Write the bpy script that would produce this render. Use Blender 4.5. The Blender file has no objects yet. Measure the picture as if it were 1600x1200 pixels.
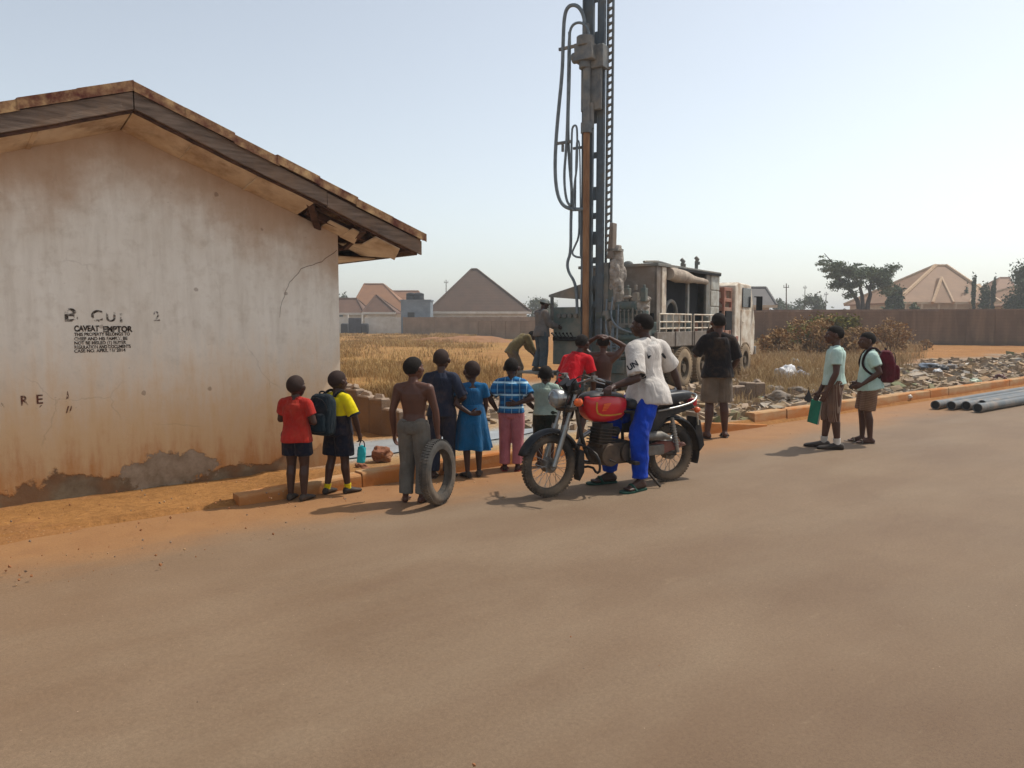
import bpy, bmesh, math, random
from mathutils import Vector, Matrix, Euler, noise
random.seed(7)
PI = math.pi
V = Vector
SC = bpy.context.scene
COL = SC.collection

# ------------------------------------------------------------------ camera
CAM_H = 1.6
PITCH = math.atan(97 / 1200.0)
CP, SP = math.cos(PITCH), math.sin(PITCH)
cam_data = bpy.data.cameras.new('camera')
cam_data.sensor_width = 36
cam_data.lens = 27
cam_data.clip_start = 0.05
cam_data.clip_end = 6000
cam = bpy.data.objects.new('camera', cam_data)
COL.objects.link(cam)
cam.location = (0, 0, CAM_H)
cam.rotation_euler = (PI / 2 - PITCH, 0, 0)
SC.camera = cam

def ray(px, py):
    r, u = px - 800.0, 600.0 - py
    return V((r, 1200 * CP + u * SP, -1200 * SP + u * CP))

def gp(px, py, z=0.0):
    """point of the level z under photo point (px, py)"""
    d = ray(px, py)
    t = (z - CAM_H) / d.z
    return V((d.x * t, d.y * t, z))

def at(px, py, Y):
    """point at distance Y under photo point (px, py)"""
    d = ray(px, py)
    t = Y / d.y
    return V((d.x * t, Y, CAM_H + d.z * t))

# ------------------------------------------------------------------ tags
def tag(o, label=None, cat=None, group=None, kind=None):
    if label: o['label'] = label
    if cat: o['category'] = cat
    if group: o['group'] = group
    if kind: o['kind'] = kind
    return o

def empty(name, loc=(0, 0, 0), rz=0.0, label=None, cat=None, group=None):
    o = bpy.data.objects.new(name, None)
    o.empty_display_size = 0.2
    COL.objects.link(o)
    o.location = loc
    o.rotation_euler = (0, 0, rz)
    return tag(o, label, cat, group)

def children(o):
    return [c for c in bpy.data.objects if c.parent == o]

def copy_tree(o, parent=None):
    c = o.copy()
    COL.objects.link(c)
    if parent: c.parent = parent
    for ch in children(o):
        copy_tree(ch, c)
    return c

# ------------------------------------------------------------------ materials
def rgb(h):
    h = h.lstrip('#')
    def f(v):
        v = int(v, 16) / 255.0
        return v / 12.92 if v <= 0.04045 else ((v + 0.055) / 1.055) ** 2.4
    return (f(h[0:2]), f(h[2:4]), f(h[4:6]), 1)

class NT:
    """small helper to write node trees"""
    def __init__(s, name):
        s.m = bpy.data.materials.new(name)
        s.m.use_nodes = True
        s.t = s.m.node_tree
        s.n = s.t.nodes
        s.b = s.n['Principled BSDF']
        s.b.inputs['Specular IOR Level'].default_value = 0.3
        s.tc = s.n.new('ShaderNodeTexCoord')
    def link(s, a, b): s.t.links.new(a, b)
    def val(s, sock, v):
        if hasattr(v, 'default_value') or hasattr(v, 'links'): s.link(v, sock)
        else: sock.default_value = v
    def coord(s, scale=(1, 1, 1), kind='Object', loc=(0, 0, 0), rot=(0, 0, 0)):
        mp = s.n.new('ShaderNodeMapping')
        mp.inputs['Scale'].default_value = scale
        mp.inputs['Location'].default_value = loc
        mp.inputs['Rotation'].default_value = rot
        s.link(s.tc.outputs[kind], mp.inputs['Vector'])
        return mp.outputs['Vector']
    def noise(s, scale, detail=4, rough=0.55, vec=None, out='Fac', dist=0.0):
        n = s.n.new('ShaderNodeTexNoise')
        n.inputs['Scale'].default_value = scale
        n.inputs['Detail'].default_value = detail
        n.inputs['Roughness'].default_value = rough
        n.inputs['Distortion'].default_value = dist
        s.link(vec if vec else s.tc.outputs['Object'], n.inputs['Vector'])
        return n.outputs[out]
    def voro(s, scale, vec=None, out='Distance'):
        n = s.n.new('ShaderNodeTexVoronoi')
        n.inputs['Scale'].default_value = scale
        s.link(vec if vec else s.tc.outputs['Object'], n.inputs['Vector'])
        return n.outputs[out]
    def ramp(s, fac, a, b, ca=(0, 0, 0, 1), cb=(1, 1, 1, 1)):
        r = s.n.new('ShaderNodeValToRGB')
        r.color_ramp.elements[0].position = a
        r.color_ramp.elements[0].color = ca
        r.color_ramp.elements[1].position = b
        r.color_ramp.elements[1].color = cb
        s.link(fac, r.inputs['Fac'])
        return r.outputs['Color']
    def mix(s, fac, a, b, mode='MIX'):
        m = s.n.new('ShaderNodeMix')
        m.data_type = 'RGBA'
        m.blend_type = mode
        s.val(m.inputs[0], fac)
        s.val(m.inputs[6], a)
        s.val(m.inputs[7], b)
        return m.outputs[2]
    def math(s, op, a, b=0.0, c=None, clamp=False):
        m = s.n.new('ShaderNodeMath')
        m.operation = op
        m.use_clamp = clamp
        s.val(m.inputs[0], a)
        s.val(m.inputs[1], b)
        if c is not None: s.val(m.inputs[2], c)
        return m.outputs[0]
    def xyz(s, kind='Object'):
        x = s.n.new('ShaderNodeSeparateXYZ')
        s.link(s.tc.outputs[kind], x.inputs[0])
        return x.outputs
    def step(s, v, lo, hi):
        m = s.n.new('ShaderNodeMapRange')
        m.interpolation_type = 'SMOOTHSTEP'
        s.link(v, m.inputs[0])
        m.inputs[1].default_value = lo
        m.inputs[2].default_value = hi
        return m.outputs[0]
    def bump(s, h, strength=0.3, dist=0.01, prev=None):
        b = s.n.new('ShaderNodeBump')
        b.inputs['Strength'].default_value = strength
        b.inputs['Distance'].default_value = dist
        s.link(h, b.inputs['Height'])
        if prev: s.link(prev, b.inputs['Normal'])
        s.link(b.outputs[0], s.b.inputs['Normal'])
        return b.outputs[0]
    def done(s, col, rough=0.8, metal=0.0, spec=None):
        s.val(s.b.inputs['Base Color'], col)
        s.val(s.b.inputs['Roughness'], rough)
        s.b.inputs['Metallic'].default_value = metal
        if spec is not None: s.b.inputs['Specular IOR Level'].default_value = spec
        return s.m

def pm(name, c1, c2=None, scale=6, rough=0.8, metal=0.0, bs=None, bst=0.3, bd=0.004,
       stretch=(1, 1, 1), lo=0.35, hi=0.65, dirt=None, dirt_amt=0.5, dscale=2.5, spec=None):
    t = NT(name)
    c1 = rgb(c1) if isinstance(c1, str) else c1
    c2 = c1 if c2 is None else (rgb(c2) if isinstance(c2, str) else c2)
    vec = t.coord(stretch)
    f = t.ramp(t.noise(scale, 6, 0.6, vec), lo, hi)
    col = t.mix(f, c1, c2)
    if dirt:
        d = rgb(dirt) if isinstance(dirt, str) else dirt
        df = t.ramp(t.noise(dscale, 8, 0.65), 0.55 - 0.35 * dirt_amt, 0.85 - 0.35 * dirt_amt)
        col = t.mix(df, col, d)
    if bs: t.bump(t.noise(bs, 5, 0.6, vec), bst, bd)
    return t.done(col, rough, metal, spec)

def fabric(name, c1, c2=None, pattern=None, rough=0.9, dirty=0.25):
    """cloth with weave, fading and optional pattern (a function of the NT)"""
    t = NT(name)
    c1 = rgb(c1)
    c2 = rgb(c2) if c2 else tuple(x * 0.72 for x in c1[:3]) + (1,)
    col = t.mix(t.ramp(t.noise(7, 5, 0.6), 0.35, 0.7), c1, c2)
    if pattern: col = pattern(t, col)
    col = t.mix(t.math('MULTIPLY', t.ramp(t.noise(4, 6, 0.7), 0.5, 0.75), dirty), col, rgb('#8a6a48'))
    b = t.bump(t.noise(11, 4, 0.55, t.coord((1, 1, 0.45), rot=(0.3, 0.5, 0)), dist=1.2), 0.75, 0.025)
    t.bump(t.noise(260, 2, 0.5), 0.25, 0.002, b)
    t.b.inputs['Sheen Weight'].default_value = 0.08
    return t.done(col, rough, 0, 0.15)

# ------------------------------------------------------------------ mesh builder
def rot_to(d):
    return V(d).normalized().to_track_quat('Z', 'Y').to_matrix()

class MB:
    def __init__(s):
        s.v, s.f, s.mi = [], [], []
        s.cur = 0
    def add(s, vs, fs):
        o = len(s.v)
        s.v.extend([tuple(v) for v in vs])
        for f in fs:
            s.f.append(tuple(i + o for i in f))
            s.mi.append(s.cur)
        return s
    def box(s, c, size, rot=None, taper=(1, 1)):
        c = V(c); hx, hy, hz = size[0] / 2, size[1] / 2, size[2] / 2
        vs = []
        for z, k in ((-hz, (1, 1)), (hz, taper)):
            for x, y in ((-hx, -hy), (hx, -hy), (hx, hy), (-hx, hy)):
                p = V((x * k[0], y * k[1], z))
                if rot: p = rot @ p
                vs.append(p + c)
        return s.add(vs, [(3, 2, 1, 0), (4, 5, 6, 7), (0, 1, 5, 4), (1, 2, 6, 5), (2, 3, 7, 6), (3, 0, 4, 7)])
    def bar(s, p0, p1, w, h):
        p0, p1 = V(p0), V(p1)
        return s.box((p0 + p1) / 2, (w, h, (p1 - p0).length), rot_to(p1 - p0))
    def cyl(s, p0, p1, r0, r1=None, seg=16, caps=True):
        p0, p1 = V(p0), V(p1)
        r1 = r0 if r1 is None else r1
        m = rot_to(p1 - p0)
        vs = []
        for p, r in ((p0, r0), (p1, r1)):
            for k in range(seg):
                a = 2 * PI * k / seg
                vs.append(p + m @ V((r * math.cos(a), r * math.sin(a), 0)))
        fs = [(k, (k + 1) % seg, seg + (k + 1) % seg, seg + k) for k in range(seg)]
        if caps:
            fs.append(tuple(range(seg - 1, -1, -1)))
            fs.append(tuple(range(seg, 2 * seg)))
        return s.add(vs, fs)
    def rings(s, rings, caps=True, closed=False):
        n = len(rings[0]); vs = [p for r in rings for p in r]; fs = []
        R = len(rings)
        for i in range(R if closed else R - 1):
            a, b = i * n, ((i + 1) % R) * n
            for k in range(n):
                fs.append((a + k, a + (k + 1) % n, b + (k + 1) % n, b + k))
        if caps and not closed:
            fs.append(tuple(range(n - 1, -1, -1)))
            fs.append(tuple(range((R - 1) * n, R * n)))
        return s.add(vs, fs)
    def tube(s, pts, r, seg=8, closed=False, smooth=0):
        pts = [V(p) for p in pts]
        for _ in range(smooth):
            q = [pts[0]]
            for a, b in zip(pts, pts[1:]):
                q += [a * 0.75 + b * 0.25, a * 0.25 + b * 0.75]
            q.append(pts[-1]); pts = q
        n = len(pts); rs = []
        up = None
        for i, p in enumerate(pts):
            if closed: t = pts[(i + 1) % n] - pts[i - 1]
            else: t = pts[min(i + 1, n - 1)] - pts[max(i - 1, 0)]
            t.normalize()
            if up is None:
                up = V((0, 0, 1)) if abs(t.z) < 0.9 else V((1, 0, 0))
            x = up.cross(t)
            if x.length < 1e-6: x = V((1, 0, 0)).cross(t)
            x.normalize(); y = t.cross(x); up = y
            rr = r[i] if isinstance(r, (list, tuple)) else r
            rs.append([p + x * rr * math.cos(2 * PI * k / seg) + y * rr * math.sin(2 * PI * k / seg) for k in range(seg)])
        return s.rings(rs, not closed, closed)
    def ell(s, c, r, rot=None, nu=16, nv=10):
        c = V(c)
        if not hasattr(r, '__len__'): r = (r, r, r)
        vs = []
        for j in range(1, nv):
            th = PI * j / nv
            for k in range(nu):
                a = 2 * PI * k / nu
                p = V((r[0] * math.sin(th) * math.cos(a), r[1] * math.sin(th) * math.sin(a), r[2] * math.cos(th)))
                vs.append((rot @ p if rot else p) + c)
        for z in (r[2], -r[2]):
            p = V((0, 0, z)); vs.append((rot @ p if rot else p) + c)
        fs = []
        for j in range(nv - 2):
            for k in range(nu):
                a, b = j * nu, (j + 1) * nu
                fs.append((a + k, b + k, b + (k + 1) % nu, a + (k + 1) % nu))
        t, bt = len(vs) - 2, len(vs) - 1
        for k in range(nu):
            fs.append((t, k, (k + 1) % nu))
            b = (nv - 2) * nu
            fs.append((bt, b + (k + 1) % nu, b + k))
        return s.add(vs, fs)
    def cap(s, p0, p1, r0, r1, seg=14):
        """tapered capsule"""
        p0, p1 = V(p0), V(p1)
        s.ell(p0, r0, None, seg, 8); s.ell(p1, r1, None, seg, 8)
        if (p1 - p0).length > 1e-5: s.cyl(p0, p1, r0, r1, seg)
        return s
    def prism(s, poly, thick, M=None):
        """closed polygon in the XZ plane, thickness along Y"""
        n = len(poly)
        vs = [V((x, -thick / 2, z)) for x, z in poly] + [V((x, thick / 2, z)) for x, z in poly]
        if M: vs = [M @ v for v in vs]
        fs = [tuple(range(n)), tuple(range(2 * n - 1, n - 1, -1))]
        fs += [(k, n + k, n + (k + 1) % n, (k + 1) % n) for k in range(n)]
        return s.add(vs, fs)
    def lathe(s, prof, c=(0, 0, 0), axis=(0, 0, 1), seg=32, closed=False):
        c = V(c); m = rot_to(axis)
        rs = [[c + m @ V((r * math.cos(2 * PI * k / seg), r * math.sin(2 * PI * k / seg), h)) for k in range(seg)] for r, h in prof]
        return s.rings(rs, not closed, closed)
    def grid(s, fn, nu, nv):
        vs = [fn(i / nu, j / nv) for i in range(nu + 1) for j in range(nv + 1)]
        fs = [(i * (nv + 1) + j, (i + 1) * (nv + 1) + j, (i + 1) * (nv + 1) + j + 1, i * (nv + 1) + j + 1) for i in range(nu) for j in range(nv)]
        return s.add(vs, fs)
    def mesh(s, name):
        me = bpy.data.meshes.new(name)
        me.from_pydata(s.v, [], s.f)
        bm = bmesh.new(); bm.from_mesh(me)
        bmesh.ops.recalc_face_normals(bm, faces=bm.faces)
        bm.to_mesh(me); bm.free()
        return me
    def build(s, name, mats, parent=None, smooth=35, bevel=0.0, seg=2, recalc=True):
        me = bpy.data.meshes.new(name)
        me.from_pydata(s.v, [], s.f)
        if not isinstance(mats, (list, tuple)): mats = [mats]
        for m in mats: me.materials.append(m)
        if len(mats) > 1: me.polygons.foreach_set('material_index', s.mi)
        if recalc:
            bm = bmesh.new(); bm.from_mesh(me)
            bmesh.ops.recalc_face_normals(bm, faces=bm.faces)
            bm.to_mesh(me); bm.free()
        if smooth:
            me.polygons.foreach_set('use_smooth', [True] * len(me.polygons))
            me.set_sharp_from_angle(angle=math.radians(smooth))
        o = bpy.data.objects.new(name, me)
        COL.objects.link(o)
        if parent: o.parent = parent
        if bevel:
            b = o.modifiers.new('bevel', 'BEVEL')
            b.width = bevel; b.segments = seg; b.limit_method = 'ANGLE'; b.angle_limit = math.radians(40)
        return o

def organic(mb, name, mat, parent, voxel=0.006, smooth=4, wr=None, seed=0.0):
    """union of overlapping closed shapes into one continuous smooth surface"""
    me = bpy.data.meshes.new('tmp')
    me.from_pydata(mb.v, [], mb.f)
    bm = bmesh.new(); bm.from_mesh(me)
    bmesh.ops.recalc_face_normals(bm, faces=bm.faces)
    bm.to_mesh(me); bm.free()
    t = bpy.data.objects.new('tmp', me)
    COL.objects.link(t)
    r = t.modifiers.new('r', 'REMESH'); r.mode = 'VOXEL'; r.voxel_size = voxel; r.use_smooth_shade = True
    if smooth:
        sm = t.modifiers.new('s', 'SMOOTH'); sm.factor = 0.5; sm.iterations = smooth
    dg = bpy.context.evaluated_depsgraph_get()
    nm = bpy.data.meshes.new_from_object(t.evaluated_get(dg))
    bpy.data.objects.remove(t); bpy.data.meshes.remove(me)
    nm.name = name
    if wr:
        amp, sc, st = wr
        nm.update()
        off = V((seed * 3.1, seed * 7.7, seed * 1.3))
        cs = [v.co.copy() for v in nm.vertices]; ns = [v.normal.copy() for v in nm.vertices]; flat = []
        for c, nn in zip(cs, ns):
            q = V((c.x * sc, c.y * sc, c.z * sc * st)) + off
            d = noise.noise(q) + 0.5 * noise.noise(q * 2.1) + 0.35 * (1 - 2 * abs(noise.noise(q * 1.4 + off)))
            flat.extend(c + nn * amp * d)
        nm.vertices.foreach_set('co', flat); nm.update()
    nm.materials.clear(); nm.materials.append(mat)
    nm.polygons.foreach_set('use_smooth', [True] * len(nm.polygons))
    o = bpy.data.objects.new(name, nm)
    COL.objects.link(o)
    if parent: o.parent = parent
    return o

def text_obj(body, name, size, mat, parent, M, extrude=0.0015, sx=1.0, align='LEFT', bold=0.0):
    cu = bpy.data.curves.new('t', 'FONT')
    cu.body = body; cu.size = size; cu.extrude = extrude; cu.align_x = align; cu.offset = bold
    t = bpy.data.objects.new('t', cu); COL.objects.link(t)
    dg = bpy.context.evaluated_depsgraph_get()
    me = bpy.data.meshes.new_from_object(t.evaluated_get(dg))
    bpy.data.objects.remove(t)
    me.transform(M @ Matrix.Diagonal((sx, 1, 1, 1)))
    me.materials.clear(); me.materials.append(mat)
    me.name = name
    o = bpy.data.objects.new(name, me); COL.objects.link(o)
    if parent: o.parent = parent
    return o

# ------------------------------------------------------------------ world, sun
SUN_AZ = math.radians(63)        # from +Y towards +X
SUN_EL = math.radians(56)
w = bpy.data.worlds.new('World'); SC.world = w; w.use_nodes = True
wn = w.node_tree.nodes
bg = wn['Background']
sky = wn.new('ShaderNodeTexSky'); sky.sky_type = 'NISHITA'; sky.sun_disc = False
sky.sun_elevation = SUN_EL; sky.sun_rotation = SUN_AZ
sky.altitude = 200; sky.air_density = 1.0; sky.dust_density = 1.2; sky.ozone_density = 1.0
hs = wn.new('ShaderNodeHueSaturation'); hs.inputs['Saturation'].default_value = 0.55
w.node_tree.links.new(sky.outputs[0], hs.inputs['Color'])
mxw = wn.new('ShaderNodeMix'); mxw.data_type = 'RGBA'; mxw.blend_type = 'MULTIPLY'; mxw.inputs[0].default_value = 1.0
mxw.inputs[7].default_value = (1.0, 0.985, 0.93, 1)      # dusty air takes the blue out of the sky
w.node_tree.links.new(hs.outputs[0], mxw.inputs[6]); w.node_tree.links.new(mxw.outputs[2], bg.inputs[0])
bg.inputs[1].default_value = 0.13
sd = bpy.data.lights.new('sun', 'SUN'); sd.energy = 2.7; sd.angle = math.radians(0.9); sd.color = (1.0, 0.94, 0.84)
so = bpy.data.objects.new('sun', sd); COL.objects.link(so)
S = V((math.sin(SUN_AZ) * math.cos(SUN_EL), math.cos(SUN_AZ) * math.cos(SUN_EL), math.sin(SUN_EL)))
so.rotation_euler = (-S).to_track_quat('-Z', 'Y').to_euler()
so.location = (20, 10, 40)
SC.view_settings.view_transform = 'Standard'
SC.view_settings.look = 'None'
SC.view_settings.exposure = 0.5
SC.view_settings.gamma = 1.0
HAZE = 0.0013
# ================================================================== SETTING
RA = math.radians(50.5)                       # road direction
RU = V((math.sin(RA), math.cos(RA), 0))       # along the road, to the right and away
RN = V((math.cos(RA), -math.sin(RA), 0))      # across the road, towards the viewer
K0 = gp(430, 782)                             # a point of the kerb foot line
def uv(p):
    d = V((p[0], p[1], 0)) - K0
    return d.dot(RU), -d.dot(RN)              # v > 0 lies behind the kerb
def rp(u, v, z=0.0):
    q = K0 + RU * u - RN * v
    return V((q.x, q.y, z))

PU = gp(608, 703)
RIG_O = gp(1062, 606)
def field_z(u, v):
    p = rp(u, v)
    n1 = noise.noise(V((p.x * 0.9, p.y * 0.9, 3))) * 0.03 + noise.noise(V((p.x * 2.6, p.y * 2.6, 9))) * 0.02
    n2 = noise.noise(V((p.x * 0.12, p.y * 0.12, 1))) * 0.12
    far = max(0.0, min(1.0, (v - 10) / 20))
    if v < 0.12:
        z = -0.02 if v > -13.8 else -0.02 + min(1, (-13.8 - v) / 3) * (0.05 + n1 + n2)
    else:
        pk = smooth01(1.25, 0.8, abs(v - 1.75)) * smooth01(0.2, 0.9, u) * smooth01(5.2, 4.4, u)
        near = max(0.0, 1 - (v - 0.1) / 2.2)
        z = 0.10 * near + (n1 * (1 - 0.5 * far) + n2 * far * 0.8) * min(1, (v - 0.1) / 0.5)
        z = z * (1 - pk) + (0.03 + n1 * 0.15) * pk
        if u < 0.2 and v < 1.6: z = 0.03 + n1 * 0.5
    return z

def smooth01(a, b, x):
    t = max(0.0, min(1.0, (x - a) / (b - a))); return t * t * (3 - 2 * t)

def lerp3(a, b, t): return tuple(a[i] * (1 - t) + b[i] * t for i in range(3))
LATER = rgb('#a57949')[:3]; LATER2 = rgb('#95673c')[:3]; GREYMUD = rgb('#a39a8e')[:3]; SAND = rgb('#ab8d66')[:3]
STRAW = rgb('#a3804c')[:3]; TRASH = rgb('#8b7460')[:3]; SLURRY = rgb('#9fa19e')[:3]; DGREEN = rgb('#59573a')[:3]

def ground_col(p, u, v):
    n = noise.noise(V((p.x * 0.35, p.y * 0.35, 5)))
    n2 = noise.noise(V((p.x * 1.3, p.y * 1.3, 15)))
    c = lerp3(LATER, LATER2, 0.5 + 0.5 * n)
    if v < 0.15: return lerp3(c, LATER2, 0.4)
    # sandy grey strip of spoil behind the kerb and round the rig
    g = smooth01(4.5, 2.0, v + 1.2 * n + 0.5 * n2) * smooth01(0.5, 2.2, u + n)
    c = lerp3(c, SAND, g)
    d = (V((p.x, p.y, 0)) - V((2.0, 16.5, 0))).length
    c = lerp3(c, GREYMUD, 0.8 * smooth01(6.5, 2.5, d + n * 2))
    # slurry running along behind the kerb
    q = V((p.x, p.y, 0))
    ds = abs(v - 1.75 - 0.35 * noise.noise(V((u * 0.7, 2, 0)))) + 0.12 * n2
    s = smooth01(0.75, 0.35, ds) * smooth01(0.6, 1.2, u) * smooth01(6.5, 4.5, u)
    c = lerp3(c, SLURRY, s)
    # dry grass on the left, rubbish on the right
    gl = smooth01(6.5, 9.0, v + 1.5 * n) * smooth01(2.0, -3.0, p.x - 0.03 * p.y + 2.5 * n)
    c = lerp3(c, STRAW, (0.35 + 0.5 * smooth01(-.2, .3, n2)) * gl)
    gr = smooth01(4.0, 5.5, p.x) * smooth01(14, 16, p.y) * smooth01(40, 30, p.y)
    t = smooth01(5.0, 6.2, p.x - 0.05 * p.y) * smooth01(8.0, 6.2, v + n * 1.5) * smooth01(0.2, 0.8, v)
    c = lerp3(c, lerp3(TRASH, GREYMUD, 0.5 + 0.5 * n2), t * 0.9)
    c = lerp3(c, DGREEN, 0.5 * smooth01(150, 300, p.y))
    return c

def spaced(bounds):
    out = []
    for a, b, st in bounds:
        n = max(1, int(round((b - a) / st)))
        out += [a + (b - a) * k / n for k in range(n)]
    out.append(bounds[-1][1])
    return out
us = spaced([(-1500, -300, 200), (-300, -60, 30), (-60, -12, 4), (-12, -4, 0.5), (-4, 22, 0.14), (22, 60, 0.8), (60, 300, 12), (300, 1800, 150)])
vs_ = spaced([(-900, -100, 100), (-100, -20, 10), (-20, -13, 0.8), (-13, 0, 13), (0, 0.12, 0.12), (0.12, 12, 0.14), (12, 30, 0.5), (30, 80, 2), (80, 300, 12), (300, 2200, 150)])
me = bpy.data.meshes.new('ground')
vv, cc = [], []
for u in us:
    for v in vs_:
        z = field_z(u, v)
        p = rp(u, v, z); vv.append(p); cc.append(ground_col(p, u, v) + (1,))
nv = len(vs_)
me.from_pydata(vv, [], [(i * nv + j, (i + 1) * nv + j, (i + 1) * nv + j + 1, i * nv + j + 1) for i in range(len(us) - 1) for j in range(nv - 1)])
at_ = me.color_attributes.new('soil', 'FLOAT_COLOR', 'POINT')
at_.data.foreach_set('color', [x for c in cc for x in c])
t = NT('field_soil')
a = t.n.new('ShaderNodeAttribute'); a.attribute_name = 'soil'
n1 = t.noise(1.1, 8, 0.65); n2 = t.noise(14, 8, 0.7); n3 = t.voro(22)
c = t.mix(0.55, a.outputs['Color'], t.ramp(n1, 0.3, 0.72, (0.62, 0.58, 0.54, 1), (1.3, 1.3, 1.3, 1)), 'MULTIPLY')
c = t.mix(0.7, c, t.ramp(n2, 0.3, 0.7, (0.6, 0.57, 0.55, 1), (1.32, 1.32, 1.3, 1)), 'MULTIPLY')
c = t.mix(0.35, c, t.ramp(n3, 0.05, 0.4, (1.25, 1.2, 1.15, 1), (0.85, 0.85, 0.85, 1)), 'MULTIPLY')
b1 = t.bump(n2, 0.7, 0.05); t.bump(t.noise(70, 6, 0.7), 0.5, 0.012, b1)
me.materials.append(t.done(c, 0.95, 0, 0.1))
me.polygons.foreach_set('use_smooth', [True] * len(me.polygons))
ground = bpy.data.objects.new('ground', me); COL.objects.link(ground)
if (me.polygons[0].normal.z < 0): me.flip_normals()
tag(ground, kind='structure')

# road: a sheet in its own frame (x along, y across, y = 0 at the kerb foot)
def road_material():
    t = NT('dusty_asphalt')
    x, y, z = t.xyz()
    long = t.coord((0.3, 1.0, 1))
    streak = t.noise(1.5, 5, 0.6, long)
    big = t.noise(0.45, 4, 0.6)
    fine = t.noise(60, 6, 0.7)
    grit = t.noise(320, 3, 0.7)
    asph = t.mix(t.ramp(big, 0.35, 0.65), rgb('#715b46'), rgb('#7f6a55'))
    asph = t.mix(t.math('MULTIPLY', t.ramp(streak, 0.42, 0.7), 0.4), asph, rgb('#8a7862'))
    asph = t.mix(t.math('MULTIPLY', t.ramp(t.noise(2.6, 5, 0.65, long), 0.55, 0.75), 0.3), asph, rgb('#6d5847'))
    dirt = t.mix(t.ramp(t.noise(3, 6, 0.7), 0.3, 0.7), rgb('#987049'), rgb('#8b6340'))
    # after the darker near lane, dust blown from the verge: more near the kerb, and along the left
    asph = t.mix(t.math('MULTIPLY', t.step(t.math('ADD', y, t.math('MULTIPLY', big, 2.0)), -2.6, -6.0), 0.6), asph, rgb('#5f4834'))  # towards the viewer: browner road dust, plus lens vignetting painted into the colour
    d = t.math('ADD', y, t.math('MULTIPLY', t.math('SUBTRACT', t.noise(1.2, 6, 0.65, t.coord((0.35, 1, 1))), 0.5), 1.5))
    e = t.step(d, -1.45, -0.35)
    lft = t.math('MULTIPLY', t.step(t.math('ADD', x, t.math('MULTIPLY', t.noise(0.6, 3), 2.0)), 1.5, -4.5), 0.4)
    e = t.math('MAXIMUM', e, t.math('MULTIPLY', lft, t.step(d, -4.5, -0.5)))
    col = t.mix(e, asph, dirt)
    col = t.mix(0.3, col, t.ramp(fine, 0.3, 0.7, (0.5, 0.5, 0.5, 1), (1.45, 1.45, 1.45, 1)), 'MULTIPLY')
    col = t.mix(0.5, col, t.ramp(grit, 0.3, 0.7, (0.45, 0.44, 0.42, 1), (1.5, 1.5, 1.5, 1)), 'MULTIPLY')
    sc = t.ramp(t.noise(5.5, 6, 0.75, t.coord((0.5, 1, 1), loc=(3, 1, 0))), 0.62, 0.75)
    col = t.mix(t.math('MULTIPLY', sc, 0.3), col, rgb('#a08a70'))
    cr = t.n.new('ShaderNodeTexVoronoi'); cr.feature = 'DISTANCE_TO_EDGE'; cr.inputs['Scale'].default_value = 0.42; t.link(t.mix(0.12, t.tc.outputs['Object'], t.noise(2.5, 5, 0.6, out='Color')), cr.inputs['Vector'])
    ck = t.math('MULTIPLY', t.math('LESS_THAN', cr.outputs['Distance'], 0.0035), t.ramp(t.noise(0.6, 3), 0.52, 0.6))
    col = t.mix(t.math('MULTIPLY', ck, 0.08), col, rgb('#4a3b2d'))
    oil = t.ramp(t.noise(2.2, 5, 0.7, t.coord((0.5, 1, 1), loc=(9, 4, 0))), 0.7, 0.76)
    col = t.mix(t.math('MULTIPLY', oil, 0.35), col, rgb('#54493c'))
    peb = t.math('LESS_THAN', t.voro(9), 0.028)
    col = t.mix(t.math('MULTIPLY', peb, 0.6), col, rgb('#c0a48a'))
    peb2 = t.math('LESS_THAN', t.voro(4.3), 0.02)
    col = t.mix(t.math('MULTIPLY', peb2, 0.75), col, rgb('#4d4238'))
    b = t.bump(t.noise(35, 6, 0.7), 0.25, 0.012)
    t.bump(grit, 0.35, 0.004, b)
    return t.done(col, t.mix(t.ramp(big, 0.3, 0.7), (0.72, 0.72, 0.72, 1), (0.88, 0.88, 0.88, 1)), 0, 0.25)
m = MB()
xs = spaced([(-400, -30, 40), (-30, 60, 3), (60, 500, 40)]); ys = [-13.2, -11, -9, -7, -5, -4, -3, -2, -1.2, -0.6, 0.05]
m.add([V((x, y, 0.03 * (1 - ((y + 6.6) / 6.6) ** 2) - 0.012 if y < -0.6 else 0.0)) for x in xs for y in ys],
      [(i * 11 + j, (i + 1) * 11 + j, (i + 1) * 11 + j + 1, i * 11 + j + 1) for i in range(len(xs) - 1) for j in range(10)])
road = m.build('road', road_material(), None, 60, recalc=False)
road.location = (K0.x, K0.y, 0.0)
road.rotation_euler = (0, 0, PI / 2 - RA)
tag(road, kind='structure')

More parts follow.
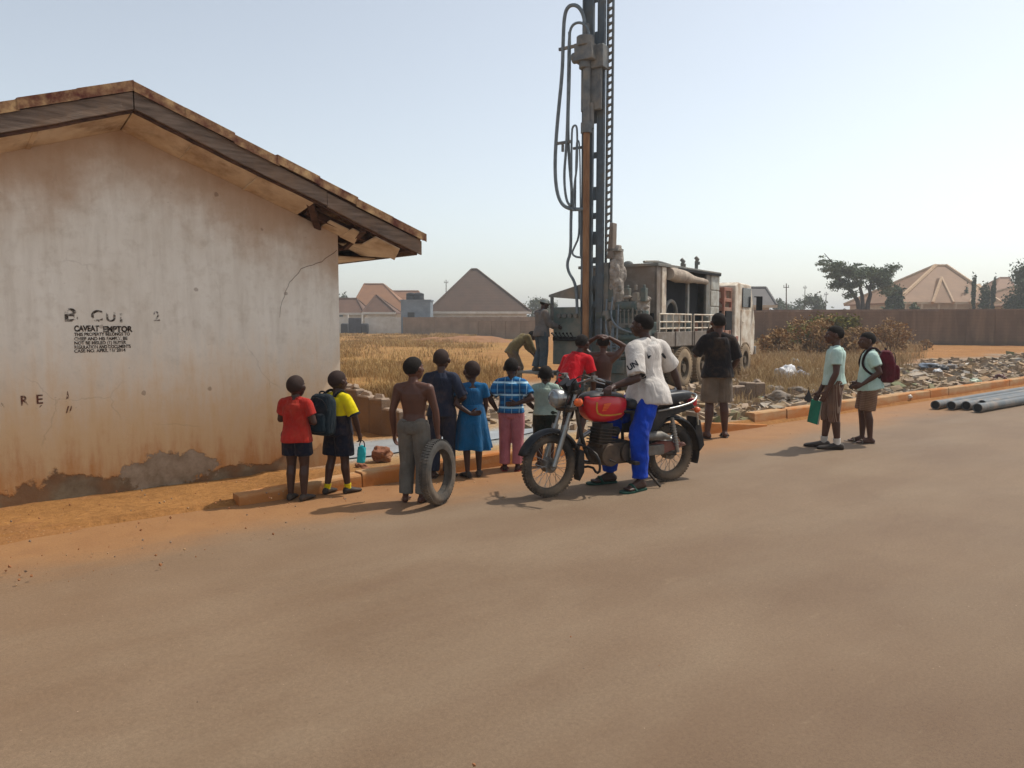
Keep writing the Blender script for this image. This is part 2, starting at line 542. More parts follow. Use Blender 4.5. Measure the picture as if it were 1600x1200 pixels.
# kerb: two runs of concrete with the drain inlet between them
kerb_m = NT('dusty_kerb_concrete')
kn = kerb_m.noise(5, 7, 0.7)
kc = kerb_m.mix(kerb_m.ramp(kn, 0.3, 0.7), rgb('#aa8661'), rgb('#b8966f'))
kc = kerb_m.mix(kerb_m.ramp(kerb_m.noise(1.3, 4, 0.6, kerb_m.coord((1, 3, 3))), 0.45, 0.65), kc, rgb('#b0703c'))
kz = kerb_m.xyz()[2]
kc = kerb_m.mix(kerb_m.math('MULTIPLY', kerb_m.step(kerb_m.math('ADD', kz, kerb_m.math('MULTIPLY', kn, 0.1)), 0.2, 0.08), 0.8), kc, rgb('#a9672f'))
kerb_m.bump(kerb_m.noise(30, 6, 0.7), 0.6, 0.012)
kerb_m = kerb_m.done(kc, 0.93, 0, 0.15)
def kerb_run(mb, u0, u1, v0, w, h0, h1, step=0.9):
    n = max(1, int(abs(u1 - u0) / step))
    for k in range(n):
        a = u0 + (u1 - u0) * k / n + 0.004; b = u0 + (u1 - u0) * (k + 1) / n - 0.004
        ha = h0 + (h1 - h0) * k / n; hb = h0 + (h1 - h0) * (k + 1) / n
        j = random.uniform(-0.008, 0.008); jj = random.uniform(-0.012, 0.012)
        vs = []
        for u, hh in ((a, ha + j), (b, hb + j)):
            for dv, z in ((0, -0.05), (0.01, hh - 0.02), (0.025, hh), (w, hh), (w, -0.05)):
                vs.append(V((u, -0.0 + v0 + dv + jj, z)))
        mb.add(vs, [(0, 1, 6, 5), (1, 2, 7, 6), (2, 3, 8, 7), (3, 4, 9, 8), (4, 0, 5, 9), (4, 3, 2, 1, 0), (5, 6, 7, 8, 9)])
uL0 = uv(gp(372, 790))[0]; uA = uv(gp(1128, 683))[0]; uB = uv(gp(1196, 668))[0]; uE = 60
m = MB()
kerb_run(m, uL0, uL0 + 1.2, 0.0, 0.17, 0.09, 0.13)
kerb_run(m, uL0 + 1.2, uA, 0.0, 0.17, 0.14, 0.17)
# wedge of the inlet apron running out to the road
a, b = uA, uB
m.add([V((a, 0, -0.05)), V((a, 0, 0.17)), V((b + 0.15, -0.05, 0.02)), V((b + 0.15, -0.05, -0.05)),
       V((a, 0.13, -0.05)), V((a, 0.13, 0.17)), V((b + 0.2, 0.06, 0.02)), V((b + 0.2, 0.06, -0.05))],
      [(0, 1, 2, 3), (7, 6, 5, 4), (1, 5, 6, 2), (0, 4, 5, 1), (3, 2, 6, 7)])
kerb_run(m, uA - 0.4, uB - 0.35, 0.55, 0.16, 0.13, 0.13)
kerb_run(m, uB, uE, 0.06, 0.18, 0.2, 0.2)
kerb = m.build('kerb', kerb_m, None, 30, 0.006)
kerb.location = (K0.x, K0.y, 0); kerb.rotation_euler = (0, 0, PI / 2 - RA)
tag(kerb, kind='structure')

# verge of loose red earth between the old wall and the road
m = MB()
def verge_f(a, b):
    u = -8 + a * (uL0 + 8.6); v = -1.15 + b * 2.32
    if a > 0.92: v = -0.15 + b * 1.32 if False else v
    edge = smooth01(0, 0.16, b) * smooth01(0, 0.03, 1 - a)
    w = noise.noise(V((u * 1.4, v * 1.4, 4)))
    h = -0.015 + edge * (0.025 + 0.02 * smooth01(0.45, 1.0, b) + 0.03 * w + 0.015 * noise.noise(V((u * 6, v * 6, 8))))
    v2 = v + (0.35 * noise.noise(V((u * 0.9, 0, 7))) + 0.12 * noise.noise(V((u * 4, 0, 7)))) * (1 - b)
    k = smooth01(-8, uL0, u)
    v2 = v2 + (1 - b) * (k * 0.9 + 0.22)
    return V((u, v2, h))
m.grid(verge_f, 220, 60)
t = NT('loose_red_earth')
c = t.mix(t.ramp(t.noise(2.2, 7, 0.65), 0.3, 0.7), rgb('#8c6039'), rgb('#9c7046'))
c = t.mix(0.6, c, t.ramp(t.noise(40, 6, 0.75), 0.3, 0.7, (0.62, 0.6, 0.58, 1), (1.3, 1.3, 1.3, 1)), 'MULTIPLY')
c = t.mix(t.math('MULTIPLY', t.math('LESS_THAN', t.voro(26), 0.14), 0.5), c, rgb('#c7a27c'))
b1 = t.bump(t.noise(18, 7, 0.7), 0.8, 0.03); t.bump(t.noise(120, 4, 0.7), 0.6, 0.006, b1)
verge = m.build('verge', t.done(c, 0.95, 0, 0.1), None, 0, recalc=False)
verge.data.polygons.foreach_set('use_smooth', [True] * len(verge.data.polygons))
verge.location = (K0.x, K0.y, 0); verge.rotation_euler = (0, 0, PI / 2 - RA)
tag(verge, kind='structure')

# slurry pool
m = MB()
pts = []
for k in range(40):
    a = 2 * PI * k / 40
    r = 1 + 0.28 * noise.noise(V((math.cos(a) * 1.5, math.sin(a) * 1.5, 4)))
    pts.append(rp(2.35 + 2.0 * r * math.cos(a), 1.75 + 0.5 * r * math.sin(a), 0.046))
m.add(pts + [sum(pts, V((0, 0, 0))) / 40], [(k, (k + 1) % 40, 40) for k in range(40)])
pool = m.build('puddle', pm('grey_slurry', '#999d9d', '#88898a', 3, 0.35, bs=9, bst=0.2, bd=0.02), None, 0)
tag(pool, kind='structure')

# ------------------------------------------------------------------ the old house on the left
H_PH = math.radians(49.63)
HX, HY = -1.895, 8.456
XA, ZS, SL, OV, EA = 2.134, 3.324, 0.363, 0.436, 0.81
house = empty('house', (HX, HY, 0), PI / 2 - H_PH,
              'old whitewashed single storey house with stained gable wall and rusty roof', 'house')
def wall_pt(px, py, y=0.0):
    """photo point -> house coordinates on the plane y"""
    R = house_R
    d = R @ ray(px, py); o = R @ (V((0, 0, CAM_H)) - V((HX, HY, 0)))
    t = (y - o.y) / d.y
    return V((o.x + d.x * t, y, o.z + d.z * t))
house_R = Matrix.Rotation(-(PI / 2 - H_PH), 3, 'Z')
def soff(x): return ZS - SL * abs(x + XA)

def wall_material():
    t = NT('stained_whitewash')
    x, y, z = t.xyz()
    n = t.noise(1.6, 8, 0.65); n2 = t.noise(6, 8, 0.7); vert = t.noise(5, 6, 0.65, t.coord((1.6, 1, 0.22)))
    col = t.mix(t.ramp(n, 0.3, 0.7), rgb('#ebe6da'), rgb('#ddd5c6'))
    col = t.mix(t.math('MULTIPLY', t.ramp(n2, 0.5, 0.72), 0.35), col, rgb('#a8977f'))
    col = t.mix(t.math('MULTIPLY', t.ramp(vert, 0.45, 0.75), 0.3), col, rgb('#9a876e'))
    # rain-washed red dust under the roof
    up = t.math('ADD', z, t.math('MULTIPLY', t.math('SUBTRACT', n, 0.5), 1.4))
    top = t.math('ADD', up, t.math('MULTIPLY', t.math('ABSOLUTE', t.math('ADD', x, XA)), SL))
    col = t.mix(t.math('MULTIPLY', t.step(top, 2.55, 3.25), 0.62), col, rgb('#a97f58'))
    # splashed laterite at the foot
    lo = t.math('ADD', z, t.math('MULTIPLY', t.math('SUBTRACT', vert, 0.5), 1.2))
    lo = t.math('ADD', lo, t.math('MULTIPLY', t.math('SUBTRACT', n2, 0.5), 0.55))
    col = t.mix(t.math('MULTIPLY', t.step(lo, 1.6, 0.5), 0.78), col, rgb('#c59c63'))
    col = t.mix(t.math('MULTIPLY', t.step(lo, 0.62, 0.0), 0.8), col, rgb('#ad7036'))
    # plaster fallen off along the foot: grey render shows
    base = t.math('ADD', z, t.math('MULTIPLY', t.math('SUBTRACT', t.noise(2.3, 6, 0.6, t.coord((1, 1, 1), loc=(2.3, 0, 0))), 0.5), 0.9))
    pk = t.math('MULTIPLY', t.step(base, 0.20, 0.15), t.step(x, 0.2, -0.9))
    gry = t.mix(t.ramp(n2, 0.35, 0.65), rgb('#85765f'), rgb('#685643'))
    gry = t.mix(t.math('MULTIPLY', t.ramp(t.noise(3.1, 4), 0.45, 0.6), 0.6), gry, rgb('#7d5535'))
    col = t.mix(pk, col, gry)
    # big flat patch of grey render
    ex = t.math('DIVIDE', t.math('ADD', x, -PATCH.x), 0.46); ez = t.math('DIVIDE', t.math('ADD', z, -PATCH.z), 0.17)
    rr = t.math('SQRT', t.math('ADD', t.math('MULTIPLY', ex, ex), t.math('MULTIPLY', ez, ez)))
    rr = t.math('ADD', rr, t.math('MULTIPLY', t.math('SUBTRACT', t.noise(6, 8, 0.75), 0.5), 1.9))
    pg = t.mix(t.ramp(n2, 0.35, 0.65), rgb('#a08e79'), rgb('#7b6954'))
    col = t.mix(t.step(rr, 1.0, 0.92), col, pg)
    # pocks and dark spots
    spot = t.math('LESS_THAN', t.math('ADD', t.voro(2.7, t.coord((1, 0.01, 1))), t.math('MULTIPLY', t.noise(25, 3), 0.09)), 0.105)
    col = t.mix(t.math('MULTIPLY', spot, 0.45), col, rgb('#6b5340'))
    sm = t.math('MULTIPLY', t.ramp(t.noise(9, 7, 0.75, t.coord((1, 1, 1.0), loc=(7, 1, 3))), 0.66, 0.74), 0.4)
    col = t.mix(sm, col, rgb('#7f6248'))
    cr = t.n.new('ShaderNodeTexVoronoi'); cr.feature = 'DISTANCE_TO_EDGE'; cr.inputs['Scale'].default_value = 1.1
    t.link(t.mix(0.15, t.coord((1, .01, 1)), t.noise(3.5, 5, 0.6, out='Color')), cr.inputs['Vector'])
    ck = t.math('MULTIPLY', t.math('LESS_THAN', cr.outputs['Distance'], 0.004), t.ramp(t.noise(0.9, 3, 0.5, t.coord((1, 1, 1), loc=(4, 0, 2))), 0.54, 0.6))
    col = t.mix(t.math('MULTIPLY', ck, 0.16), col, rgb('#6f5a48'))
    sp2 = t.math('LESS_THAN', t.math('ADD', t.voro(11, t.coord((1, 0.01, 1.6))), t.math('MULTIPLY', t.noise(9, 4), 0.4)), 0.24)
    col = t.mix(t.math('MULTIPLY', sp2, 0.22), col, rgb('#7a6552'))
    h = t.math('SUBTRACT', t.math('MULTIPLY', n2, 0.5), t.math('MAXIMUM', pk, t.step(rr, 1.0, 0.92)))
    b = t.bump(h, 0.5, 0.02); t.bump(t.noise(55, 6, 0.7), 0.35, 0.006, b)
    return t.done(col, 0.92, 0, 0.15)
PATCH = wall_pt(268, 734)
DEEP = 8.0
m = MB()
xl = -2 * XA
m.prism([(0, -0.25), (0, soff(0)), (-XA, soff(-XA)), (xl, soff(xl)), (xl, -0.25)], DEEP, Matrix.Translation((0, DEEP / 2, 0)))
m.build('wall', wall_material(), house, 20)
wood = pm('weathered_fascia_wood', '#857466', '#5c4e44', 9, 0.9, bs=20, bst=0.6, bd=0.01, stretch=(0.35, 3, 3), dirt='#8a6d54', dirt_amt=0.3)
rust = pm('rusted_zinc', '#84583f', '#c3a273', 14, 0.75, 0.2, bs=30, bst=0.3, bd=0.005, dirt='#5a2c20', dirt_amt=0.62, dscale=6, lo=0.3, hi=0.6)
board = pm('old_ceiling_board', '#d9c9b1', '#bfa88c', 4, 0.92, bs=30, bst=0.3, bd=0.006, dirt='#7d5f48', dirt_amt=0.15, dscale=3)
dark_wood = pm('dark_rafter_wood', '#66493a', '#3d2b22', 8, 0.9, bs=20, bst=0.5, stretch=(1, 1, 3))
FB, FT = 0.111, 0.327
# roof sheets, corrugated along the slope
m = MB()
def roof_f(side):
    def f(a, b):
        xx = -XA + side * (b * (XA + EA + 0.03))
        yy = -OV - 0.03 + a * (DEEP + 2 * OV)
        z = soff(xx) + FT - 0.055 + 0.012 * math.sin(a * (DEEP + 0.9) / 0.076 * 2 * PI)
        return V((xx, yy, z))
    return f
rf = MB()
rf.grid(roof_f(1), 700, 6); rf.grid(roof_f(-1), 700, 6)
roof = rf.build('roof', rust, house, 0, recalc=False)
md = roof.modifiers.new('sheet', 'SOLIDIFY'); md.thickness = 0.006
# verge flashing
m = MB()
for sd_ in (1, -1):
    n = 7
    for k in range(n):
        a = -XA + sd_ * (XA + EA) * (k / n); b = -XA + sd_ * (XA + EA + 0.02) * ((k + 1.02) / n)
        j = random.uniform(-0.013, 0.013)
        za, zb = soff(a) + FT + j, soff(b) + FT + j + 0.006
        y = -OV - 0.036 - 0.003 * (k % 2)
        for (p, q) in (((y, 0), (y, -0.085)), ((y, 0), (y + 0.14, 0.012))):
            vs = [V((a, p[0], za + p[1])), V((b, p[0], zb + p[1])), V((b, q[0], zb + q[1])), V((a, q[0], za + q[1]))]
            m.add(vs, [(0, 1, 2, 3)])
fl = m.build('verge_flashing', rust, house, 0, recalc=False)
md = fl.modifiers.new('sheet', 'SOLIDIFY'); md.thickness = 0.004
# fascia boards
def slope_board(mb, x0, x1, y, dz0, dz1, th, lift=0.0):
    n = max(2, int(abs(x1 - x0) / 0.12)); rs = []
    for i in range(n + 1):
        x = x0 + (x1 - x0) * i / n; a = noise.noise(V((x * 1.1, y * 9, 1))) * .011 + noise.noise(V((x * 5, y * 9, 2))) * .004; b = noise.noise(V((x * 1.4, y * 9, 5))) * .011 + noise.noise(V((x * 9, y, 7))) * .005
        rs.append([V((x, y - th / 2 + a, soff(x) + dz0 + lift + b)), V((x, y + th / 2 + a, soff(x) + dz0 + lift + b)), V((x, y + th / 2 + a, soff(x) + dz1 + lift + a)), V((x, y - th / 2 + a, soff(x) + dz1 + lift + a))])
    mb.rings(rs)
for a, b, l in ((-XA + 0.004, -0.35, 0), (-0.346, EA - 0.02, -0.012), (-XA - 0.004, xl - EA, 0)):
    m = MB(); slope_board(m, a, b, -OV, FB - 0.02, FB + 0.13, 0.03, l)
    m.build('fascia', wood, house, 20, 0.004)
m = MB(); slope_board(m, -XA + 0.003, EA - 0.06, -OV + 0.03, FB - 0.045, FB + 0.17, 0.024)
slope_board(m, -XA - 0.003, xl - EA, -OV + 0.03, FB - 0.045, FB + 0.17, 0.024)
m.build('barge_board', dark_wood, house, 20, 0.003)
# soffit boards between the wall and the fascia (pieces, some broken away)
def soffit_piece(mb, x0, x1, y0=-OV + 0.045, y1=0.0, sag=0.0, d0=0.0, d1=0.0):
    def zz(x, y):
        k = (y - 0.0) / (-OV)
        return soff(x) + FB * 0.75 * k - sag
    vs = []
    for dz in (0, 0.012):
        for x, y in ((x0, y0), (x1 + d0, y0), (x1 + d1, y1 - 0.002), (x0, y1 - 0.002)):
            vs.append(V((x, y, zz(x, y) + dz)))
    mb.add(vs, [(3, 2, 1, 0), (4, 5, 6, 7), (0, 1, 5, 4), (1, 2, 6, 5), (2, 3, 7, 6), (3, 0, 4, 7)])
xsf = [xl - EA + 0.05, xl + 0.1, -3.62, -2.86, -XA - 0.003]
for a, b in zip(xsf, xsf[1:]):
    m = MB(); soffit_piece(m, a, b - 0.006, sag=random.uniform(0, 0.008)); m.build('soffit_board', board, house, 20)
xsf = [-XA + 0.003, -1.62, -1.02, -0.46]
for a, b in zip(xsf, xsf[1:]):
    m = MB(); soffit_piece(m, a, b - 0.006, sag=random.uniform(0, 0.008)); m.build('soffit_board', board, house, 20)
m = MB(); soffit_piece(m, -0.2, 0.02, y0=-0.22, sag=0.01); m.build('soffit_board', board, house, 20)
m = MB(); soffit_piece(m, 0.02, 0.2, y0=-0.3, sag=0.02, d0=-0.1); m.build('soffit_board', board, house, 20)
m = MB(); soffit_piece(m, 0.24, 0.6, y1=-0.1, sag=0.035, d0=-0.06, d1=0.05); m.build('soffit_board', board, house, 20)
m = MB(); m.box((0.42, 0.18, soff(0.42) + 0.02), (0.36, 0.5, 0.012), Euler((0.1, 0.34, 0.2)).to_matrix()); m.build('soffit_board', board, house, 20)
for xx in (-1.62, -1.02, -2.86, -3.62):
    m = MB(); m.bar((xx, -OV + 0.05, soff(xx) + FB * 0.7 - 0.012), (xx, 0, soff(xx) - 0.006), 0.035, 0.012)
    m.build('cover_strip', board, house, 20)
# rafters and a wall plate showing through the hole
m = MB()
m.bar((-0.52, -OV + 0.06, soff(-0.5) + 0.13), (-0.22, 0.02, soff(-0.2) - 0.02), 0.07, 0.06)
m.bar((-0.42, -0.13, soff(-0.42) + 0.05), (0.55, -0.1, soff(0.5) + 0.06), 0.06, 0.08)
m.bar((0.1, -OV + 0.05, soff(0.1) + 0.06), (0.3, 0.4, soff(0.3) + 0.02), 0.05, 0.07)
m.bar((0.62, -OV + 0.02, soff(0.62) + 0.09), (0.62, DEEP, soff(0.62) + 0.09), 0.05, 0.09)
m.build('rafter', dark_wood, house, 20, 0.003)
# eave along the right side: fascia and flat soffit
m = MB()
m.box((EA - 0.06, DEEP / 2 - OV / 2 + 0.02, soff(EA) + FB + 0.06), (0.025, DEEP + OV - 0.04, 0.17))
m.build('eave_fascia', wood, house, 20, 0.003)
m = MB()
m.box((EA / 2 - 0.03, DEEP / 2 + 0.2, soff(EA) + 0.10), (EA - 0.11, DEEP - 0.5, 0.012))
m.build('eave_soffit', board, house, 20)
# crack in the render and the painted writing
crack_m = pm('crack_dark', '#6a4b38', '#4f382a', 20, 0.95)
m = MB()
cp = [wall_pt(*q) for q in ((526, 391), (514, 400), (503, 409), (489, 414), (470, 420), (461, 432), (452, 441), (446, 455), (441, 470), (437, 496))]
for i, (p, q) in enumerate(zip(cp, cp[1:])):
    w_ = 0.006 * (1 - i * 0.06)
    mid = (p + q) / 2 + V((random.uniform(-.012, .012), 0, random.uniform(-.012, .012)))
    for a, b in ((p, mid), (mid, q)):
        d = (b - a).normalized(); nrm = V((-d.z, 0, d.x)) * w_ * 0.5
        m.add([a - nrm + V((0, -0.002, 0)), b - nrm + V((0, -0.002, 0)), b + nrm + V((0, -0.002, 0)), a + nrm + V((0, -0.002, 0))], [(0, 1, 2, 3)])
m.build('wall_crack', crack_m, house, 0, recalc=False)
def faded(name, col, lo, hi, sc=30):
    t = NT(name)
    t.m.blend_method = 'HASHED' if hasattr(t.m, 'blend_method') else None
    f = t.ramp(t.noise(sc, 4, 0.7), lo, hi)
    t.link(t.math('MULTIPLY', f, 0.85), t.b.inputs['Alpha'])
    return t.done(rgb(col), 0.9)
ink = faded('faded_black_stencil', '#3d322b', 0.30, 0.56, 26)
ink2 = faded('worn_black_stencil', '#4a4038', 0.46, 0.62, 9)
ink3 = faded('faded_red_brown_paint', '#6b4234', 0.42, 0.58, 9)
def wtext(body, px0, px1, pyb, pyt, mat, bold=0.0, name='stencilled_writing'):
    a = wall_pt(px0, pyb); b = wall_pt(px1, pyb); top = wall_pt(px0, pyt)
    hgt = (top - a).length / 0.69
    M = Matrix.Translation(a + V((0, -0.003, 0))) @ Matrix.Rotation(PI / 2, 4, 'X')
    o = text_obj(body, name, hgt, mat, house, Matrix.Identity(4), 0.0005, 1, bold=bold)
    wd = max(v.co.x for v in o.data.vertices) - min(v.co.x for v in o.data.vertices)
    o.data.transform(M @ Matrix.Diagonal(((b.x - a.x) / wd, 1, 1, 1)))
    return o
wtext('B', 99, 120, 502, 482, ink2, 0.004); wtext('L', 127, 136, 501, 486, faded('wl', '#4a4038', 0.56, 0.66, 9), 0.003)
wtext('C', 142, 160, 502, 485, ink2, 0.004); wtext('U', 165, 180, 502, 487, ink2, 0.003); wtext('I', 186, 190, 503, 490, faded('wl2', '#4a4038', 0.5, 0.64, 9), 0.003)
wtext('2', 240, 250, 501, 487, ink2, 0.003)
wtext('CAVEAT', 116, 155, 517.5, 509, ink, 0.0035); wtext('EMPTOR', 161, 207, 518.5, 510, ink, 0.0035)
for body, x1, yb in (('THIS PROPERTY BELONGS TO', 203, 525), ('CHIEF AND HIS FAMILY. BE', 199, 532), ('NOT BE MISLED (1) BUYER', 197, 538.5), ('REGULATION AND DOCUMENTS', 204, 545), ('CASE NO. APRIL 61/ 2014', 196, 551)):
    wtext(body, 116, x1, yb, yb - 5.0, ink, 0.0012)
wtext('A', 1, 8, 636, 626, faded('rb1', '#6b4234', 0.5, 0.6, 9), 0.003); wtext('R', 32, 44, 633, 619, ink3, 0.004); wtext('E', 56, 66, 631, 617, ink3, 0.002)
wtext('L', 87, 95, 629, 616, faded('rb2', '#6b4234', 0.48, 0.6, 9), 0.002); wtext('A', 103, 110, 627, 612, ink3, 0.003)
wtext('%', 53, 67, 644, 634, faded('rb3', '#6b4234', 0.48, 0.6, 9), 0.001); wtext('//', 103, 114, 645, 635, ink3, 0.002)

# ------------------------------------------------------------------ broken block walls
block_m = pm('shaded_grey_block', '#776455', '#5e4d40', 5, 0.95, bs=25, bst=0.7, bd=0.02, dirt='#8d7053', dirt_amt=0.3)  # wall faces: their shadow side is put into this darker tone
block_top = pm('pale_lit_block', '#a59280', '#8d7a68', 9, 0.95, bs=25, bst=0.7, bd=0.02)  # paler copy for the tops, light painted in; also the loose pale block
def broken_wall(label, pts, th, group=None):
    """pts: (ground point, height) along the run; ragged top made of block courses"""
    r = empty('broken_wall', pts[0][0], 0, label, 'wall', group)
    m = MB(); tp = MB(); o0 = V(pts[0][0])
    for (p, h0), (q, h1) in zip(pts, pts[1:]):
        p, q = V(p) - o0, V(q) - o0
        L = (q - p).length; d = (q - p) / L; n = V((-d.y, d.x, 0)); k = max(1, int(L / 0.23))
        for i in range(k):
            a = p + d * (L * i / k); b = p + d * (L * (i + 1) / k - 0.006)
            h = max(0.06, h0 + (h1 - h0) * (i + .5) / k + random.uniform(-0.05, 0.05))
            mm = Matrix((d, n, V((0, 0, 1)))).transposed()
            jr = Euler((random.uniform(-.04, .04), random.uniform(-.08, .08), 0)).to_matrix()
            m.box((a + b) / 2 + V((0, 0, h / 2 - 0.1)), (L / k - 0.006, th, h + 0.2), mm)
            tp.box((a + b) / 2 + V((0, 0, h + 0.012)), (L / k * 0.98, th * 1.03, 0.03), mm @ jr, (0.85, 0.8))
            if random.random() < .5: tp.box((a + b) / 2 + V((0, 0, h + 0.05)), (L / k * .6, th * .6, 0.07), mm @ Euler((random.uniform(-.3, .3), random.uniform(-.3, .3), random.uniform(-.5, .5))).to_matrix(), (.6, .6))
    m.build('block_courses', block_m, r, 20, 0.008); tp.build('broken_top', block_top, r, 20, 0.008)
    return r
broken_wall('low broken block wall remnant stepping down beside the whitewashed house',
            [(at(528, 655, 11.6).xy.to_3d(), 0.62), (at(604, 655, 10.9).xy.to_3d(), 0.48), (at(632, 655, 10.6).xy.to_3d(), 0.16), (at(668, 655, 10.3).xy.to_3d(), 0.1)], 0.17)
broken_wall('short stub of grey block wall behind the kerb near the drain inlet',
            [(gp(1128, 632), 0.36), (gp(1190, 628), 0.36)], 0.2)
# ================================================================== DRILLING RIG TRUCK
mud = '#a3917e'
rig_beige = pm('muddy_beige_paint', '#898178', '#6e6760', 5, 0.8, bs=18, bst=0.35, bd=0.01, dirt='#77685a', dirt_amt=0.45)
rig_cream = pm('dusty_cream_paint', '#e2dacb', '#c8baa5', 4, 0.65, bs=18, bst=0.2, bd=0.006, dirt='#9c7a5a', dirt_amt=0.35)
rig_grey = pm('dusty_grey_steel', '#7e7f7d', '#63655f', 6, 0.7, 0.1, bs=22, bst=0.35, bd=0.008, dirt='#8d8070', dirt_amt=0.4)
rig_teal = pm('muddy_teal_paint', '#4f5f5c', '#3b4a49', 5, 0.7, bs=20, bst=0.3, bd=0.008, dirt='#857a6c', dirt_amt=0.35)
mast_blue = pm('dark_slate_mast_paint', '#5f6c76', '#4a565f', 5, 0.6, 0.1, bs=20, bst=0.25, bd=0.006, dirt='#6a6a64', dirt_amt=0.3)
mast_grey = pm('dusty_mast_steel', '#737778', '#5a5f62', 6, 0.65, 0.2, bs=20, bst=0.3, bd=0.006, dirt='#8f877a', dirt_amt=0.3)
pipe_rust = pm('rusty_drill_pipe', '#9a7350', '#7c5638', 5, 0.7, 0.2, bs=30, bst=0.25, bd=0.003, stretch=(2, 2, 0.4))
hose_m = pm('dusty_rubber_hose', '#78838a', '#5f696f', 7, 0.75, bs=30, bst=0.2)
red_rack = pm('faded_red_frame', '#8a5546', '#a36b58', 6, 0.75, bs=20, bst=0.3, dirt='#9b8570', dirt_amt=0.4)
black_hole = pm('rig_black', '#14161a', '#0b0c0f', 4, 0.9)  # plain black for parts, and for the painted darkness inside the housing
tyre_m = pm('dusty_truck_tyre', '#6a5c4d', '#463e36', 5, 0.95, bs=14, bst=0.3, dirt='#a18a6d', dirt_amt=0.6)
rim_m = pm('dusty_truck_rim', '#6f5f4c', '#4f4437', 6, 0.85, bs=20, bst=0.3)
glass_m = NT('dark_window_glass'); glass_m = glass_m.done(rgb('#1a2026'), 0.12, 0, 0.6)
cuttings_m = pm('crusted_drill_mud', '#aaa197', '#877d72', 9, 0.95, bs=12, bst=1.0, bd=0.05)

RT_A = math.radians(34)
TA = V((math.sin(RT_A), math.cos(RT_A), 0)); TR = V((math.cos(RT_A), -math.sin(RT_A), 0))
w1 = gp(1062, 607)
RO = w1 - TA * 1.7 - TR * 1.12
# truck frame: x = right side, y = forwards, z = up
rig = empty('drilling_rig_truck', RO, -RT_A, 'muddy truck mounted borehole drilling rig with its tall mast raised', 'drilling rig')
def rpx(px, py, y):   # photo point on the vertical cross plane y (truck frame)
    R = Matrix.Rotation(RT_A, 3, 'Z'); d = R @ ray(px, py); o = R @ (V((0, 0, CAM_H)) - RO)
    t = (y - o.y) / d.y
    return o + d * t
def rside(px, py, x):
    R = Matrix.Rotation(RT_A, 3, 'Z'); d = R @ ray(px, py); o = R @ (V((0, 0, CAM_H)) - RO)
    t = (x - o.x) / d.x
    return o + d * t

m = MB()
for x in (-0.42, 0.42): m.box((x, 3.6, 0.88), (0.1, 7.6, 0.26))
for y in (0.1, 1.0, 2.3, 3.6, 5.0, 6.2): m.box((0, y, 0.86), (0.84, 0.1, 0.14))
m.box((0, 1.0, 0.6), (0.25, 0.3, 0.3)); m.cyl((-0.9, 1.7, .5), (0.9, 1.7, .5), .09); m.cyl((-0.9, 2.95, .5), (0.9, 2.95, .5), .09)
m.box((0.75, 4.3, 0.68), (0.5, 0.9, 0.42)); m.cyl((-.7, 3.9, .7), (-.7, 5.0, .7), .25)
m.build('chassis', rig_grey, rig, 30, 0.01)
# deck with its side plates and railings
m = MB(); m.box((0, 2.6, 1.06), (2.3, 5.2, 0.1)); m.build('deck', rig_beige, rig, 30, 0.01)
for a, b, mt in ((0.1, 2.35, rig_beige), (2.42, 4.2, rig_beige), (4.26, 5.15, red_rack)):
    m = MB(); m.box((1.16, (a + b) / 2, 1.2), (0.05, b - a, 0.34))
    for y in (a + 0.03, b - 0.03, (a + b) / 2): m.box((1.195, y, 1.2), (0.03, 0.05, 0.35))
    m.build('side_plate', mt, rig, 30, 0.008)
def railing(x, a, b, n, mt):
    m = MB()
    for z in (1.45, 1.6, 1.78): m.cyl((x, a, z), (x, b, z), 0.018, None, 8)
    for k in range(n + 1):
        y = a + (b - a) * k / n; m.cyl((x, y, 1.36), (x, y, 1.78), 0.02, None, 8)
    return m.build('railing', mt, rig, 40)
railing(1.15, 0.35, 2.3, 5, rig_cream); railing(1.15, 2.48, 4.2, 3, rig_cream)
m = MB(); m.box((1.05, 1.35, 1.6), (0.05, 1.2, 0.36)); m.build('guard_plate', rig_grey, rig, 30, .01)
# wheels: tandem at the rear, one axle in front
def truck_wheel(x, y, r=0.5, w=0.28, par=None, side=1):
    e = empty('wheel', (x, y, r), 0)
    e.parent = par
    m = MB()
    prof = [(r * 0.56, -w / 2), (r * 0.72, -w / 2 - 0.012), (r * 0.9, -w / 2), (r * 0.98, -w / 2 + 0.04), (r, -w / 4), (r, w / 4), (r * 0.98, w / 2 - 0.04), (r * 0.9, w / 2), (r * 0.72, w / 2 + 0.012), (r * 0.56, w / 2)]
    m.lathe(prof, (0, 0, 0), (1, 0, 0), 40, closed=True)
    for k in range(40):
        a = 2 * PI * k / 40
        for s_ in (-1, 1):
            m.box((s_ * w * 0.36, math.sin(a + s_ * .04) * r * 0.985, math.cos(a + s_ * .04) * r * 0.985), (w * 0.3, 0.045, 0.035), Euler((-(a + s_ * .04), 0, 0)).to_matrix())
    t_ = m.build('tyre', tyre_m, e, 40)
    m = MB()
    m.lathe([(r * 0.57, -w / 2), (r * 0.57, w / 2), (r * 0.52, w / 2), (r * 0.48, side * 0.02), (r * 0.2, side * 0.06), (r * 0.2, side * 0.13), (r * .02, side * 0.13)], (0, 0, 0), (1, 0, 0), 32, closed=False)
    for k in range(8):
        a = 2 * PI * k / 8; m.cyl((side * .04, math.sin(a) * r * .33, math.cos(a) * r * .33), (side * .085, math.sin(a) * r * .33, math.cos(a) * r * .33), .022, None, 8)
    m.build('rim', rim_m, e, 40)
    return e
for y in (1.7, 2.98):
    truck_wheel(1.1, y, par=rig); truck_wheel(0.78, y, par=rig); truck_wheel(-1.1, y, par=rig, side=-1)
truck_wheel(1.08, 6.5, par=rig); truck_wheel(-1.08, 6.5, par=rig, side=-1)
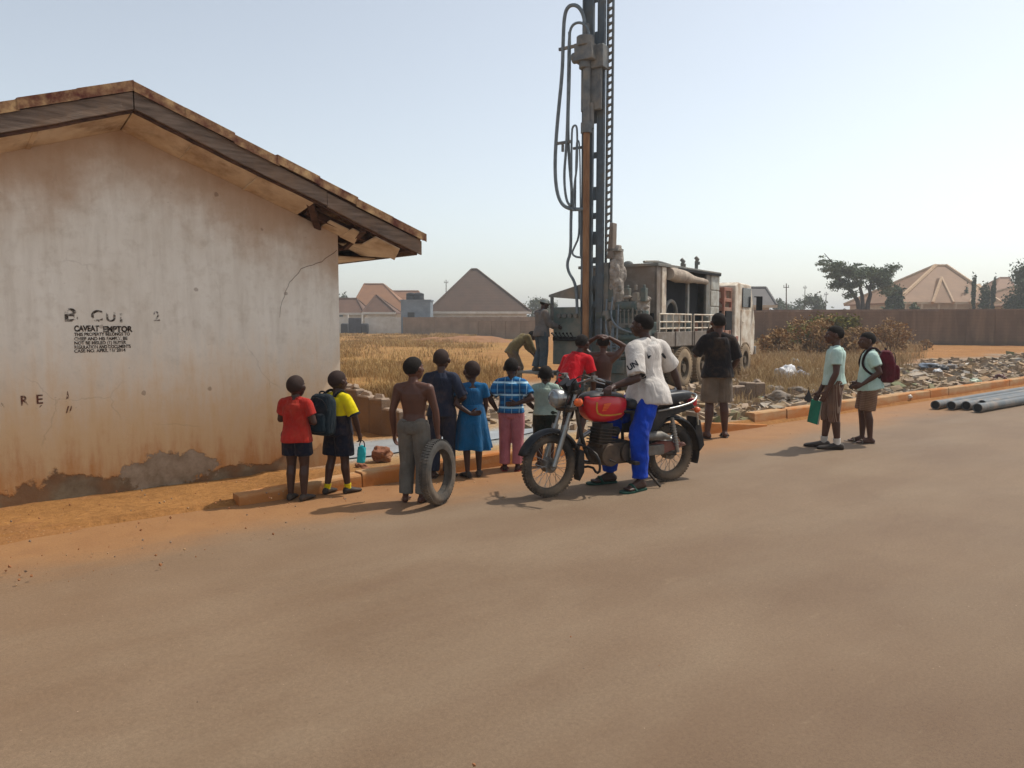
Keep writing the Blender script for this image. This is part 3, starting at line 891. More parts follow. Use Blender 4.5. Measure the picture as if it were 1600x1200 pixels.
# mudguards hanging over the tandem
m = MB(); m.box((0.95, 1.08, 0.72), (0.5, 0.02, 0.5), Euler((0.1, 0, 0)).to_matrix()); m.build('mud_flap', tyre_m, rig, 30)

# compressor housing
hx0, hx1, hy0, hy1, hz0, hz1 = -0.98, 0.98, 0.55, 4.75, 1.12, 2.9
m = MB()
m.box((0, hy0 + 0.03, 2.35), (1.96, 0.06, 1.1)); 
m.box((0.2, hy0 - 0.03, 1.75), (1.2, 0.05, 0.08)); m.box((-.7, hy0 + .03, 1.5), (.5, .06, .6))
m.build('end_panel', rig_beige, rig, 30, 0.012)
m = MB(); m.box((0, (hy0 + hy1) / 2, hz1), (2.06, hy1 - hy0 + 0.1, 0.07)); m.build('roof_panel', rig_grey, rig, 30, 0.01)
m = MB(); m.box((-0.95, (hy0 + hy1) / 2, 2.0), (0.06, hy1 - hy0, 1.75)); m.box((0, hy1 - 0.03, 2.0), (1.9, .06, 1.75)); m.build('far_panel', rig_grey, rig, 30)
m = MB(); m.box((0, 2.2, 2.0), (1.6, 2.9, 1.55)); m.build('dark_engine_bay', black_hole, rig, 30)  # black filler: the housing's dark interior is put into its colour
for y, w_, mt in ((hy0 + 0.1, 0.2, rig_beige), (hy0 + .42, .25, rig_cream), (2.5, 0.12, rig_grey), (3.9, 0.3, rig_grey)):
    m = MB(); m.box((0.96, y, 2.0), (0.07, w_, 1.74)); m.build('post', mt, rig, 30, 0.012)
m = MB()
for z in (1.36, 1.79, 2.22, 2.65): m.box((0.97, 4.42, z), (0.06, 0.66, 0.4))
m.box((0.955, 4.42, 2.0), (0.05, 0.66, 1.72)); m.build('louvre_panel', pm('pale_grey_panel', '#b9b9b1', '#9d9d94', 5, .7, dirt='#8d7f6c', dirt_amt=.3), rig, 30, 0.012)
# engine pipework seen in the opening
m = MB()
m.tube([(0.86, 1.3, 1.4), (0.86, 1.3, 1.9), (0.88, 1.5, 2.1), (0.88, 1.8, 2.1), (0.88, 2.0, 1.9), (0.88, 2.0, 1.4)], 0.045, 8, smooth=2)
m.cyl((0.84, 1.2, 1.62), (0.84, 1.75, 1.62), 0.16, None, 14); m.box((.86, 1.4, 1.45), (.1, .5, .2))
m.build('engine_pipe', rig_grey, rig, 40)
# rolled tarpaulin under the roof edge
m = MB(); pts = [(1.0, 1.2 + 0.25 * k, 2.72 - 0.008 * k + random.uniform(-.012, .012)) for k in range(11)]
m.tube(pts, [0.14, .16, .17, .16, .15, .13, .1, .085, .08, .075, .07], 14); m.build('rolled_tarpaulin', pm('dusty_canvas', '#b3a594', '#94867a', 4, .95, bs=10, bst=.8, bd=.03), rig, 60)
m = MB(); m.box((1.03, 3.2, 2.86), (.05, 3.0, .06)); m.build('roof_edge', black_hole, rig, 30)
# things on the roof
for px, pt in ((1066, 405), (1088, 402)):
    b = rside(px, 424, 0.5); tpz = rside(px, pt, 0.5).z
    m = MB(); m.tube([(b.x, b.y, 2.9), (b.x, b.y, tpz - 0.12), (b.x + .03, b.y, tpz - .06), (b.x - 0.03, b.y, tpz)], [0.04, 0.05, 0.055, 0.05], 10); m.box((b.x + .05, b.y, tpz - .16), (.08, .05, .08))
    m.build('exhaust_stack', rig_grey, rig, 40)
m = MB(); p = rside(1030, 412, .4); m.tube([(p.x, p.y - .9, 3.02), (p.x, p.y - .4, 3.06), (p.x, p.y, 3.08), (p.x, p.y + .7, 3.04)], .03, 8, smooth=1); m.box((p.x, p.y + .2, 2.98), (.1, .2, .1)); m.ell((0.1, 0.9, 2.97), (.12, .1, .07))
m.build('roof_pipe', rig_grey, rig, 40)
# cab
cy0, cy1 = 5.65, 7.55
m = MB()
poly = [(cy0, 0.75), (cy0, 2.62), (cy0 + 0.25, 2.72), (cy1 - 0.45, 2.68), (cy1 - 0.05, 1.75), (cy1, 1.6), (cy1, 0.75), (cy1 - 0.1, 0.6), (cy1 - 0.55, 0.6), (cy1 - 0.6, 0.98), (cy1 - 1.35, 0.98), (cy1 - 1.45, 0.75)]
m.prism(poly, 2.3, Matrix(((0, 1, 0, 0), (1, 0, 0, 0), (0, 0, 1, 0), (0, 0, 0, 1))))
cab = m.build('cab', rig_cream, rig, 30, 0.03)
m = MB(); m.box((1.165, cy1 - 0.92, 2.3), (0.03, 0.75, 0.56)); g_ = m.build('side_window', glass_m, cab, 30, 0.01)
m = MB(); m.box((1.163, cy1 - 0.9, 1.35), (0.02, 0.95, 1.2)); m.box((1.18, cy1 - 1.25, 1.6), (0.03, 0.12, 0.03)); m.build('door', rig_cream, cab, 30, 0.01)
m = MB(); m.box((0, cy0 - 0.005, 2.2), (1.2, 0.02, 0.45)); m.build('rear_window', glass_m, cab, 30)
m = MB(); m.box((0, cy1 - .2, 2.2), (1.9, .03, .8), Euler((.41, 0, 0)).to_matrix()); m.build('windscreen', glass_m, cab, 30)
m = MB(); m.box((1.3, cy1 - .1, 2.15), (.18, .05, .42)); m.cyl((1.15, cy1 - .15, 2.35), (1.3, cy1 - .1, 2.35), .015); m.build('wing_mirror', black_hole, cab, 30, .01)
m = MB(); m.box((0, cy1 + .06, .75), (2.35, .16, .25)); m.build('bumper', rig_grey, cab, 30, .02)
# red-brown rack and boxes between housing and cab
m = MB()
for y in (4.95, 5.55):
    for x in (-1.05, 1.05): m.box((x, y, 1.8), (0.07, 0.07, 1.5))
for z in (1.95, 2.2, 2.5): m.box((1.05, 5.25, z), (0.06, 0.66, 0.1)); m.box((0, 4.95, z), (2.1, 0.05, 0.1)); m.box((0, 5.55, z), (2.1, 0.05, 0.1))
m.box((1.0, 5.1, 2.3), (.06, .3, .42)); m.build('rack', red_rack, rig, 30, 0.01)
m = MB(); m.box((0.9, 5.3, 1.55), (0.4, 0.55, 0.7)); m.build('tool_box', black_hole, rig, 30, 0.01)
m = MB()
m.box((1.06, 5.35, 0.95), (.2, .3, .34)); m.tube([(1.1, 5.1, .9), (1.12, 5.3, .6), (1.12, 5.6, .55), (1.1, 5.8, .8)], .05, 8, smooth=2); m.box((1.1, 5.85, .85), (.14, .2, .7))
m.build('step_bracket', red_rack, rig, 30, .01)

# ---- rear end: mast base, winch, muddy valves
m = MB()
m.box((0.1, 0.2, 1.35), (1.9, 0.5, 0.5)); m.box((0.55, -0.05, 1.5), (0.55, 0.3, 0.35)); m.box((0.3, -0.12, 1.0), (1.3, 0.14, 0.5))
m.cyl((-0.2, 0.0, 1.75), (0.75, 0.0, 1.75), 0.17, None, 18); m.cyl((0.3, -.1, 1.95), (0.8, -.1, 1.95), .11, None, 14)
m.box((0.85, 0.05, 1.6), (.22, .3, .5)); m.box((.62, -.18, 1.3), (.12, .1, .5)); m.cyl((.3, -.2, 1.25), (.9, -.2, 1.25), .07)
m.build('winch_frame', rig_teal, rig, 30, 0.015)
m = MB()
for k in range(26):
    m.ell((random.uniform(0.15, 0.95), random.uniform(-0.1, 0.3), random.uniform(1.72, 2.16)), (random.uniform(.05, .13), random.uniform(.05, .1), random.uniform(.04, .1)), None, 10, 7)
m.box((.55, .15, 1.95), (.75, .4, .3))
organic(m, 'mud_caked_motor', cuttings_m, rig, 0.018, 2)
# valve bank, pipes and fittings cluttering the rear
m = MB()
for k in range(7):
    x = 0.35 + 0.1 * k; m.cyl((x, -.2, 1.55), (x, -.2, 1.8 + random.uniform(0, .15)), .018, None, 8); m.ell((x, -.2, 1.85), .028, None, 8, 6)
m.box((.65, -.18, 1.52), (.75, .1, .1)); m.tube([(.2, -.15, .9), (.5, -.3, .8), (.9, -.2, 1.0), (1.0, .0, 1.4), (.9, .2, 1.9)], .03, 8, smooth=2)
m.tube([(.3, -.2, 1.4), (.2, -.35, 1.2), (.35, -.3, .9), (.3, -.2, .7)], .025, 8, smooth=2)
m.build('valve_bank', rig_grey, rig, 40)
# jacks
for x in (-0.95, 0.98):
    m = MB(); m.box((x, -.02, 1.0), (.2, .2, .9)); m.cyl((x, -.02, .1), (x, -.02, .7), .065); m.cyl((x, -.02, -.02), (x, -.02, .1), .22, .2, 20)
    m.build('jack', rig_teal, rig, 30, .01)
m = MB(); m.box((0.25, -.1, .42), (1.2, .5, .5)); m.box((0.3, -.36, .6), (.7, .1, .3)); m.cyl((-.36, -.75, .0), (-.36, -.75, .5), .17, None, 20); m.box((-.36, -.6, .55), (.7, .5, .12))
m.build('drill_table', rig_teal, rig, 30, .02)
# operator platform and control panel on the left rear
m = MB(); m.box((-1.55, -0.42, 0.42), (0.75, 0.75, 0.05)); m.box((-1.55, -.05, .36), (.7, .05, .08)); m.tube([(-1.25, -.1, .42), (-.95, .05, .8)], .03); m.tube([(-1.85, -.75, .4), (-1.85, -.75, -.02)], .025); m.tube([(-1.25, -.75, .4), (-1.25, -.75, -.02)], .025)
m.build('platform', rig_grey, rig, 30)
pc0 = rpx(862, 480, -0.25); pc1 = rpx(916, 571, -0.25)
m = MB(); m.box(((pc0.x + pc1.x) / 2, 0.05, (pc0.z + pc1.z) / 2), (pc1.x - pc0.x, 0.5, pc0.z - pc1.z), None, (1, .9)); 
pn = m.build('control_panel', pm('teal_grey_panel', '#6d7c78', '#556460', 4, .6, bs=15, bst=.2, dirt='#8d8577', dirt_amt=.35), rig, 30, .02)
m = MB()
for k in range(6): m.cyl((pc0.x + .12 + .1 * k, -.3, pc0.z - .72 + .01 * (k % 2)), (pc0.x + .12 + .1 * k, -.42, pc0.z - .62), .012, None, 8); m.ell((pc0.x + .12 + .1 * k, -.43, pc0.z - .61), .025, None, 8, 6)
m.box((pc0.x + .38, -.24, pc0.z - .74), (.66, .08, .1)); m.build('lever_bank', black_hole, pn, 30)
m = MB()
for k in range(4): m.cyl((pc0.x + .18 + .15 * k, -.17, pc0.z - .2), (pc0.x + .18 + .15 * k, -.24, pc0.z - .2), .05, None, 16)
m.build('gauge', rig_grey, pn, 30)
m = MB(); q0 = rpx(866, 458, -.1); q1 = rpx(916, 470, -.1)
m.add([V((q0.x, -.35, q0.z - .05)), V((q1.x, -.35, q0.z + .18)), V((q1.x, .5, q0.z + .2)), V((q0.x, .5, q0.z - .02))], [(0, 1, 2, 3)])
m.add([V((q0.x, -.35, q0.z - .1)), V((q1.x, -.35, q0.z - .17)), V((q1.x, .5, q0.z - .17)), V((q0.x, .5, q0.z - .1))], [(3, 2, 1, 0)])
m.add([V((q0.x, -.35, q0.z - .05)), V((q1.x, -.35, q0.z + .18)), V((q1.x, -.35, q0.z - .17)), V((q0.x, -.35, q0.z - .1)), V((q0.x, .5, q0.z - .02)), V((q1.x, .5, q0.z + .2)), V((q1.x, .5, q0.z - .17)), V((q0.x, .5, q0.z - .1))], [(0, 3, 2, 1), (4, 5, 6, 7), (0, 4, 7, 3)])
m.box((q0.x + .06, -.3, q0.z - .35), (.06, .06, .6)); m.build('canopy', rig_grey, rig, 30)

# clutter on the deck and hanging off the rear
rnd = random.Random(8)
for k in range(14):
    y = .5 + k * .27; m = MB(); h_ = rnd.uniform(.15, .5); mt = (rig_grey, rig_beige, rig_teal, black_hole, red_rack)[k % 5]
    if k % 3: m.box((.98 + rnd.uniform(-.06, .06), y, 1.12 + h_ / 2), (.2, rnd.uniform(.14, .3), h_), Euler((0, 0, rnd.uniform(-.2, .2))).to_matrix())
    else: m.cyl((.98, y, 1.11), (.98, y, 1.11 + h_ * 1.3), .1, None, 14)
    m.build('deck_box' if k % 3 else 'deck_drum', mt, rig, 30, .012)
for k in range(7):
    x0, x1 = rnd.uniform(-.3, .5), rnd.uniform(.3, 1.1); z0, z1 = rnd.uniform(1.3, 2.2), rnd.uniform(.8, 1.7); m = MB()
    m.tube([(x0, -.2, z0), (x0 + .05, -.32 - .05 * (k % 3), (z0 + z1) / 2 - .3), (x1, -.3, min(z0, z1) - .25), (x1, -.1, z1)], .022, 8, smooth=3); m.build('rear_hose', hose_m, rig, 60)
m = MB(); m.tube([(.1 + .02 * k, -.28, 1.75 + .1 * math.sin(k)) for k in range(6)], .06, 8)
m.build('return_pipe', rig_grey, rig, 40)
for k in range(5):
    m = MB(); m.box((.15 + .2 * k, -.05, 2.2 - .1 * (k % 2)), (.12, .14, .3)); m.cyl((.15 + .2 * k, -.05, 2.3), (.15 + .2 * k, -.05, 2.42), .035, None, 10); m.build('filter', rig_grey if k % 2 else rig_teal, rig, 30, .012)
m = MB(); m.cyl((1.1, 4.55, .45), (1.1, 5.25, .45), .2, None, 20); m.box((1.1, 4.9, .7), (.3, .6, .12)); m.build('air_tank', rig_grey, rig, 40)

# ---- mast (leaning about one degree)
ML = Matrix.Rotation(math.radians(-0.75), 4, 'Y')
mast = empty('mast', (0, 0, 0)); mast.parent = rig
ZT = 10.4
def xb(px, y): return rpx(px, 300, y).x
m = MB()
xa, xb_ = xb(907, -.3), xb(922, -.3)
c1, w1_ = (xa + xb_) / 2, (xb_ - xa)
# left column: open channel (web + two flanges)
m.box((c1, -0.16, (ZT + .9) / 2), (w1_, 0.02, ZT - .9)); m.box((c1 - w1_ / 2, -0.2, (ZT + .9) / 2), (0.03, 0.09, ZT - .9)); m.box((c1 + w1_ / 2, -0.2, (ZT + .9) / 2), (0.03, 0.09, ZT - .9))
m.build('mast_column', mast_blue, mast, 30, .006)
x2a, x2b = xb(932, -.15), xb(943, -.15)
m = MB(); m.box(((x2a + x2b) / 2, -0.12, (ZT + .9) / 2), (x2b - x2a, 0.06, ZT - .9)); m.box((x2a + .01, -.16, (ZT + .9) / 2), (.02, .03, ZT - .9)); m.box((x2b - .01, -.16, (ZT + .9) / 2), (.02, .03, ZT - .9))
m.build('mast_column', mast_blue, mast, 30, .006)
m = MB()
z = 2.0; k = 0
while z < ZT:
    m.box(((c1 + x2a) / 2 + .05, -0.13, z), (x2a - c1 + .06, 0.03, 0.3 if k % 2 else 0.14)); z += 0.85 if z > 4 else 0.5; k += 1
m.build('cross_brace', mast_blue, mast, 30, .006)
# feed rack on the right: two rails with a chain of bright rungs
x3a, x3b = xb(945, -.1), xb(953, -.1)
m = MB()
for x in (x3a, x3b): m.box((x, -0.02, (ZT + 2.0) / 2), (0.045, 0.05, ZT - 2.0))
m.build('feed_rail', mast_blue, mast, 30, .004)
m = MB(); z = 2.4
while z < ZT:
    m.bar((x3a, -.03, z), (x3b, -.03, z + .06), .05, .035); m.box(((x3a + x3b) / 2, -.07, z + .03), (.05, .03, .05)); z += 0.16
m.build('feed_chain', rig_grey, mast, 30)
m = MB(); zz = at(950, 350, 17.3).z; m.box((x3b + .05, -.05, zz - .35), (.14, .2, .8), Euler((0, .05, 0)).to_matrix(), (.6, 1)); m.build('feed_guard', rig_beige, mast, 30, .01)
# drill string
xd = xb(917, -.36)
zh = at(915, 92, 17.2).z; zc = at(915, 195, 17.2).z
m = MB(); m.cyl((xd + .02, -.4, .3), (xd, -.4, zc), .075, None, 18); m.build('drill_pipe', pipe_rust, mast, 40)
m = MB(); m.cyl((xd, -.4, zc), (xd, -.4, zh), .085, None, 18); m.cyl((xd, -.4, zc - .1), (xd, -.4, zc + .12), .13, None, 18); m.cyl((xd + .09, -.34, zc), (xd + .09, -.34, zc + .55), .06, None, 12)
m.build('drill_collar', mast_grey, mast, 40)
# rotary head
zt = at(915, 57, 17.2).z
m = MB(); hc = xb(913, -.4)
m.box((hc + .02, -.38, (zh + zt) / 2), (.5, .4, (zt - zh) * .8), None, (.8, .8)); m.cyl((hc, -.4, zh - .1), (hc, -.4, zh + .1), .14, None, 18); m.cyl((hc, -.4, zt - .1), (hc, -.4, zt + .12), .2, None, 18)
m.cyl((hc - .32, -.38, (zh + zt) / 2 - .05), (hc + .2, -.38, (zh + zt) / 2 - .05), .12, None, 14); m.box((hc + .28, -.25, (zh + zt) / 2 - .1), (.3, .3, .5)); m.cyl((hc + .02, -.4, zt), (hc + .02, -.4, zt + .4), .07, None, 12)
m.box((hc + .1, -.28, zh - .5), (.5, .1, 1.0)); 
rh = m.build('rotary_head', mast_grey, mast, 30, .02)
# carousel post caked with mud, right of the mast
p0 = rpx(963, 440, .1)
m = MB(); pz0, pz1 = 1.3, at(960, 391, 17.8).z
pts = [(p0.x + .015 * math.sin(k), .1, pz0 + (pz1 - pz0) * k / 9) for k in range(10)]
m.tube(pts, [.2, .22, .21, .23, .2, .19, .18, .16, .15, .14], 16)
for k in range(30): a = random.uniform(0, 6.28); m.ell((p0.x + .17 * math.cos(a), .1 + .17 * math.sin(a), random.uniform(pz0, pz1 - .3)), (.07, .07, random.uniform(.06, .2)), None, 8, 6)
m.cyl((p0.x, .1, pz1 - .1), (p0.x, .1, pz1 + .1), .13, .11, 14)
organic(m, 'mud_caked_post', cuttings_m, rig, .02, 2)
m = MB(); m.box((p0.x, .0, pz1 - .02), (.3, .3, .05)); m.box((p0.x - .2, -.05, pz1 - 1.1), (.2, .1, 1.6)); m.build('post_bracket', rig_grey, rig, 30)
# hoses
def hose(pxs, r=.028, y=-.42, sm=2, mt=None):
    m = MB(); m.tube([rpx(a, b, y) for a, b in pxs], r * .85, 8, smooth=sm)
    return m.build('hose', mt or hose_m, mast, 60)
hose([(915, 58), (913, 25), (903, 8), (889, 8), (882, 22), (880, 60), (879, 110), (873, 170), (869, 215), (867, 260), (869, 295), (876, 318), (890, 327), (912, 327)], .05)
hose([(921, 58), (919, 44), (908, 34), (894, 38), (889, 55), (888, 110), (887, 170), (885, 230), (881, 275), (884, 310), (890, 322), (893, 318)], .036, -.45)
hose([(890, 50), (890, 120), (887, 200), (890, 260), (894, 300), (892, 340), (892, 395), (886, 410), (888, 425), (898, 440), (901, 460), (902, 490)], .042, -.38)
hose([(905, 330), (905, 370), (898, 385), (893, 396), (900, 402), (911, 402), (910, 430), (908, 470)], .028, -.4)
hose([(893, 300), (893, 205), (896, 196), (901, 196), (902, 210), (902, 260), (897, 290), (896, 330)], .028, -.47)
hose([(899, 330), (900, 225), (903, 218), (906, 225), (907, 330), (907, 400)], .02, -.44)
hose([(910, 330), (910, 400), (909, 440)], .02, -.3)
m = MB(); a, b = rpx(874, 74, -.42), rpx(905, 74, -.42); m.box((a + b) / 2, ((b - a).length, .06, .06)); m.box(b, (.2, .1, .16)); m.build('hose_clamp', mast_grey, mast, 30)
m = MB(); a, b = rpx(867, 224, -.42), rpx(892, 222, -.42); m.box((a + b) / 2, ((b - a).length, .05, .06)); m.box((a + b) / 2 + V((0, 0, -.12)), (.05, .05, .16)); m.build('hose_clamp', mast_grey, mast, 30)
for py in (231, 327): 
    m = MB(); a, b = rpx(896, py, -.3), rpx(912, py, -.3); m.box((a + b) / 2, ((b - a).length, .06, .05)); m.build('hose_clamp', mast_grey, mast, 30)

# ================================================================== MOTORCYCLE
blk = NT('black_bike_plastic'); blk.bump(blk.noise(40, 3), .1, .003)
bk_black = blk.done(blk.mix(blk.ramp(blk.noise(4, 6, .7), .45, .75), rgb('#15171b'), rgb('#4a3f36')), .5)
bk_tyre = pm('dusty_bike_tyre', '#2b2a29', '#4a423a', 6, .9, bs=40, bst=.3, dirt='#7d6a55', dirt_amt=.3)
bk_chrome = NT('dull_chrome'); bk_chrome = bk_chrome.done(bk_chrome.mix(bk_chrome.noise(5, 5), rgb('#a9aaa9'), rgb('#77746e')), .34, 0.85)
bk_alloy = pm('dusty_alloy', '#7d7a74', '#57544f', 9, .6, .5, bs=20, bst=.3, dirt='#7d6650', dirt_amt=.4)
bk_dark = pm('greasy_engine_metal', '#3a3836', '#24221f', 7, .65, .3, bs=20, bst=.3, dirt='#6d5845', dirt_amt=.35)
bk_red = NT('red_tank_paint'); bk_red.b.inputs['Coat Weight'].default_value = .5
bk_red = bk_red.done(bk_red.mix(bk_red.ramp(bk_red.noise(5, 6, .7), .5, .8), rgb('#c01722'), rgb('#8f3a30')), .35)
bk_gold = pm('gold_stripe', '#c99a3c', '#b2802d', 20, .5)
bk_orange = pm('orange_lens', '#e0662a', '#c9521f', 9, .3, spec=.5)
bk_redlens = pm('red_lens', '#c01a2c', '#a01020', 9, .25, spec=.5)
bk_seat = NT('worn_black_seat'); bk_seat.bump(bk_seat.noise(90, 4), .2, .003)
bk_seat = bk_seat.done(bk_seat.mix(bk_seat.ramp(bk_seat.noise(5, 6, .7), .4, .75), rgb('#1d1f24'), rgb('#4b4a4b')), .42)

RB = gp(1044, 751); FBk = gp(858, 776)
bd = (FBk - RB).normalized(); WB = (FBk - RB).length
BIKE_RZ = math.atan2(bd.y, bd.x)
bike = empty('motorcycle', RB, BIKE_RZ, 'black commuter motorcycle with red fuel tank parked facing left on the road', 'motorcycle')
# local: x forwards, y left (towards the viewer), z up; rear contact at 0
print('wheelbase', WB)
R_ = 0.292
def bike_wheel(x, rz, rad, tw, name):
    e = empty(name, (x, 0, rad), rz); e.parent = bike
    m = MB(); prof = []
    for k in range(12):
        a = 2 * PI * k / 12
        prof.append((rad - tw * .5 + tw * .5 * math.cos(a), tw * .5 * math.sin(a)))
    m.lathe(prof, (0, 0, 0), (0, 1, 0), 48, closed=True)
    for k in range(56):
        a = 2 * PI * k / 56
        for s_ in (-1, 1):
            m.box((math.cos(a + s_ * .03) * (rad - .009), s_ * tw * .2, math.sin(a + s_ * .03) * (rad - .009)), (.02, tw * .3, .02), Euler((0, -(a + s_ * .03), 0)).to_matrix())
    m.build('tyre', bk_tyre, e, 40)
    m = MB(); rr = rad - tw * .86
    m.lathe([(rr, -.025), (rr + .014, -.027), (rr + .014, .027), (rr, .025), (rr - .006, .0)], (0, 0, 0), (0, 1, 0), 48, closed=True)
    m.build('rim', bk_chrome, e, 40)
    m = MB(); m.cyl((0, -.06, 0), (0, .06, 0), .035, None, 16); m.cyl((0, -.05, 0), (0, .03, 0), .068, None, 24); m.cyl((0, -.09, 0), (0, .09, 0), .012, None, 10)
    m.build('hub', bk_alloy, e, 30)
    m = MB()
    for k in range(36):
        a = 2 * PI * k / 36; sgn = 1 if k % 2 else -1; b = a + (.32 if (k // 2) % 2 else -.32)
        m.cyl((.06 * math.cos(b), sgn * .04, .06 * math.sin(b)), (rr * math.cos(a), sgn * .008, rr * math.sin(a)), .0022, None, 5, False)
    m.build('spokes', bk_chrome, e, 0)
    return e
bike_wheel(0, 0, R_, .10, 'rear_wheel'); bike_wheel(WB, math.radians(4), R_, .085, 'front_wheel')
XF = WB
# fork (rake)
ft = V((XF - .24, 0, .98)); fb = V((XF + .005, 0, R_))
for sy in (.085, -.085):
    m = MB(); mid = ft.lerp(fb, .52)
    m.cyl(ft + V((0, sy, 0)), mid + V((0, sy, 0)), .017, None, 14); m.cyl(mid + V((0, sy, 0)), fb + V((0, sy, 0)), .026, .024, 14); m.cyl(mid + V((0, sy, .0)), mid + V((-.012, sy, .035)), .032, None, 14)
    m.build('fork_leg', bk_chrome, bike, 40)
m = MB(); m.box(ft.lerp(fb, .02), (.07, .24, .03), Euler((0, .35, 0)).to_matrix()); m.box(ft.lerp(fb, .25), (.08, .24, .035), Euler((0, .35, 0)).to_matrix()); m.cyl(ft + V((-.05, 0, .02)), ft.lerp(fb, .27) + V((-.05, 0, 0)), .028, None, 12)
m.build('fork_yoke', bk_dark, bike, 30, .005)
def fender(name, cx, cz, r, a0, a1, w, flare=0.0):
    m = MB(); rings = []
    n = 20
    for k in range(n + 1):
        a = math.radians(a0 + (a1 - a0) * k / n); ring = []
        for q in range(9):
            b = -1 + 2 * q / 8
            rad = r * (1 - .10 * abs(b) ** 2.5) + flare * (k / n) ** 2
            ring.append(V((cx + rad * math.cos(a), b * w / 2, cz + rad * math.sin(a))))
        rings.append(ring)
    vs = [p for rg in rings for p in rg]; fs = [(i * 9 + j, (i + 1) * 9 + j, (i + 1) * 9 + j + 1, i * 9 + j + 1) for i in range(n) for j in range(8)]
    m.add(vs, fs); o = m.build(name, bk_black, bike, 50, recalc=False)
    md = o.modifiers.new('s', 'SOLIDIFY'); md.thickness = .004; return o
fender('front_mudguard', XF, R_, R_ + .045, 20, 158, .13)
fender('rear_mudguard', 0, R_ + .02, R_ + .06, 40, 205, .16, .03)
m = MB(); m.prism([(-.42, .34), (-.36, .6), (-.3, .64), (-.29, .5), (-.33, .36), (-.36, .28)], .14); m.build('mud_flap', bk_black, bike, 30, .006)
m = MB(); m.prism([(XF - .36, .40), (XF - .31, .42), (XF - .28, .25), (XF - .31, .12), (XF - .36, .2)], .1); m.build('mud_flap', bk_black, bike, 30, .005)
# headlight
m = MB(); hc_ = V((XF - .1, 0, .905)); ax = V((1, 0, -.05))
m.lathe([(.02, -.1), (.055, -.09), (.075, -.05), (.083, .0), (.086, .045), (.08, .055)], hc_, ax, 24); hl = m.build('headlight', bk_chrome, bike, 40)
m = MB(); m.lathe([(.08, .05), (.062, .075), (.03, .088), (.004, .09)], hc_, ax, 24); m.build('lens', NT('headlight_lens').done(rgb('#8b9397'), .1, 0.4, .7), hl, 60)
for sy in (.17, -.17):
    m = MB(); m.ell((XF - .2, sy, .875), (.045, .035, .038)); ind = m.build('indicator', bk_orange, bike, 60)
    m = MB(); m.cyl((XF - .2, sy * .5, .875), (XF - .2, sy * .9, .875), .01, None, 8); m.build('stalk', bk_black, ind, 40)
m = MB(); m.cyl((XF - .24, .05, 1.0), (XF - .2, .05, 1.05), .05, .055, 18); m.cyl((XF - .24, -.06, 1.0), (XF - .2, -.06, 1.05), .05, .055, 18); m.box((XF - .23, 0, 1.0), (.05, .2, .04)); m.build('instrument_dials', bk_black, bike, 30)
# handlebar with grips, levers
hb = [(XF - .38, .37, 1.06), (XF - .33, .22, 1.1), (XF - .28, .09, 1.04), (XF - .27, 0, 1.03), (XF - .28, -.09, 1.04), (XF - .33, -.22, 1.1), (XF - .38, -.37, 1.06)]
m = MB(); m.tube(hb, .012, 10, smooth=2); hbo = m.build('handlebar', bk_chrome, bike, 60)
for sgn in (1, -1):
    m = MB(); m.cyl((XF - .395, sgn * .4, 1.053), (XF - .355, sgn * .27, 1.08), .019, .017, 12); m.build('grip', bk_black, hbo, 40)
    m = MB(); m.tube([(XF - .31, sgn * .24, 1.085), (XF - .29, sgn * .3, 1.07), (XF - .33, sgn * .39, 1.05)], .006, 6, smooth=1); m.box((XF - .325, sgn * .235, 1.09), (.05, .04, .05)); m.build('lever', bk_chrome, hbo, 40)
m = MB()
for sgn in (1, -1):
    m.tube([(XF - .32, sgn * .24, 1.09), (XF - .2, sgn * .2, 1.14), (XF - .15, sgn * .08, 1.0), (XF - .26, 0, .85)], .005, 6, smooth=2)
m.tube([(XF - .3, .2, 1.1), (XF - .16, .12, 1.1), (XF - .1, .1, .8), (XF - .02, .08, .4)], .005, 6, smooth=2)
m.build('cables', bk_black, bike, 60)
# tank
m = MB(); rings = []
prof = [(XF - .34, .055, .90, .84), (XF - .37, .10, .925, .72), (XF - .45, .135, .945, .665), (XF - .58, .142, .945, .65), (XF - .70, .13, .93, .655), (XF - .80, .10, .905, .68), (XF - .85, .06, .89, .74)]
for x, hw, zt_, zb in prof:
    ring = []
    for k in range(24):
        a = 2 * PI * k / 24; ca, sa = math.cos(a), math.sin(a)
        sx_ = math.copysign(abs(ca) ** .6, ca); sz_ = math.copysign(abs(sa) ** .75, sa)
        ring.append(V((x, hw * sx_ * (1 - .12 * max(0, -sz_)), (zt_ + zb) / 2 + (zt_ - zb) / 2 * sz_)))
    rings.append(ring)
m.rings(rings)
tank = m.build('fuel_tank', bk_red, bike, 60)
sub = tank.modifiers.new('s', 'SUBSURF'); sub.levels = 2; sub.render_levels = 2
# black top panel of the tank, cap
m = MB(); rings = []
for x, hw, zt_, zb in prof[:-1]:
    rings.append([V((x, hw * .93 * math.cos(math.radians(a)), zt_ - .055 + .066 * math.sin(math.radians(a)))) for a in (8, 30, 55, 75, 90, 105, 125, 150, 172)])
m.rings(rings, False); tp_ = m.build('tank_top', bk_black, tank, 60); sub = tp_.modifiers.new('s', 'SUBSURF'); sub.levels = 2; sub.render_levels = 2
m = MB(); m.cyl((XF - .56, 0, .945), (XF - .56, 0, .972), .038, .034, 20); m.build('fuel_cap', bk_chrome, tank, 40)
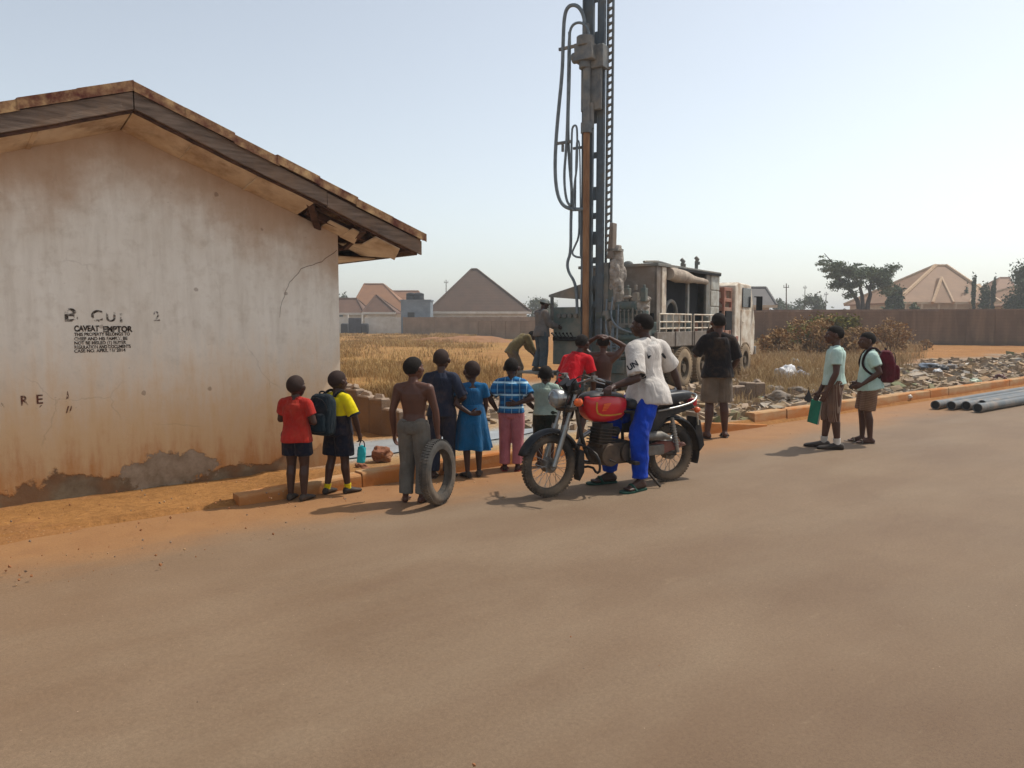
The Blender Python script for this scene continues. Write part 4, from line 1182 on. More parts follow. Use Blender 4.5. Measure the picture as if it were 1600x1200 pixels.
# gold stripe and orange wing mark laid on each flank
def flank_y(x, z):
    for (x0, h0, t0, b0), (x1, h1, t1, b1) in zip(prof, prof[1:]):
        if x1 <= x <= x0:
            k = (x0 - x) / (x0 - x1); hw = h0 + (h1 - h0) * k; tz = t0 + (t1 - t0) * k; bz = b0 + (b1 - b0) * k
            s_ = max(-1, min(1, (z - (tz + bz) / 2) / ((tz - bz) / 2)))
            sa = math.copysign(abs(s_) ** (1 / .75), s_); ca = math.sqrt(max(0, 1 - sa * sa)) ** .6
            return hw * ca * (1 - .12 * max(0, -s_)) + .003
    return .1
for sgn in (1, -1):
    m = MB()
    path = [(XF - .44, .86), (XF - .435, .80), (XF - .45, .755), (XF - .5, .735), (XF - .58, .73), (XF - .66, .73), (XF - .74, .735)]
    for (xa_, za), (xb2, zb2) in zip(path, path[1:]):
        d = V((xb2 - xa_, zb2 - za)).normalized(); nx, nz = -d.y * .007, d.x * .007
        q = [(xa_ - nx, za - nz), (xb2 - nx, zb2 - nz), (xb2 + nx, zb2 + nz), (xa_ + nx, za + nz)]
        m.add([V((x, sgn * flank_y(x, z), z)) for x, z in q], [(0, 1, 2, 3)])
    m.build('stripe', bk_gold, tank, 0, recalc=False)
    m = MB(); cx, cz = XF - .53, .81
    for k in range(5):
        z0 = cz + .032 - k * .014; L = .075 - .012 * k
        q = [(cx + .02 + k * .004, z0 - .012), (cx + .02 + k * .004, z0), (cx - L + .01, z0 + .006 - k * .002), (cx - L + .02, z0 - .008)]
        m.add([V((x, sgn * flank_y(x, z), z)) for x, z in q], [(0, 1, 2, 3)])
    m.build('wing_emblem', pm('orange_emblem', '#e0662a', '#d2571f', 9, .4), tank, 0, recalc=False)
# seat
m = MB(); rings = []
for x, hw, zt_, zb in [(XF - .84, .08, .865, .78), (XF - .9, .115, .862, .76), (XF - 1.02, .13, .865, .75), (XF - 1.15, .135, .885, .755), (XF - 1.2, .135, .905, .76), (XF - 1.35, .132, .915, .775), (XF - 1.5, .125, .92, .8), (XF - 1.62, .11, .915, .82), (XF - 1.67, .07, .9, .84)]:
    ring = []
    for k in range(20):
        a = 2 * PI * k / 20; ca, sa = math.cos(a), math.sin(a)
        ring.append(V((x, hw * math.copysign(abs(ca) ** .5, ca), (zt_ + zb) / 2 + (zt_ - zb) / 2 * math.copysign(abs(sa) ** .6, sa))))
    rings.append(ring)
m.rings(rings); st = m.build('seat', bk_seat, bike, 60); sub = st.modifiers.new('s', 'SUBSURF'); sub.levels = 1; sub.render_levels = 2
m = MB(); m.tube([(XF - 1.15, .15, .74), (XF - 1.4, .16, .765), (XF - 1.62, .14, .80), (XF - 1.72, .09, .86), (XF - 1.73, 0, .875), (XF - 1.72, -.09, .86), (XF - 1.62, -.14, .80), (XF - 1.4, -.16, .765), (XF - 1.15, -.15, .74)], .011, 8, smooth=2); m.build('grab_rail', bk_chrome, bike, 60)
m = MB(); m.box((XF - 1.72, 0, .785), (.06, .12, .075)); tl = m.build('tail_light', bk_redlens, bike, 30, .015)
m = MB(); m.box((XF - 1.74, 0, .62), (.01, .17, .13), Euler((0, .15, 0)).to_matrix()); m.build('number_plate', pm('dusty_plate', '#c9c2b2', '#a99d88', 8, .6), bike, 30)
for sy in (.13, -.13):
    m = MB(); m.ell((XF - 1.68, sy, .72), (.035, .03, .03)); m.cyl((XF - 1.68, 0, .72), (XF - 1.68, sy, .72), .008, None, 6); m.build('indicator', bk_orange, bike, 60)
# side covers, tail, frame
for sgn in (1, -1):
    m = MB(); m.prism([(XF - .86, .74), (XF - 1.2, .75), (XF - 1.62, .80), (XF - 1.66, .74), (XF - 1.3, .66), (XF - 1.1, .50), (XF - .9, .52)], .05, Matrix.Translation((0, sgn * .1, 0))); m.build('side_cover', bk_black, bike, 30, .012)
m = MB()
m.tube([(XF - .29, 0, .86), (XF - .33, 0, .62), (XF - .42, .0, .34), (XF - .52, 0, .25), (XF - .95, 0, .27)], .02, 8, smooth=1)
for sy in (.09, -.09):
    m.tube([(XF - .3, sy * .3, .84), (XF - .85, sy, .74), (XF - 1.4, sy * 1.2, .74)], .015, 8); m.tube([(XF - .92, sy, .3), (XF - .9, sy, .74)], .016, 8)
    m.tube([(0, sy * 1.1, R_), (XF - .92, sy, .36)], .02, 8)
m.build('frame', bk_dark, bike, 60)
for sy in (.13, -.13):
    m = MB(); m.cyl((0.0, sy, R_ + .02), (-.01 + .09, sy, .66), .02, None, 10); 
    for k in range(9): m.cyl((.02 + .007 * k, sy, R_ + .09 + .027 * k), (.021 + .007 * k, sy, R_ + .1 + .027 * k), .032, None, 12)
    m.build('shock_absorber', bk_chrome, bike, 40)
# engine
m = MB(); m.box((XF - .70, 0, .36), (.36, .24, .2)); m.cyl((XF - .82, -.15, .36), (XF - .82, .15, .36), .1, None, 20); m.cyl((XF - .6, -.14, .35), (XF - .6, .145, .35), .105, None, 20); m.box((XF - .58, 0, .51), (.15, .16, .18), Euler((0, -.12, 0)).to_matrix())
for k in range(6): m.box((XF - .58 - .004 * k, 0, .45 + .028 * k), (.2, .21, .01), Euler((0, -.12, 0)).to_matrix())
m.box((XF - .6, 0, .62), (.14, .15, .05)); m.cyl((XF - .78, 0, .55), (XF - .7, 0, .56), .045); m.build('engine', bk_dark, bike, 30, .012)
m = MB(); m.tube([(XF - .5, -.06, .56), (XF - .4, -.09, .5), (XF - .38, -.12, .32), (XF - .5, -.15, .24), (XF - .8, -.16, .24), (XF - 1.0, -.16, .27)], .02, 10, smooth=2); m.cyl((XF - .95, -.17, .27), (XF - 1.65, -.18, .38), .042, .05, 18); m.build('exhaust', bk_chrome, bike, 50)
# lower left side as the photo shows it: silver box, chain cover, footpegs
m = MB(); m.tube([(XF - .86, .13, .47), (XF - 1.0, .15, .5), (XF - 1.18, .16, .5), (XF - 1.3, .16, .47)], [.03, .045, .045, .02], 14); m.box((XF - 1.02, .14, .36), (.42, .05, .1)); m.cyl((XF - .95, .13, .3), (XF - .95, .17, .42), .012); m.build('passenger_footrest_bracket', bk_alloy, bike, 40, .008)
m = MB(); m.prism([(.42, .31), (.42, .39), (.2, .44), (.06, .42), (-.1, .4), (-.13, .37), (0, .34), (.2, .3)], .05, Matrix.Translation((0, .1, 0))); m.build('chain_cover', pm('oxide_red_cover', '#7d4038', '#5d322c', 6, .6, dirt='#7a6654', dirt_amt=.3), bike, 30, .012)
m = MB(); m.cyl((XF - .78, -.3, .28), (XF - .78, .3, .28), .012, None, 8)
for sy in (.26, -.26): m.box((XF - .78, sy, .285), (.05, .1, .03))
m.tube([(XF - .6, .2, .3), (XF - .52, .22, .33), (XF - .5, .26, .33)], .009, 6); m.build('footpegs', bk_black, bike, 40)
m = MB(); m.tube([(XF - .36, 0, .45), (XF - .34, .16, .44), (XF - .36, .27, .38), (XF - .38, .27, .25), (XF - .42, .16, .2), (XF - .48, 0, .24), (XF - .42, -.16, .2), (XF - .38, -.27, .25), (XF - .36, -.27, .38), (XF - .34, -.16, .44)], .012, 8, True, 1); m.build('crash_bar', bk_black, bike, 60)
m = MB(); m.tube([(XF - .95, .1, .27), (XF - 1.08, .2, .08), (XF - 1.12, .24, .015)], .012, 8); m.build('side_stand', bk_dark, bike, 60)

# ================================================================== LOOSE TYRE, PIPES, STONES
ty_m = pm('dusty_worn_tyre', '#4d4a46', '#35322f', 6, .9, bs=40, bst=.35, dirt='#80705f', dirt_amt=.35)
m = MB(); prof = []
for k in range(14):
    a = 2 * PI * k / 14
    if 5 <= k <= 9: prof.append((.285 - .088 + (.012 if k == 7 else .0), .052 * math.sin(a) * (0.6 if k == 7 else 1.0)))
    else: prof.append((.285 - .045 + .045 * math.cos(a), .05 * math.sin(a)))
m.lathe(prof, (0, 0, .285), (1, 0, 0), 56, closed=True)
for k in range(60):
    a = 2 * PI * k / 60
    for s_ in (-1, 1): m.box((s_ * .02, math.sin(a + s_ * .03) * .278, .285 + math.cos(a + s_ * .03) * .278), (.03, .02, .016), Euler((-(a + s_ * .03), 0, s_ * .3)).to_matrix())
tyre = m.build('motorcycle_tyre', ty_m, None, 50)
tyre.location = gp(687, 788) + V((0, 0, .006)); tyre.rotation_euler = (0, math.radians(-3), math.radians(-22))
tag(tyre, 'bare black motorcycle tyre stood upright beside the shirtless boy', 'tyre')

pvc = pm('grey_pvc_pipe', '#5c6265', '#4d5356', 2, .5, bs=30, bst=.08, dirt='#8d7a66', dirt_amt=.2, stretch=(1, 1, 1))
pvc_in = pm('shaded_pipe_inside', '#2a2c2e', '#1d1f20', 3, .8)
def pvc_pipe(p0, ang, L, r, z, label):
    d = V((math.sin(ang), math.cos(ang), 0)); root = empty('water_pipe', (p0.x, p0.y, z), PI / 2 - ang, label, 'pipe', 'grey water pipes along the kerb')
    m = MB(); m.lathe([(r, 0), (r, L), (r * .9, L), (r * .9, .0)], (0, 0, 0), (1, 0, 0), 28, closed=True); m.lathe([(r * 1.07, .18), (r * 1.07, .0), (r, -.001), (r, .2)], (0, 0, 0), (1, 0, 0), 28, closed=True)
    o = m.build('tube', pvc, root, 40)
    m = MB(); m.lathe([(r * .895, .02), (r * .88, L - .02)], (0, 0, 0), (1, 0, 0), 24, False); m.build('bore', pvc_in, root, 40, recalc=False)  # dark capped core: the shade inside the pipe ends is painted
    return root
pr = .077
for i, (px, py, lab, dz) in enumerate(((1461, 640, 'rear grey pipe lying nearest the kerb, its end furthest left', 0), (1486, 641, 'second grey pipe out from the kerb, end just right of the rear one', 0), (1509, 641, 'middle grey pipe of the row beside the kerb', 0), (1534, 639, 'grey pipe half hidden behind the front pipe', .0), (1527, 645, 'front grey pipe lying on the road side of the row, whole round end in view', 0))):
    g = gp(px, py); pvc_pipe(g, RA + math.radians((-.6, -.2, .4, .9, 1.2)[i]), 6.0 + .1 * i, pr, pr + .006, lab)
def rock(name, loc, r, mat, label, cat='rock', group=None, seed=1, sq=.8, sink=.25):
    m = MB(); bm = bmesh.new(); bmesh.ops.create_icosphere(bm, subdivisions=4, radius=1)
    for v in bm.verts:
        c = v.co.copy(); q = c * 1.1 + V((seed * 9.1, seed * 3.3, seed))
        k = 1 + .5 * noise.noise(q) + .14 * noise.noise(q * 3.3) + .05 * noise.noise(q * 9)
        cl = noise.cell(q * 1.2) * .12
        v.co = V((c.x * k * r[0], c.y * k * r[1], c.z * (k + cl * .3) * r[2]))
    me = bpy.data.meshes.new(name); bm.to_mesh(me); bm.free(); me.materials.append(mat)
    me.polygons.foreach_set('use_smooth', [True] * len(me.polygons)); me.set_sharp_from_angle(angle=math.radians(38))
    o = bpy.data.objects.new(name, me); COL.objects.link(o); o.location = V(loc) + V((0, 0, r[2] * (1 - sink)))
    o.rotation_euler = (0, 0, seed); return tag(o, label, cat, group)
red_rock = pm('red_brown_boulder', '#8d5d45', '#6b4433', 4, .95, bs=14, bst=.8, bd=.03, dirt='#b08560', dirt_amt=.3)
grey_rock = pm('grey_rubble_stone', '#83786c', '#5f564e', 4, .95, bs=14, bst=.8, bd=.03, dirt='#a08a72', dirt_amt=.3)
rock('boulder', gp(597, 722, .03), (.125, .11, .1), red_rock, 'red brown boulder lying by the slurry behind the kerb', 'rock', None, 2, sink=.1)
rock('stone', gp(563, 733, .06), (.07, .06, .045), red_rock, 'small red stone in the loose earth left of the boulder', 'rock', None, 5)
rock('stone', gp(571, 737, .06), (.05, .045, .03), red_rock, 'smallest red stone close to the kerb below the boulder', 'rock', None, 7)
rock('stone', gp(648, 720, .05), (.12, .05, .035), grey_rock, 'flat grey stone behind the kerb near the shirtless boy', 'rock', None, 9)
for i, (px, py, r, lab) in enumerate(((1213, 629, .26, 'largest grey rubble stone beside the block wall stub'), (1199, 636, .12, 'small dark grey stone in front of the block wall stub'), (1183, 641, .1, 'smallest grey stone nearest the standing man'), (1224, 634, .12, 'grey stone touching the right of the largest rubble stone'), (1247, 617, .2, 'grey stone pile top further behind the rubble stones'), (1208, 614, .2, 'grey stone at the back by the end of the wall stub'))):
    rock('stone', gp(px, py, .06), (r, r * .8, r * .5), grey_rock, lab, 'rock', 'grey rubble stones behind the kerb', 11 + i)
m = MB(); m.box((0, 0, .05), (.62, .26, .1)); slab = m.build('concrete_block', block_top, None, 30, .015); slab.location = gp(598, 655, .05); slab.rotation_euler = (.08, .1, .3)
tag(slab, 'pale broken concrete block lying behind the slurry by the low wall', 'block')
# ================================================================== PEOPLE
def skin_mat(name, c1, c2):
    t = NT(name)
    col = t.mix(t.ramp(t.noise(6, 5, .6), .3, .7), rgb(c1), rgb(c2))
    t.bump(t.noise(120, 3, .6), .15, .002)
    t.b.inputs['Subsurface Weight'].default_value = 0.05
    t.b.inputs['Subsurface Radius'].default_value = (.01, .004, .002)
    return t.done(col, .48, 0, .35)
SK1 = skin_mat('dark_brown_skin', '#553629', '#442b20'); SK2 = skin_mat('deep_brown_skin', '#472e24', '#38231b'); SK3 = skin_mat('warm_brown_skin', '#5e3c2e', '#4c2f24')
t = NT('black_cropped_hair'); t.bump(t.noise(220, 3, .7), .8, .006)
HAIR = t.done(t.mix(t.noise(40, 4), rgb('#171412'), rgb('#241d19')), .85, 0, .15)
t = NT('short_shaved_hair'); t.bump(t.noise(260, 3, .7), .5, .003)
HAIR2 = t.done(t.mix(t.noise(30, 4), rgb('#2e2320'), rgb('#3a2c27')), .8, 0, .15)
t = NT('eyeball'); ez = t.xyz('Generated')
EYE = t.done(t.mix(t.step(ez[1], .84, .88), rgb('#8d7f72'), rgb('#140c08')), .2, 0, .5)

BASE = dict(pel=(0, 0, .525), wst=(0, .004, .61), cst=(0, 0, .715), nck=(0, -.012, .822), head=(0, .012, .915),
            shL=(-.098, -.006, .778), shR=(.098, -.006, .778), elL=(-.132, -.02, .615), elR=(.132, -.02, .615),
            wrL=(-.148, .02, .48), wrR=(.148, .02, .48), hipL=(-.05, 0, .51), hipR=(.05, 0, .51),
            knL=(-.056, .012, .285), knR=(.056, .012, .285), anL=(-.058, -.012, .045), anR=(.058, -.012, .045),
            toL=(-.075, .085, .018), toR=(.075, .085, .018))

def ring_at(c, lat, fwd, hw, hd, n=20, p=.9):
    out = []
    for k in range(n):
        a = 2 * PI * k / n; ca, sa = math.cos(a), math.sin(a)
        out.append(c + lat * hw * math.copysign(abs(ca) ** p, ca) + fwd * hd * math.copysign(abs(sa) ** p, sa))
    return out

class Person:
    def __init__(s, label, loc, rz, h, pose=None, skin=SK1, hr=.165, bw=1.0, head_rot=(0, 0, 0), hair=HAIR, hands=None, units='h', group='people watching the drilling', hair_k=1.0, seed=1.0):
        s.h = h; s.seed = seed
        s.root = empty('person', loc, rz, label, 'person', group)
        J = dict(BASE)
        if pose:
            for k, v in pose.items(): J[k] = tuple(x / h for x in v) if units == 'm' else v
        s.J = {k: V(v) * h for k, v in J.items()}
        s.bw = bw; s.skin = skin; s.hh = hr * h; s.hands = hands or {}
        J = s.J
        s.HR = Euler((math.radians(head_rot[0]), math.radians(head_rot[1]), math.radians(head_rot[2])), 'ZXY' if False else 'XYZ').to_matrix()
        # spine frames
        latP = (J['hipR'] - J['hipL']).normalized(); latS = (J['shR'] - J['shL']).normalized()
        s.latP, s.latS = latP, latS
        P = [J['pel'] - (J['wst'] - J['pel']).normalized() * .055 * h, J['pel'], J['wst'], J['cst'], J['nck']]
        s.frames = []
        for i, p in enumerate(P):
            a, b = P[max(i - 1, 0)], P[min(i + 1, 4)]
            tan = (b - a).normalized(); k = i / 4
            lat = (latP * (1 - k) + latS * k); lat = (lat - tan * lat.dot(tan)).normalized()
            fw = tan.cross(lat) * 1.0
            s.frames.append((p, lat, fw, tan))
        s.body(); s.make_hair(hair, hair_k); s.eyes()
    def sec(s, t):
        """frame at spine parameter t (0 crotch .. 4 neck)"""
        t = max(-1.2, min(4, t)); i = int(max(0, min(3, math.floor(t)))); k = t - i
        a, b = s.frames[i], s.frames[i + 1]
        lat = (a[1] * (1 - k) + b[1] * k).normalized(); fw = (a[2] * (1 - k) + b[2] * k).normalized()
        return a[0] + (b[0] - a[0]) * k, lat, fw
    def loft(s, mb, secs, extra=0.0):
        h = s.h; rs = []
        for t, hw, hd in secs:
            c, lat, fw = s.sec(t)
            rs.append(ring_at(c, lat, fw, hw * h * s.bw + extra, hd * h * s.bw + extra))
        mb.rings(rs)
    TORSO = [(0.1, .05, .045), (.5, .078, .058), (1.0, .084, .062), (1.5, .078, .056), (2.0, .072, .05), (2.5, .08, .054), (3.0, .09, .058), (3.35, .088, .054), (3.65, .066, .044), (3.9, .036, .034), (4.0, .03, .031)]
    def body(s):
        J, h, bw = s.J, s.h, s.bw
        m = MB(); s.loft(m, s.TORSO)
        hd, hh = J['head'], s.hh
        up = s.HR @ V((0, 0, 1)); fwd = s.HR @ V((0, 1, 0))
        m.cap(J['nck'] - (J['nck'] - J['cst']).normalized() * .02 * h, hd - up * hh * .28 - fwd * hh * .08, .033 * h * bw, .03 * h * bw)
        for S_ in 'LR':
            sh, el, wr = J['sh' + S_], J['el' + S_], J['wr' + S_]
            m.cap(J['nck'].lerp(sh, .2) - V((0, 0, .004 * h)), sh, .026 * h * bw, .033 * h * bw)
            m.cap(J['cst'].lerp(sh, .4), sh, .044 * h * bw, .034 * h * bw)
            m.cap(sh, sh.lerp(el, .5), .036 * h * bw, .029 * h * bw); m.cap(sh.lerp(el, .5), el, .029 * h * bw, .023 * h * bw)
            m.cap(el, el.lerp(wr, .35), .023 * h * bw, .0245 * h * bw); m.cap(el.lerp(wr, .35), wr, .0245 * h * bw, .0155 * h * bw)
            hp, kn, an, to = J['hip' + S_], J['kn' + S_], J['an' + S_], J['to' + S_]
            m.cap(hp, hp.lerp(kn, .4), .052 * h * bw, .047 * h * bw); m.cap(hp.lerp(kn, .4), kn, .047 * h * bw, .033 * h * bw)
            bk = (J['cst'] - J['pel']); bkd = -s.frames[1][2]
            m.ell(hp + bkd * .016 * h + V((0, 0, .01 * h)), .046 * h * bw)
            shin = (an - kn); side = shin.normalized()
            m.cap(kn, kn.lerp(an, .3) + bkd * .008 * h, .032 * h * bw, .034 * h * bw); m.cap(kn.lerp(an, .3) + bkd * .008 * h, an, .034 * h * bw, .0195 * h * bw)
            fdir = (to - an); fdir.z = 0; fdir.normalize(); fl = .15 * h
            heel = V((an.x, an.y, an.z - .022 * h)) - fdir * .022 * h
            ball = heel + fdir * fl * .68; ball.z = heel.z - .006 * h
            m.cap(an, heel, .021 * h, .022 * h, 12); m.cap(an, ball, .02 * h, .016 * h, 12); m.cap(heel, ball, .021 * h, .017 * h, 12)
            wd = V((-fdir.y, fdir.x, 0))
            sgn = 1 if S_ == 'L' else -1
            for q in range(5):
                off = (q - 2) * .0125 * h; r = (.0095 if q == (4 if sgn < 0 else 0) else .0075) * h
                b0 = ball + wd * off * -sgn * 1.0 - V((0, 0, .004 * h)); m.cap(b0, b0 + fdir * (.034 - .004 * abs(q - 1)) * h, r, r * .9, 8)
            s.hand(m, S_)
        # head
        R = s.HR
        def hp_(x, y, z): return hd + R @ (V((x, y, z)) * hh)
        m.ell(hp_(0, -.06, .09), (.355 * hh, .44 * hh, .41 * hh), R, 24, 16)
        m.ell(hp_(0, .10, -.12), (.285 * hh, .32 * hh, .34 * hh), R, 20, 14)
        m.ell(hp_(0, .2, -.33), (.16 * hh, .17 * hh, .14 * hh), R)
        m.ell(hp_(0, .33, .1), (.24 * hh, .09 * hh, .06 * hh), R)
        m.cap(hp_(0, .40, .04), hp_(0, .47, -.1), .035 * hh, .06 * hh, 10); m.ell(hp_(.06, .43, -.11), .045 * hh); m.ell(hp_(-.06, .43, -.11), .045 * hh)
        m.ell(hp_(0, .405, -.215), (.13 * hh, .06 * hh, .035 * hh), R); m.ell(hp_(0, .395, -.27), (.115 * hh, .06 * hh, .04 * hh), R)
        for x in (-1, 1):
            m.ell(hp_(x * .18, .28, -.08), (.1 * hh, .1 * hh, .1 * hh), R)
            er = R @ Euler((0, x * .1, x * -.45)).to_matrix()
            m.ell(hp_(x * .385, -.03, -.04), (.045 * hh, .09 * hh, .13 * hh), er, 12, 8)
        organic(m, 'body', s.skin, s.root, max(.0046, .0042 * h), 3)
    def hand(s, m, S_):
        J, h = s.J, s.h; wr, el = J['wr' + S_], J['el' + S_]
        spec = s.hands.get(S_, {})
        d = V(spec['dir']).normalized() if 'dir' in spec else (wr - el).normalized()
        curl = spec.get('curl', .35); sgn = 1 if S_ == 'L' else -1
        # palm normal: faces the thigh by default
        n = V(spec['palm']) if 'palm' in spec else V((sgn, 0, 0))
        n = n - d * n.dot(d)
        if n.length < .1: n = V((0, 1, 0)) - d * d.y
        n.normalize(); w = d.cross(n) * -sgn        # towards the thumb side
        if 'thumb' in spec and w.dot(V(spec['thumb'])) < 0: w = -w
        L = .108 * h
        pc = wr + d * L * .24
        rs = []
        for k, (a, hw, ht) in enumerate(((0, .014, .012), (.12, .018, .012), (.28, .0225, .0115), (.42, .0235, .0105), (.48, .021, .008))):
            rs.append(ring_at(wr + d * L * a, w, n, hw * h, ht * h, 14))
        m.rings(rs)
        for q, (off, ln) in enumerate(((.0165, .44), (.0055, .5), (-.0055, .47), (-.0165, .38))):
            p = wr + d * L * .44 + w * off * h; dd = (d + w * off * 4).normalized(); r = .0066 * h
            for sg in range(3):
                ang = curl * (.5 + .5 * sg) * (1 + .12 * q)
                dd = (dd * math.cos(ang * .6) + n * math.sin(ang * .6)).normalized()
                e = p + dd * L * ln * (.42, .32, .26)[sg]
                m.cap(p, e, r, r * .9, 8); p = e; r *= .9
        p = wr + d * L * .12 + w * .014 * h; dd = (d * .75 + w * .65 + n * .2).normalized(); r = .008 * h
        for sg in range(3):
            e = p + dd * L * (.2, .17, .13)[sg]; m.cap(p, e, r, r * .9, 8); p = e; r *= .9
            dd = (dd + d * .35 + n * .15 * (1 + curl)).normalized()
    def make_hair(s, mat, k=1.0):
        hd, hh, R = s.J['head'], s.hh, s.HR
        bm = bmesh.new(); bmesh.ops.create_icosphere(bm, subdivisions=5, radius=1)
        for v in bm.verts:
            c = v.co
            # hairline: high in front, low on the nape, round the ears
            lim = -.62 + .98 * smooth01(-.45, .8, c.y) + (.16 if abs(c.x) > .8 and abs(c.y) < .3 else 0)
            th = .012 + .03 * k * smooth01(lim, lim + .5, c.z) - .07 * smooth01(lim + .06, lim - .12, c.z)
            nz = noise.noise(c * 14 + V((s.seed, 0, 0))) * .012 + noise.noise(c * 40) * .008
            f = 1 + th + (nz if th > 0 else 0)
            p = V((c.x * .355 * f, -.06 + c.y * .44 * f, .09 + c.z * .41 * f))
            v.co = hd + R @ (p * hh)
        me = bpy.data.meshes.new('hair'); bm.to_mesh(me); bm.free(); me.materials.append(mat)
        me.polygons.foreach_set('use_smooth', [True] * len(me.polygons))
        o = bpy.data.objects.new('hair', me); COL.objects.link(o); o.parent = s.root
    def eyes(s):
        hd, hh, R = s.J['head'], s.hh, s.HR
        for x in (-1, 1):
            m = MB(); m.ell((0, 0, 0), .043 * hh, None, 14, 10)
            o = m.build('eye', EYE, s.root, 60); o.location = hd + R @ (V((x * .15, .318, .02)) * hh); o.rotation_euler = R.to_euler()
    # ---- clothes
    def shirt(s, mat, sleeve=.55, hem=.3, e=.012, flare=.0, name='shirt', neck=3.75, sl_r=1.0, wr=None, noarm=False, drape=0.0):
        J, h, bw = s.J, s.h, s.bw; m = MB()
        secs = [(hem, .097 + flare, .082 + flare)] + [(t, a, b) for t, a, b in [(.7, .096 + flare * .8, .081 + flare * .8), (1.2, .093 + flare * .6, .076 + flare * .6), (1.6, .088 + flare * .4, .068 + flare * .4), (2.0, .084 + flare * .3, .062 + flare * .3), (2.6, .087, .06), (3.1, .089, .059), (3.4, .078, .06), (3.65, .06, .056)] if hem + .1 < t < neck - .05] + [(neck if neck > 3.7 else neck, .052, .05) if neck > 3.5 else (neck, .088, .062)] + [][:0] + ([(neck + .01, .05, .048)] if neck > 3.5 else [(neck + .01, .08, .055)])
        s.loft(m, secs, e)
        for S_ in 'LR':
            if drape: m.cap(J['hip' + S_] + V((0, 0, .02 * h)), J['hip' + S_].lerp(J['kn' + S_], drape), .062 * h * bw + e, .06 * h * bw + e)
            if noarm: continue
            sh, el, wr_ = J['sh' + S_], J['el' + S_], J['wr' + S_]
            m.cap(J['nck'].lerp(sh, .25) - V((0, 0, .006 * h)), sh, .024 * h * bw + e, .031 * h * bw + e * .8)
            m.cap(J['cst'].lerp(sh, .4), sh, .045 * h * bw + e, .033 * h * bw + e * .8)
            if noarm: continue
            if sleeve <= 1:
                m.cyl(sh, sh.lerp(el, sleeve), .033 * h * bw + e, (.034 * h * bw + e) * sl_r, 16)
            else:
                m.cap(sh, el, .037 * h * bw + e, .028 * h * bw + e); m.cyl(el, el.lerp(wr_, sleeve - 1), .028 * h * bw + e, .02 * h * bw + e, 16)
        return organic(m, name, mat, s.root, .0065 * max(1, h * .8), 4, wr or (.008 * h, 9 / h, .5), s.seed)
    def legs(s, mat, to=.5, e=.008, name='shorts', flare=0.0, waist=1.4, wr=None):
        """to: fraction along hip>knee (0..1) or 1+fraction along knee>ankle"""
        J, h, bw = s.J, s.h, s.bw; m = MB()
        s.loft(m, [(.1, .06, .055), (.5, .083, .064), (1.0, .088, .067), (waist, .083, .061)], e)
        for S_ in 'LR':
            hp, kn, an = J['hip' + S_], J['kn' + S_], J['an' + S_]
            bkd = -s.frames[1][2]
            m.ell(hp + bkd * .014 * h + V((0, 0, .012 * h)), .05 * h * bw + e); m.ell(hp, .052 * h * bw + e)
            if to <= 1:
                m.cyl(hp, hp.lerp(kn, to), .054 * h * bw + e, .05 * h * bw + e + flare * h, 18)
            else:
                m.cap(hp, kn, .054 * h * bw + e, .041 * h * bw + e); m.cyl(kn, kn.lerp(an, to - 1), .04 * h * bw + e, .034 * h * bw + e + flare * h, 18)
        return organic(m, name, mat, s.root, .0065 * max(1, h * .8), 4, wr or (.007 * h, 8 / h, .5), s.seed + 3)
    def shoes(s, mat, name='shoe', k=1.0, sole=None):
        J, h = s.J, s.h
        for S_ in 'LR':
            an, to = J['an' + S_], J['to' + S_]; fd = (to - an); fd.z = 0; fd.normalize(); fl = .15 * h * k
            zb = an.z - .045 * h; m = MB(); rs = []
            wd = V((-fd.y, fd.x, 0))
            for a, w, t in ((-.30, .018, .03), (-.24, .026, .06), (0, .03, .062), (.25, .033, .05), (.5, .037, .038), (.7, .035, .032), (.85, .024, .026), (.9, .01, .015)):
                c = V((an.x, an.y, zb)) + fd * fl * a
                rs.append([c + wd * w * h * math.cos(b) + V((0, 0, max(.004, t * h * .5 * (1 + math.sin(b))))) for b in [2 * PI * q / 14 for q in range(14)]])
            m.rings(rs); o = m.build(name, mat, s.root, 60); sb = o.modifiers.new('s', 'SUBSURF'); sb.levels = 1; sb.render_levels = 1
    def sandals(s, mat, name='slipper'):
        J, h = s.J, s.h
        for S_ in 'LR':
            an, to = J['an' + S_], J['to' + S_]; fd = (to - an); fd.z = 0; fd.normalize(); fl = .15 * h
            wd = V((-fd.y, fd.x, 0)); zb = an.z - .05 * h; m = MB()
            out = []
            for a, w in ((-.28, .012), (-.22, .024), (0, .028), (.3, .03), (.6, .038), (.85, .034), (1.0, .015)):
                out.append((a, w))
            ol = [V((an.x, an.y, zb)) + fd * fl * a + wd * w * h for a, w in out] + [V((an.x, an.y, zb)) + fd * fl * a - wd * w * h for a, w in reversed(out)]
            n = len(ol); m.add(ol + [p + V((0, 0, .016)) for p in ol], [tuple(range(n - 1, -1, -1)), tuple(range(n, 2 * n))] + [(k, (k + 1) % n, n + (k + 1) % n, n + k) for k in range(n)])
            c = V((an.x, an.y, zb)) + fd * fl * .42
            m.tube([c + wd * .034 * h + V((0, 0, .01)), c + fd * .02 + V((0, 0, .048 * h)), c - wd * .034 * h + V((0, 0, .01))], .008 * h + .002, 8, smooth=2)
            m.build(name, mat, s.root, 40)
    def socks(s, mat, frac=.25):
        J, h = s.J, s.h
        for S_ in 'LR':
            kn, an = J['kn' + S_], J['an' + S_]; m = MB(); a = an.lerp(kn, frac)
            m.cyl(an - V((0, 0, .02 * h)), a, .024 * h, .028 * h + .002, 14); m.ell(an, .027 * h); o = m.build('sock', mat, s.root, 60)
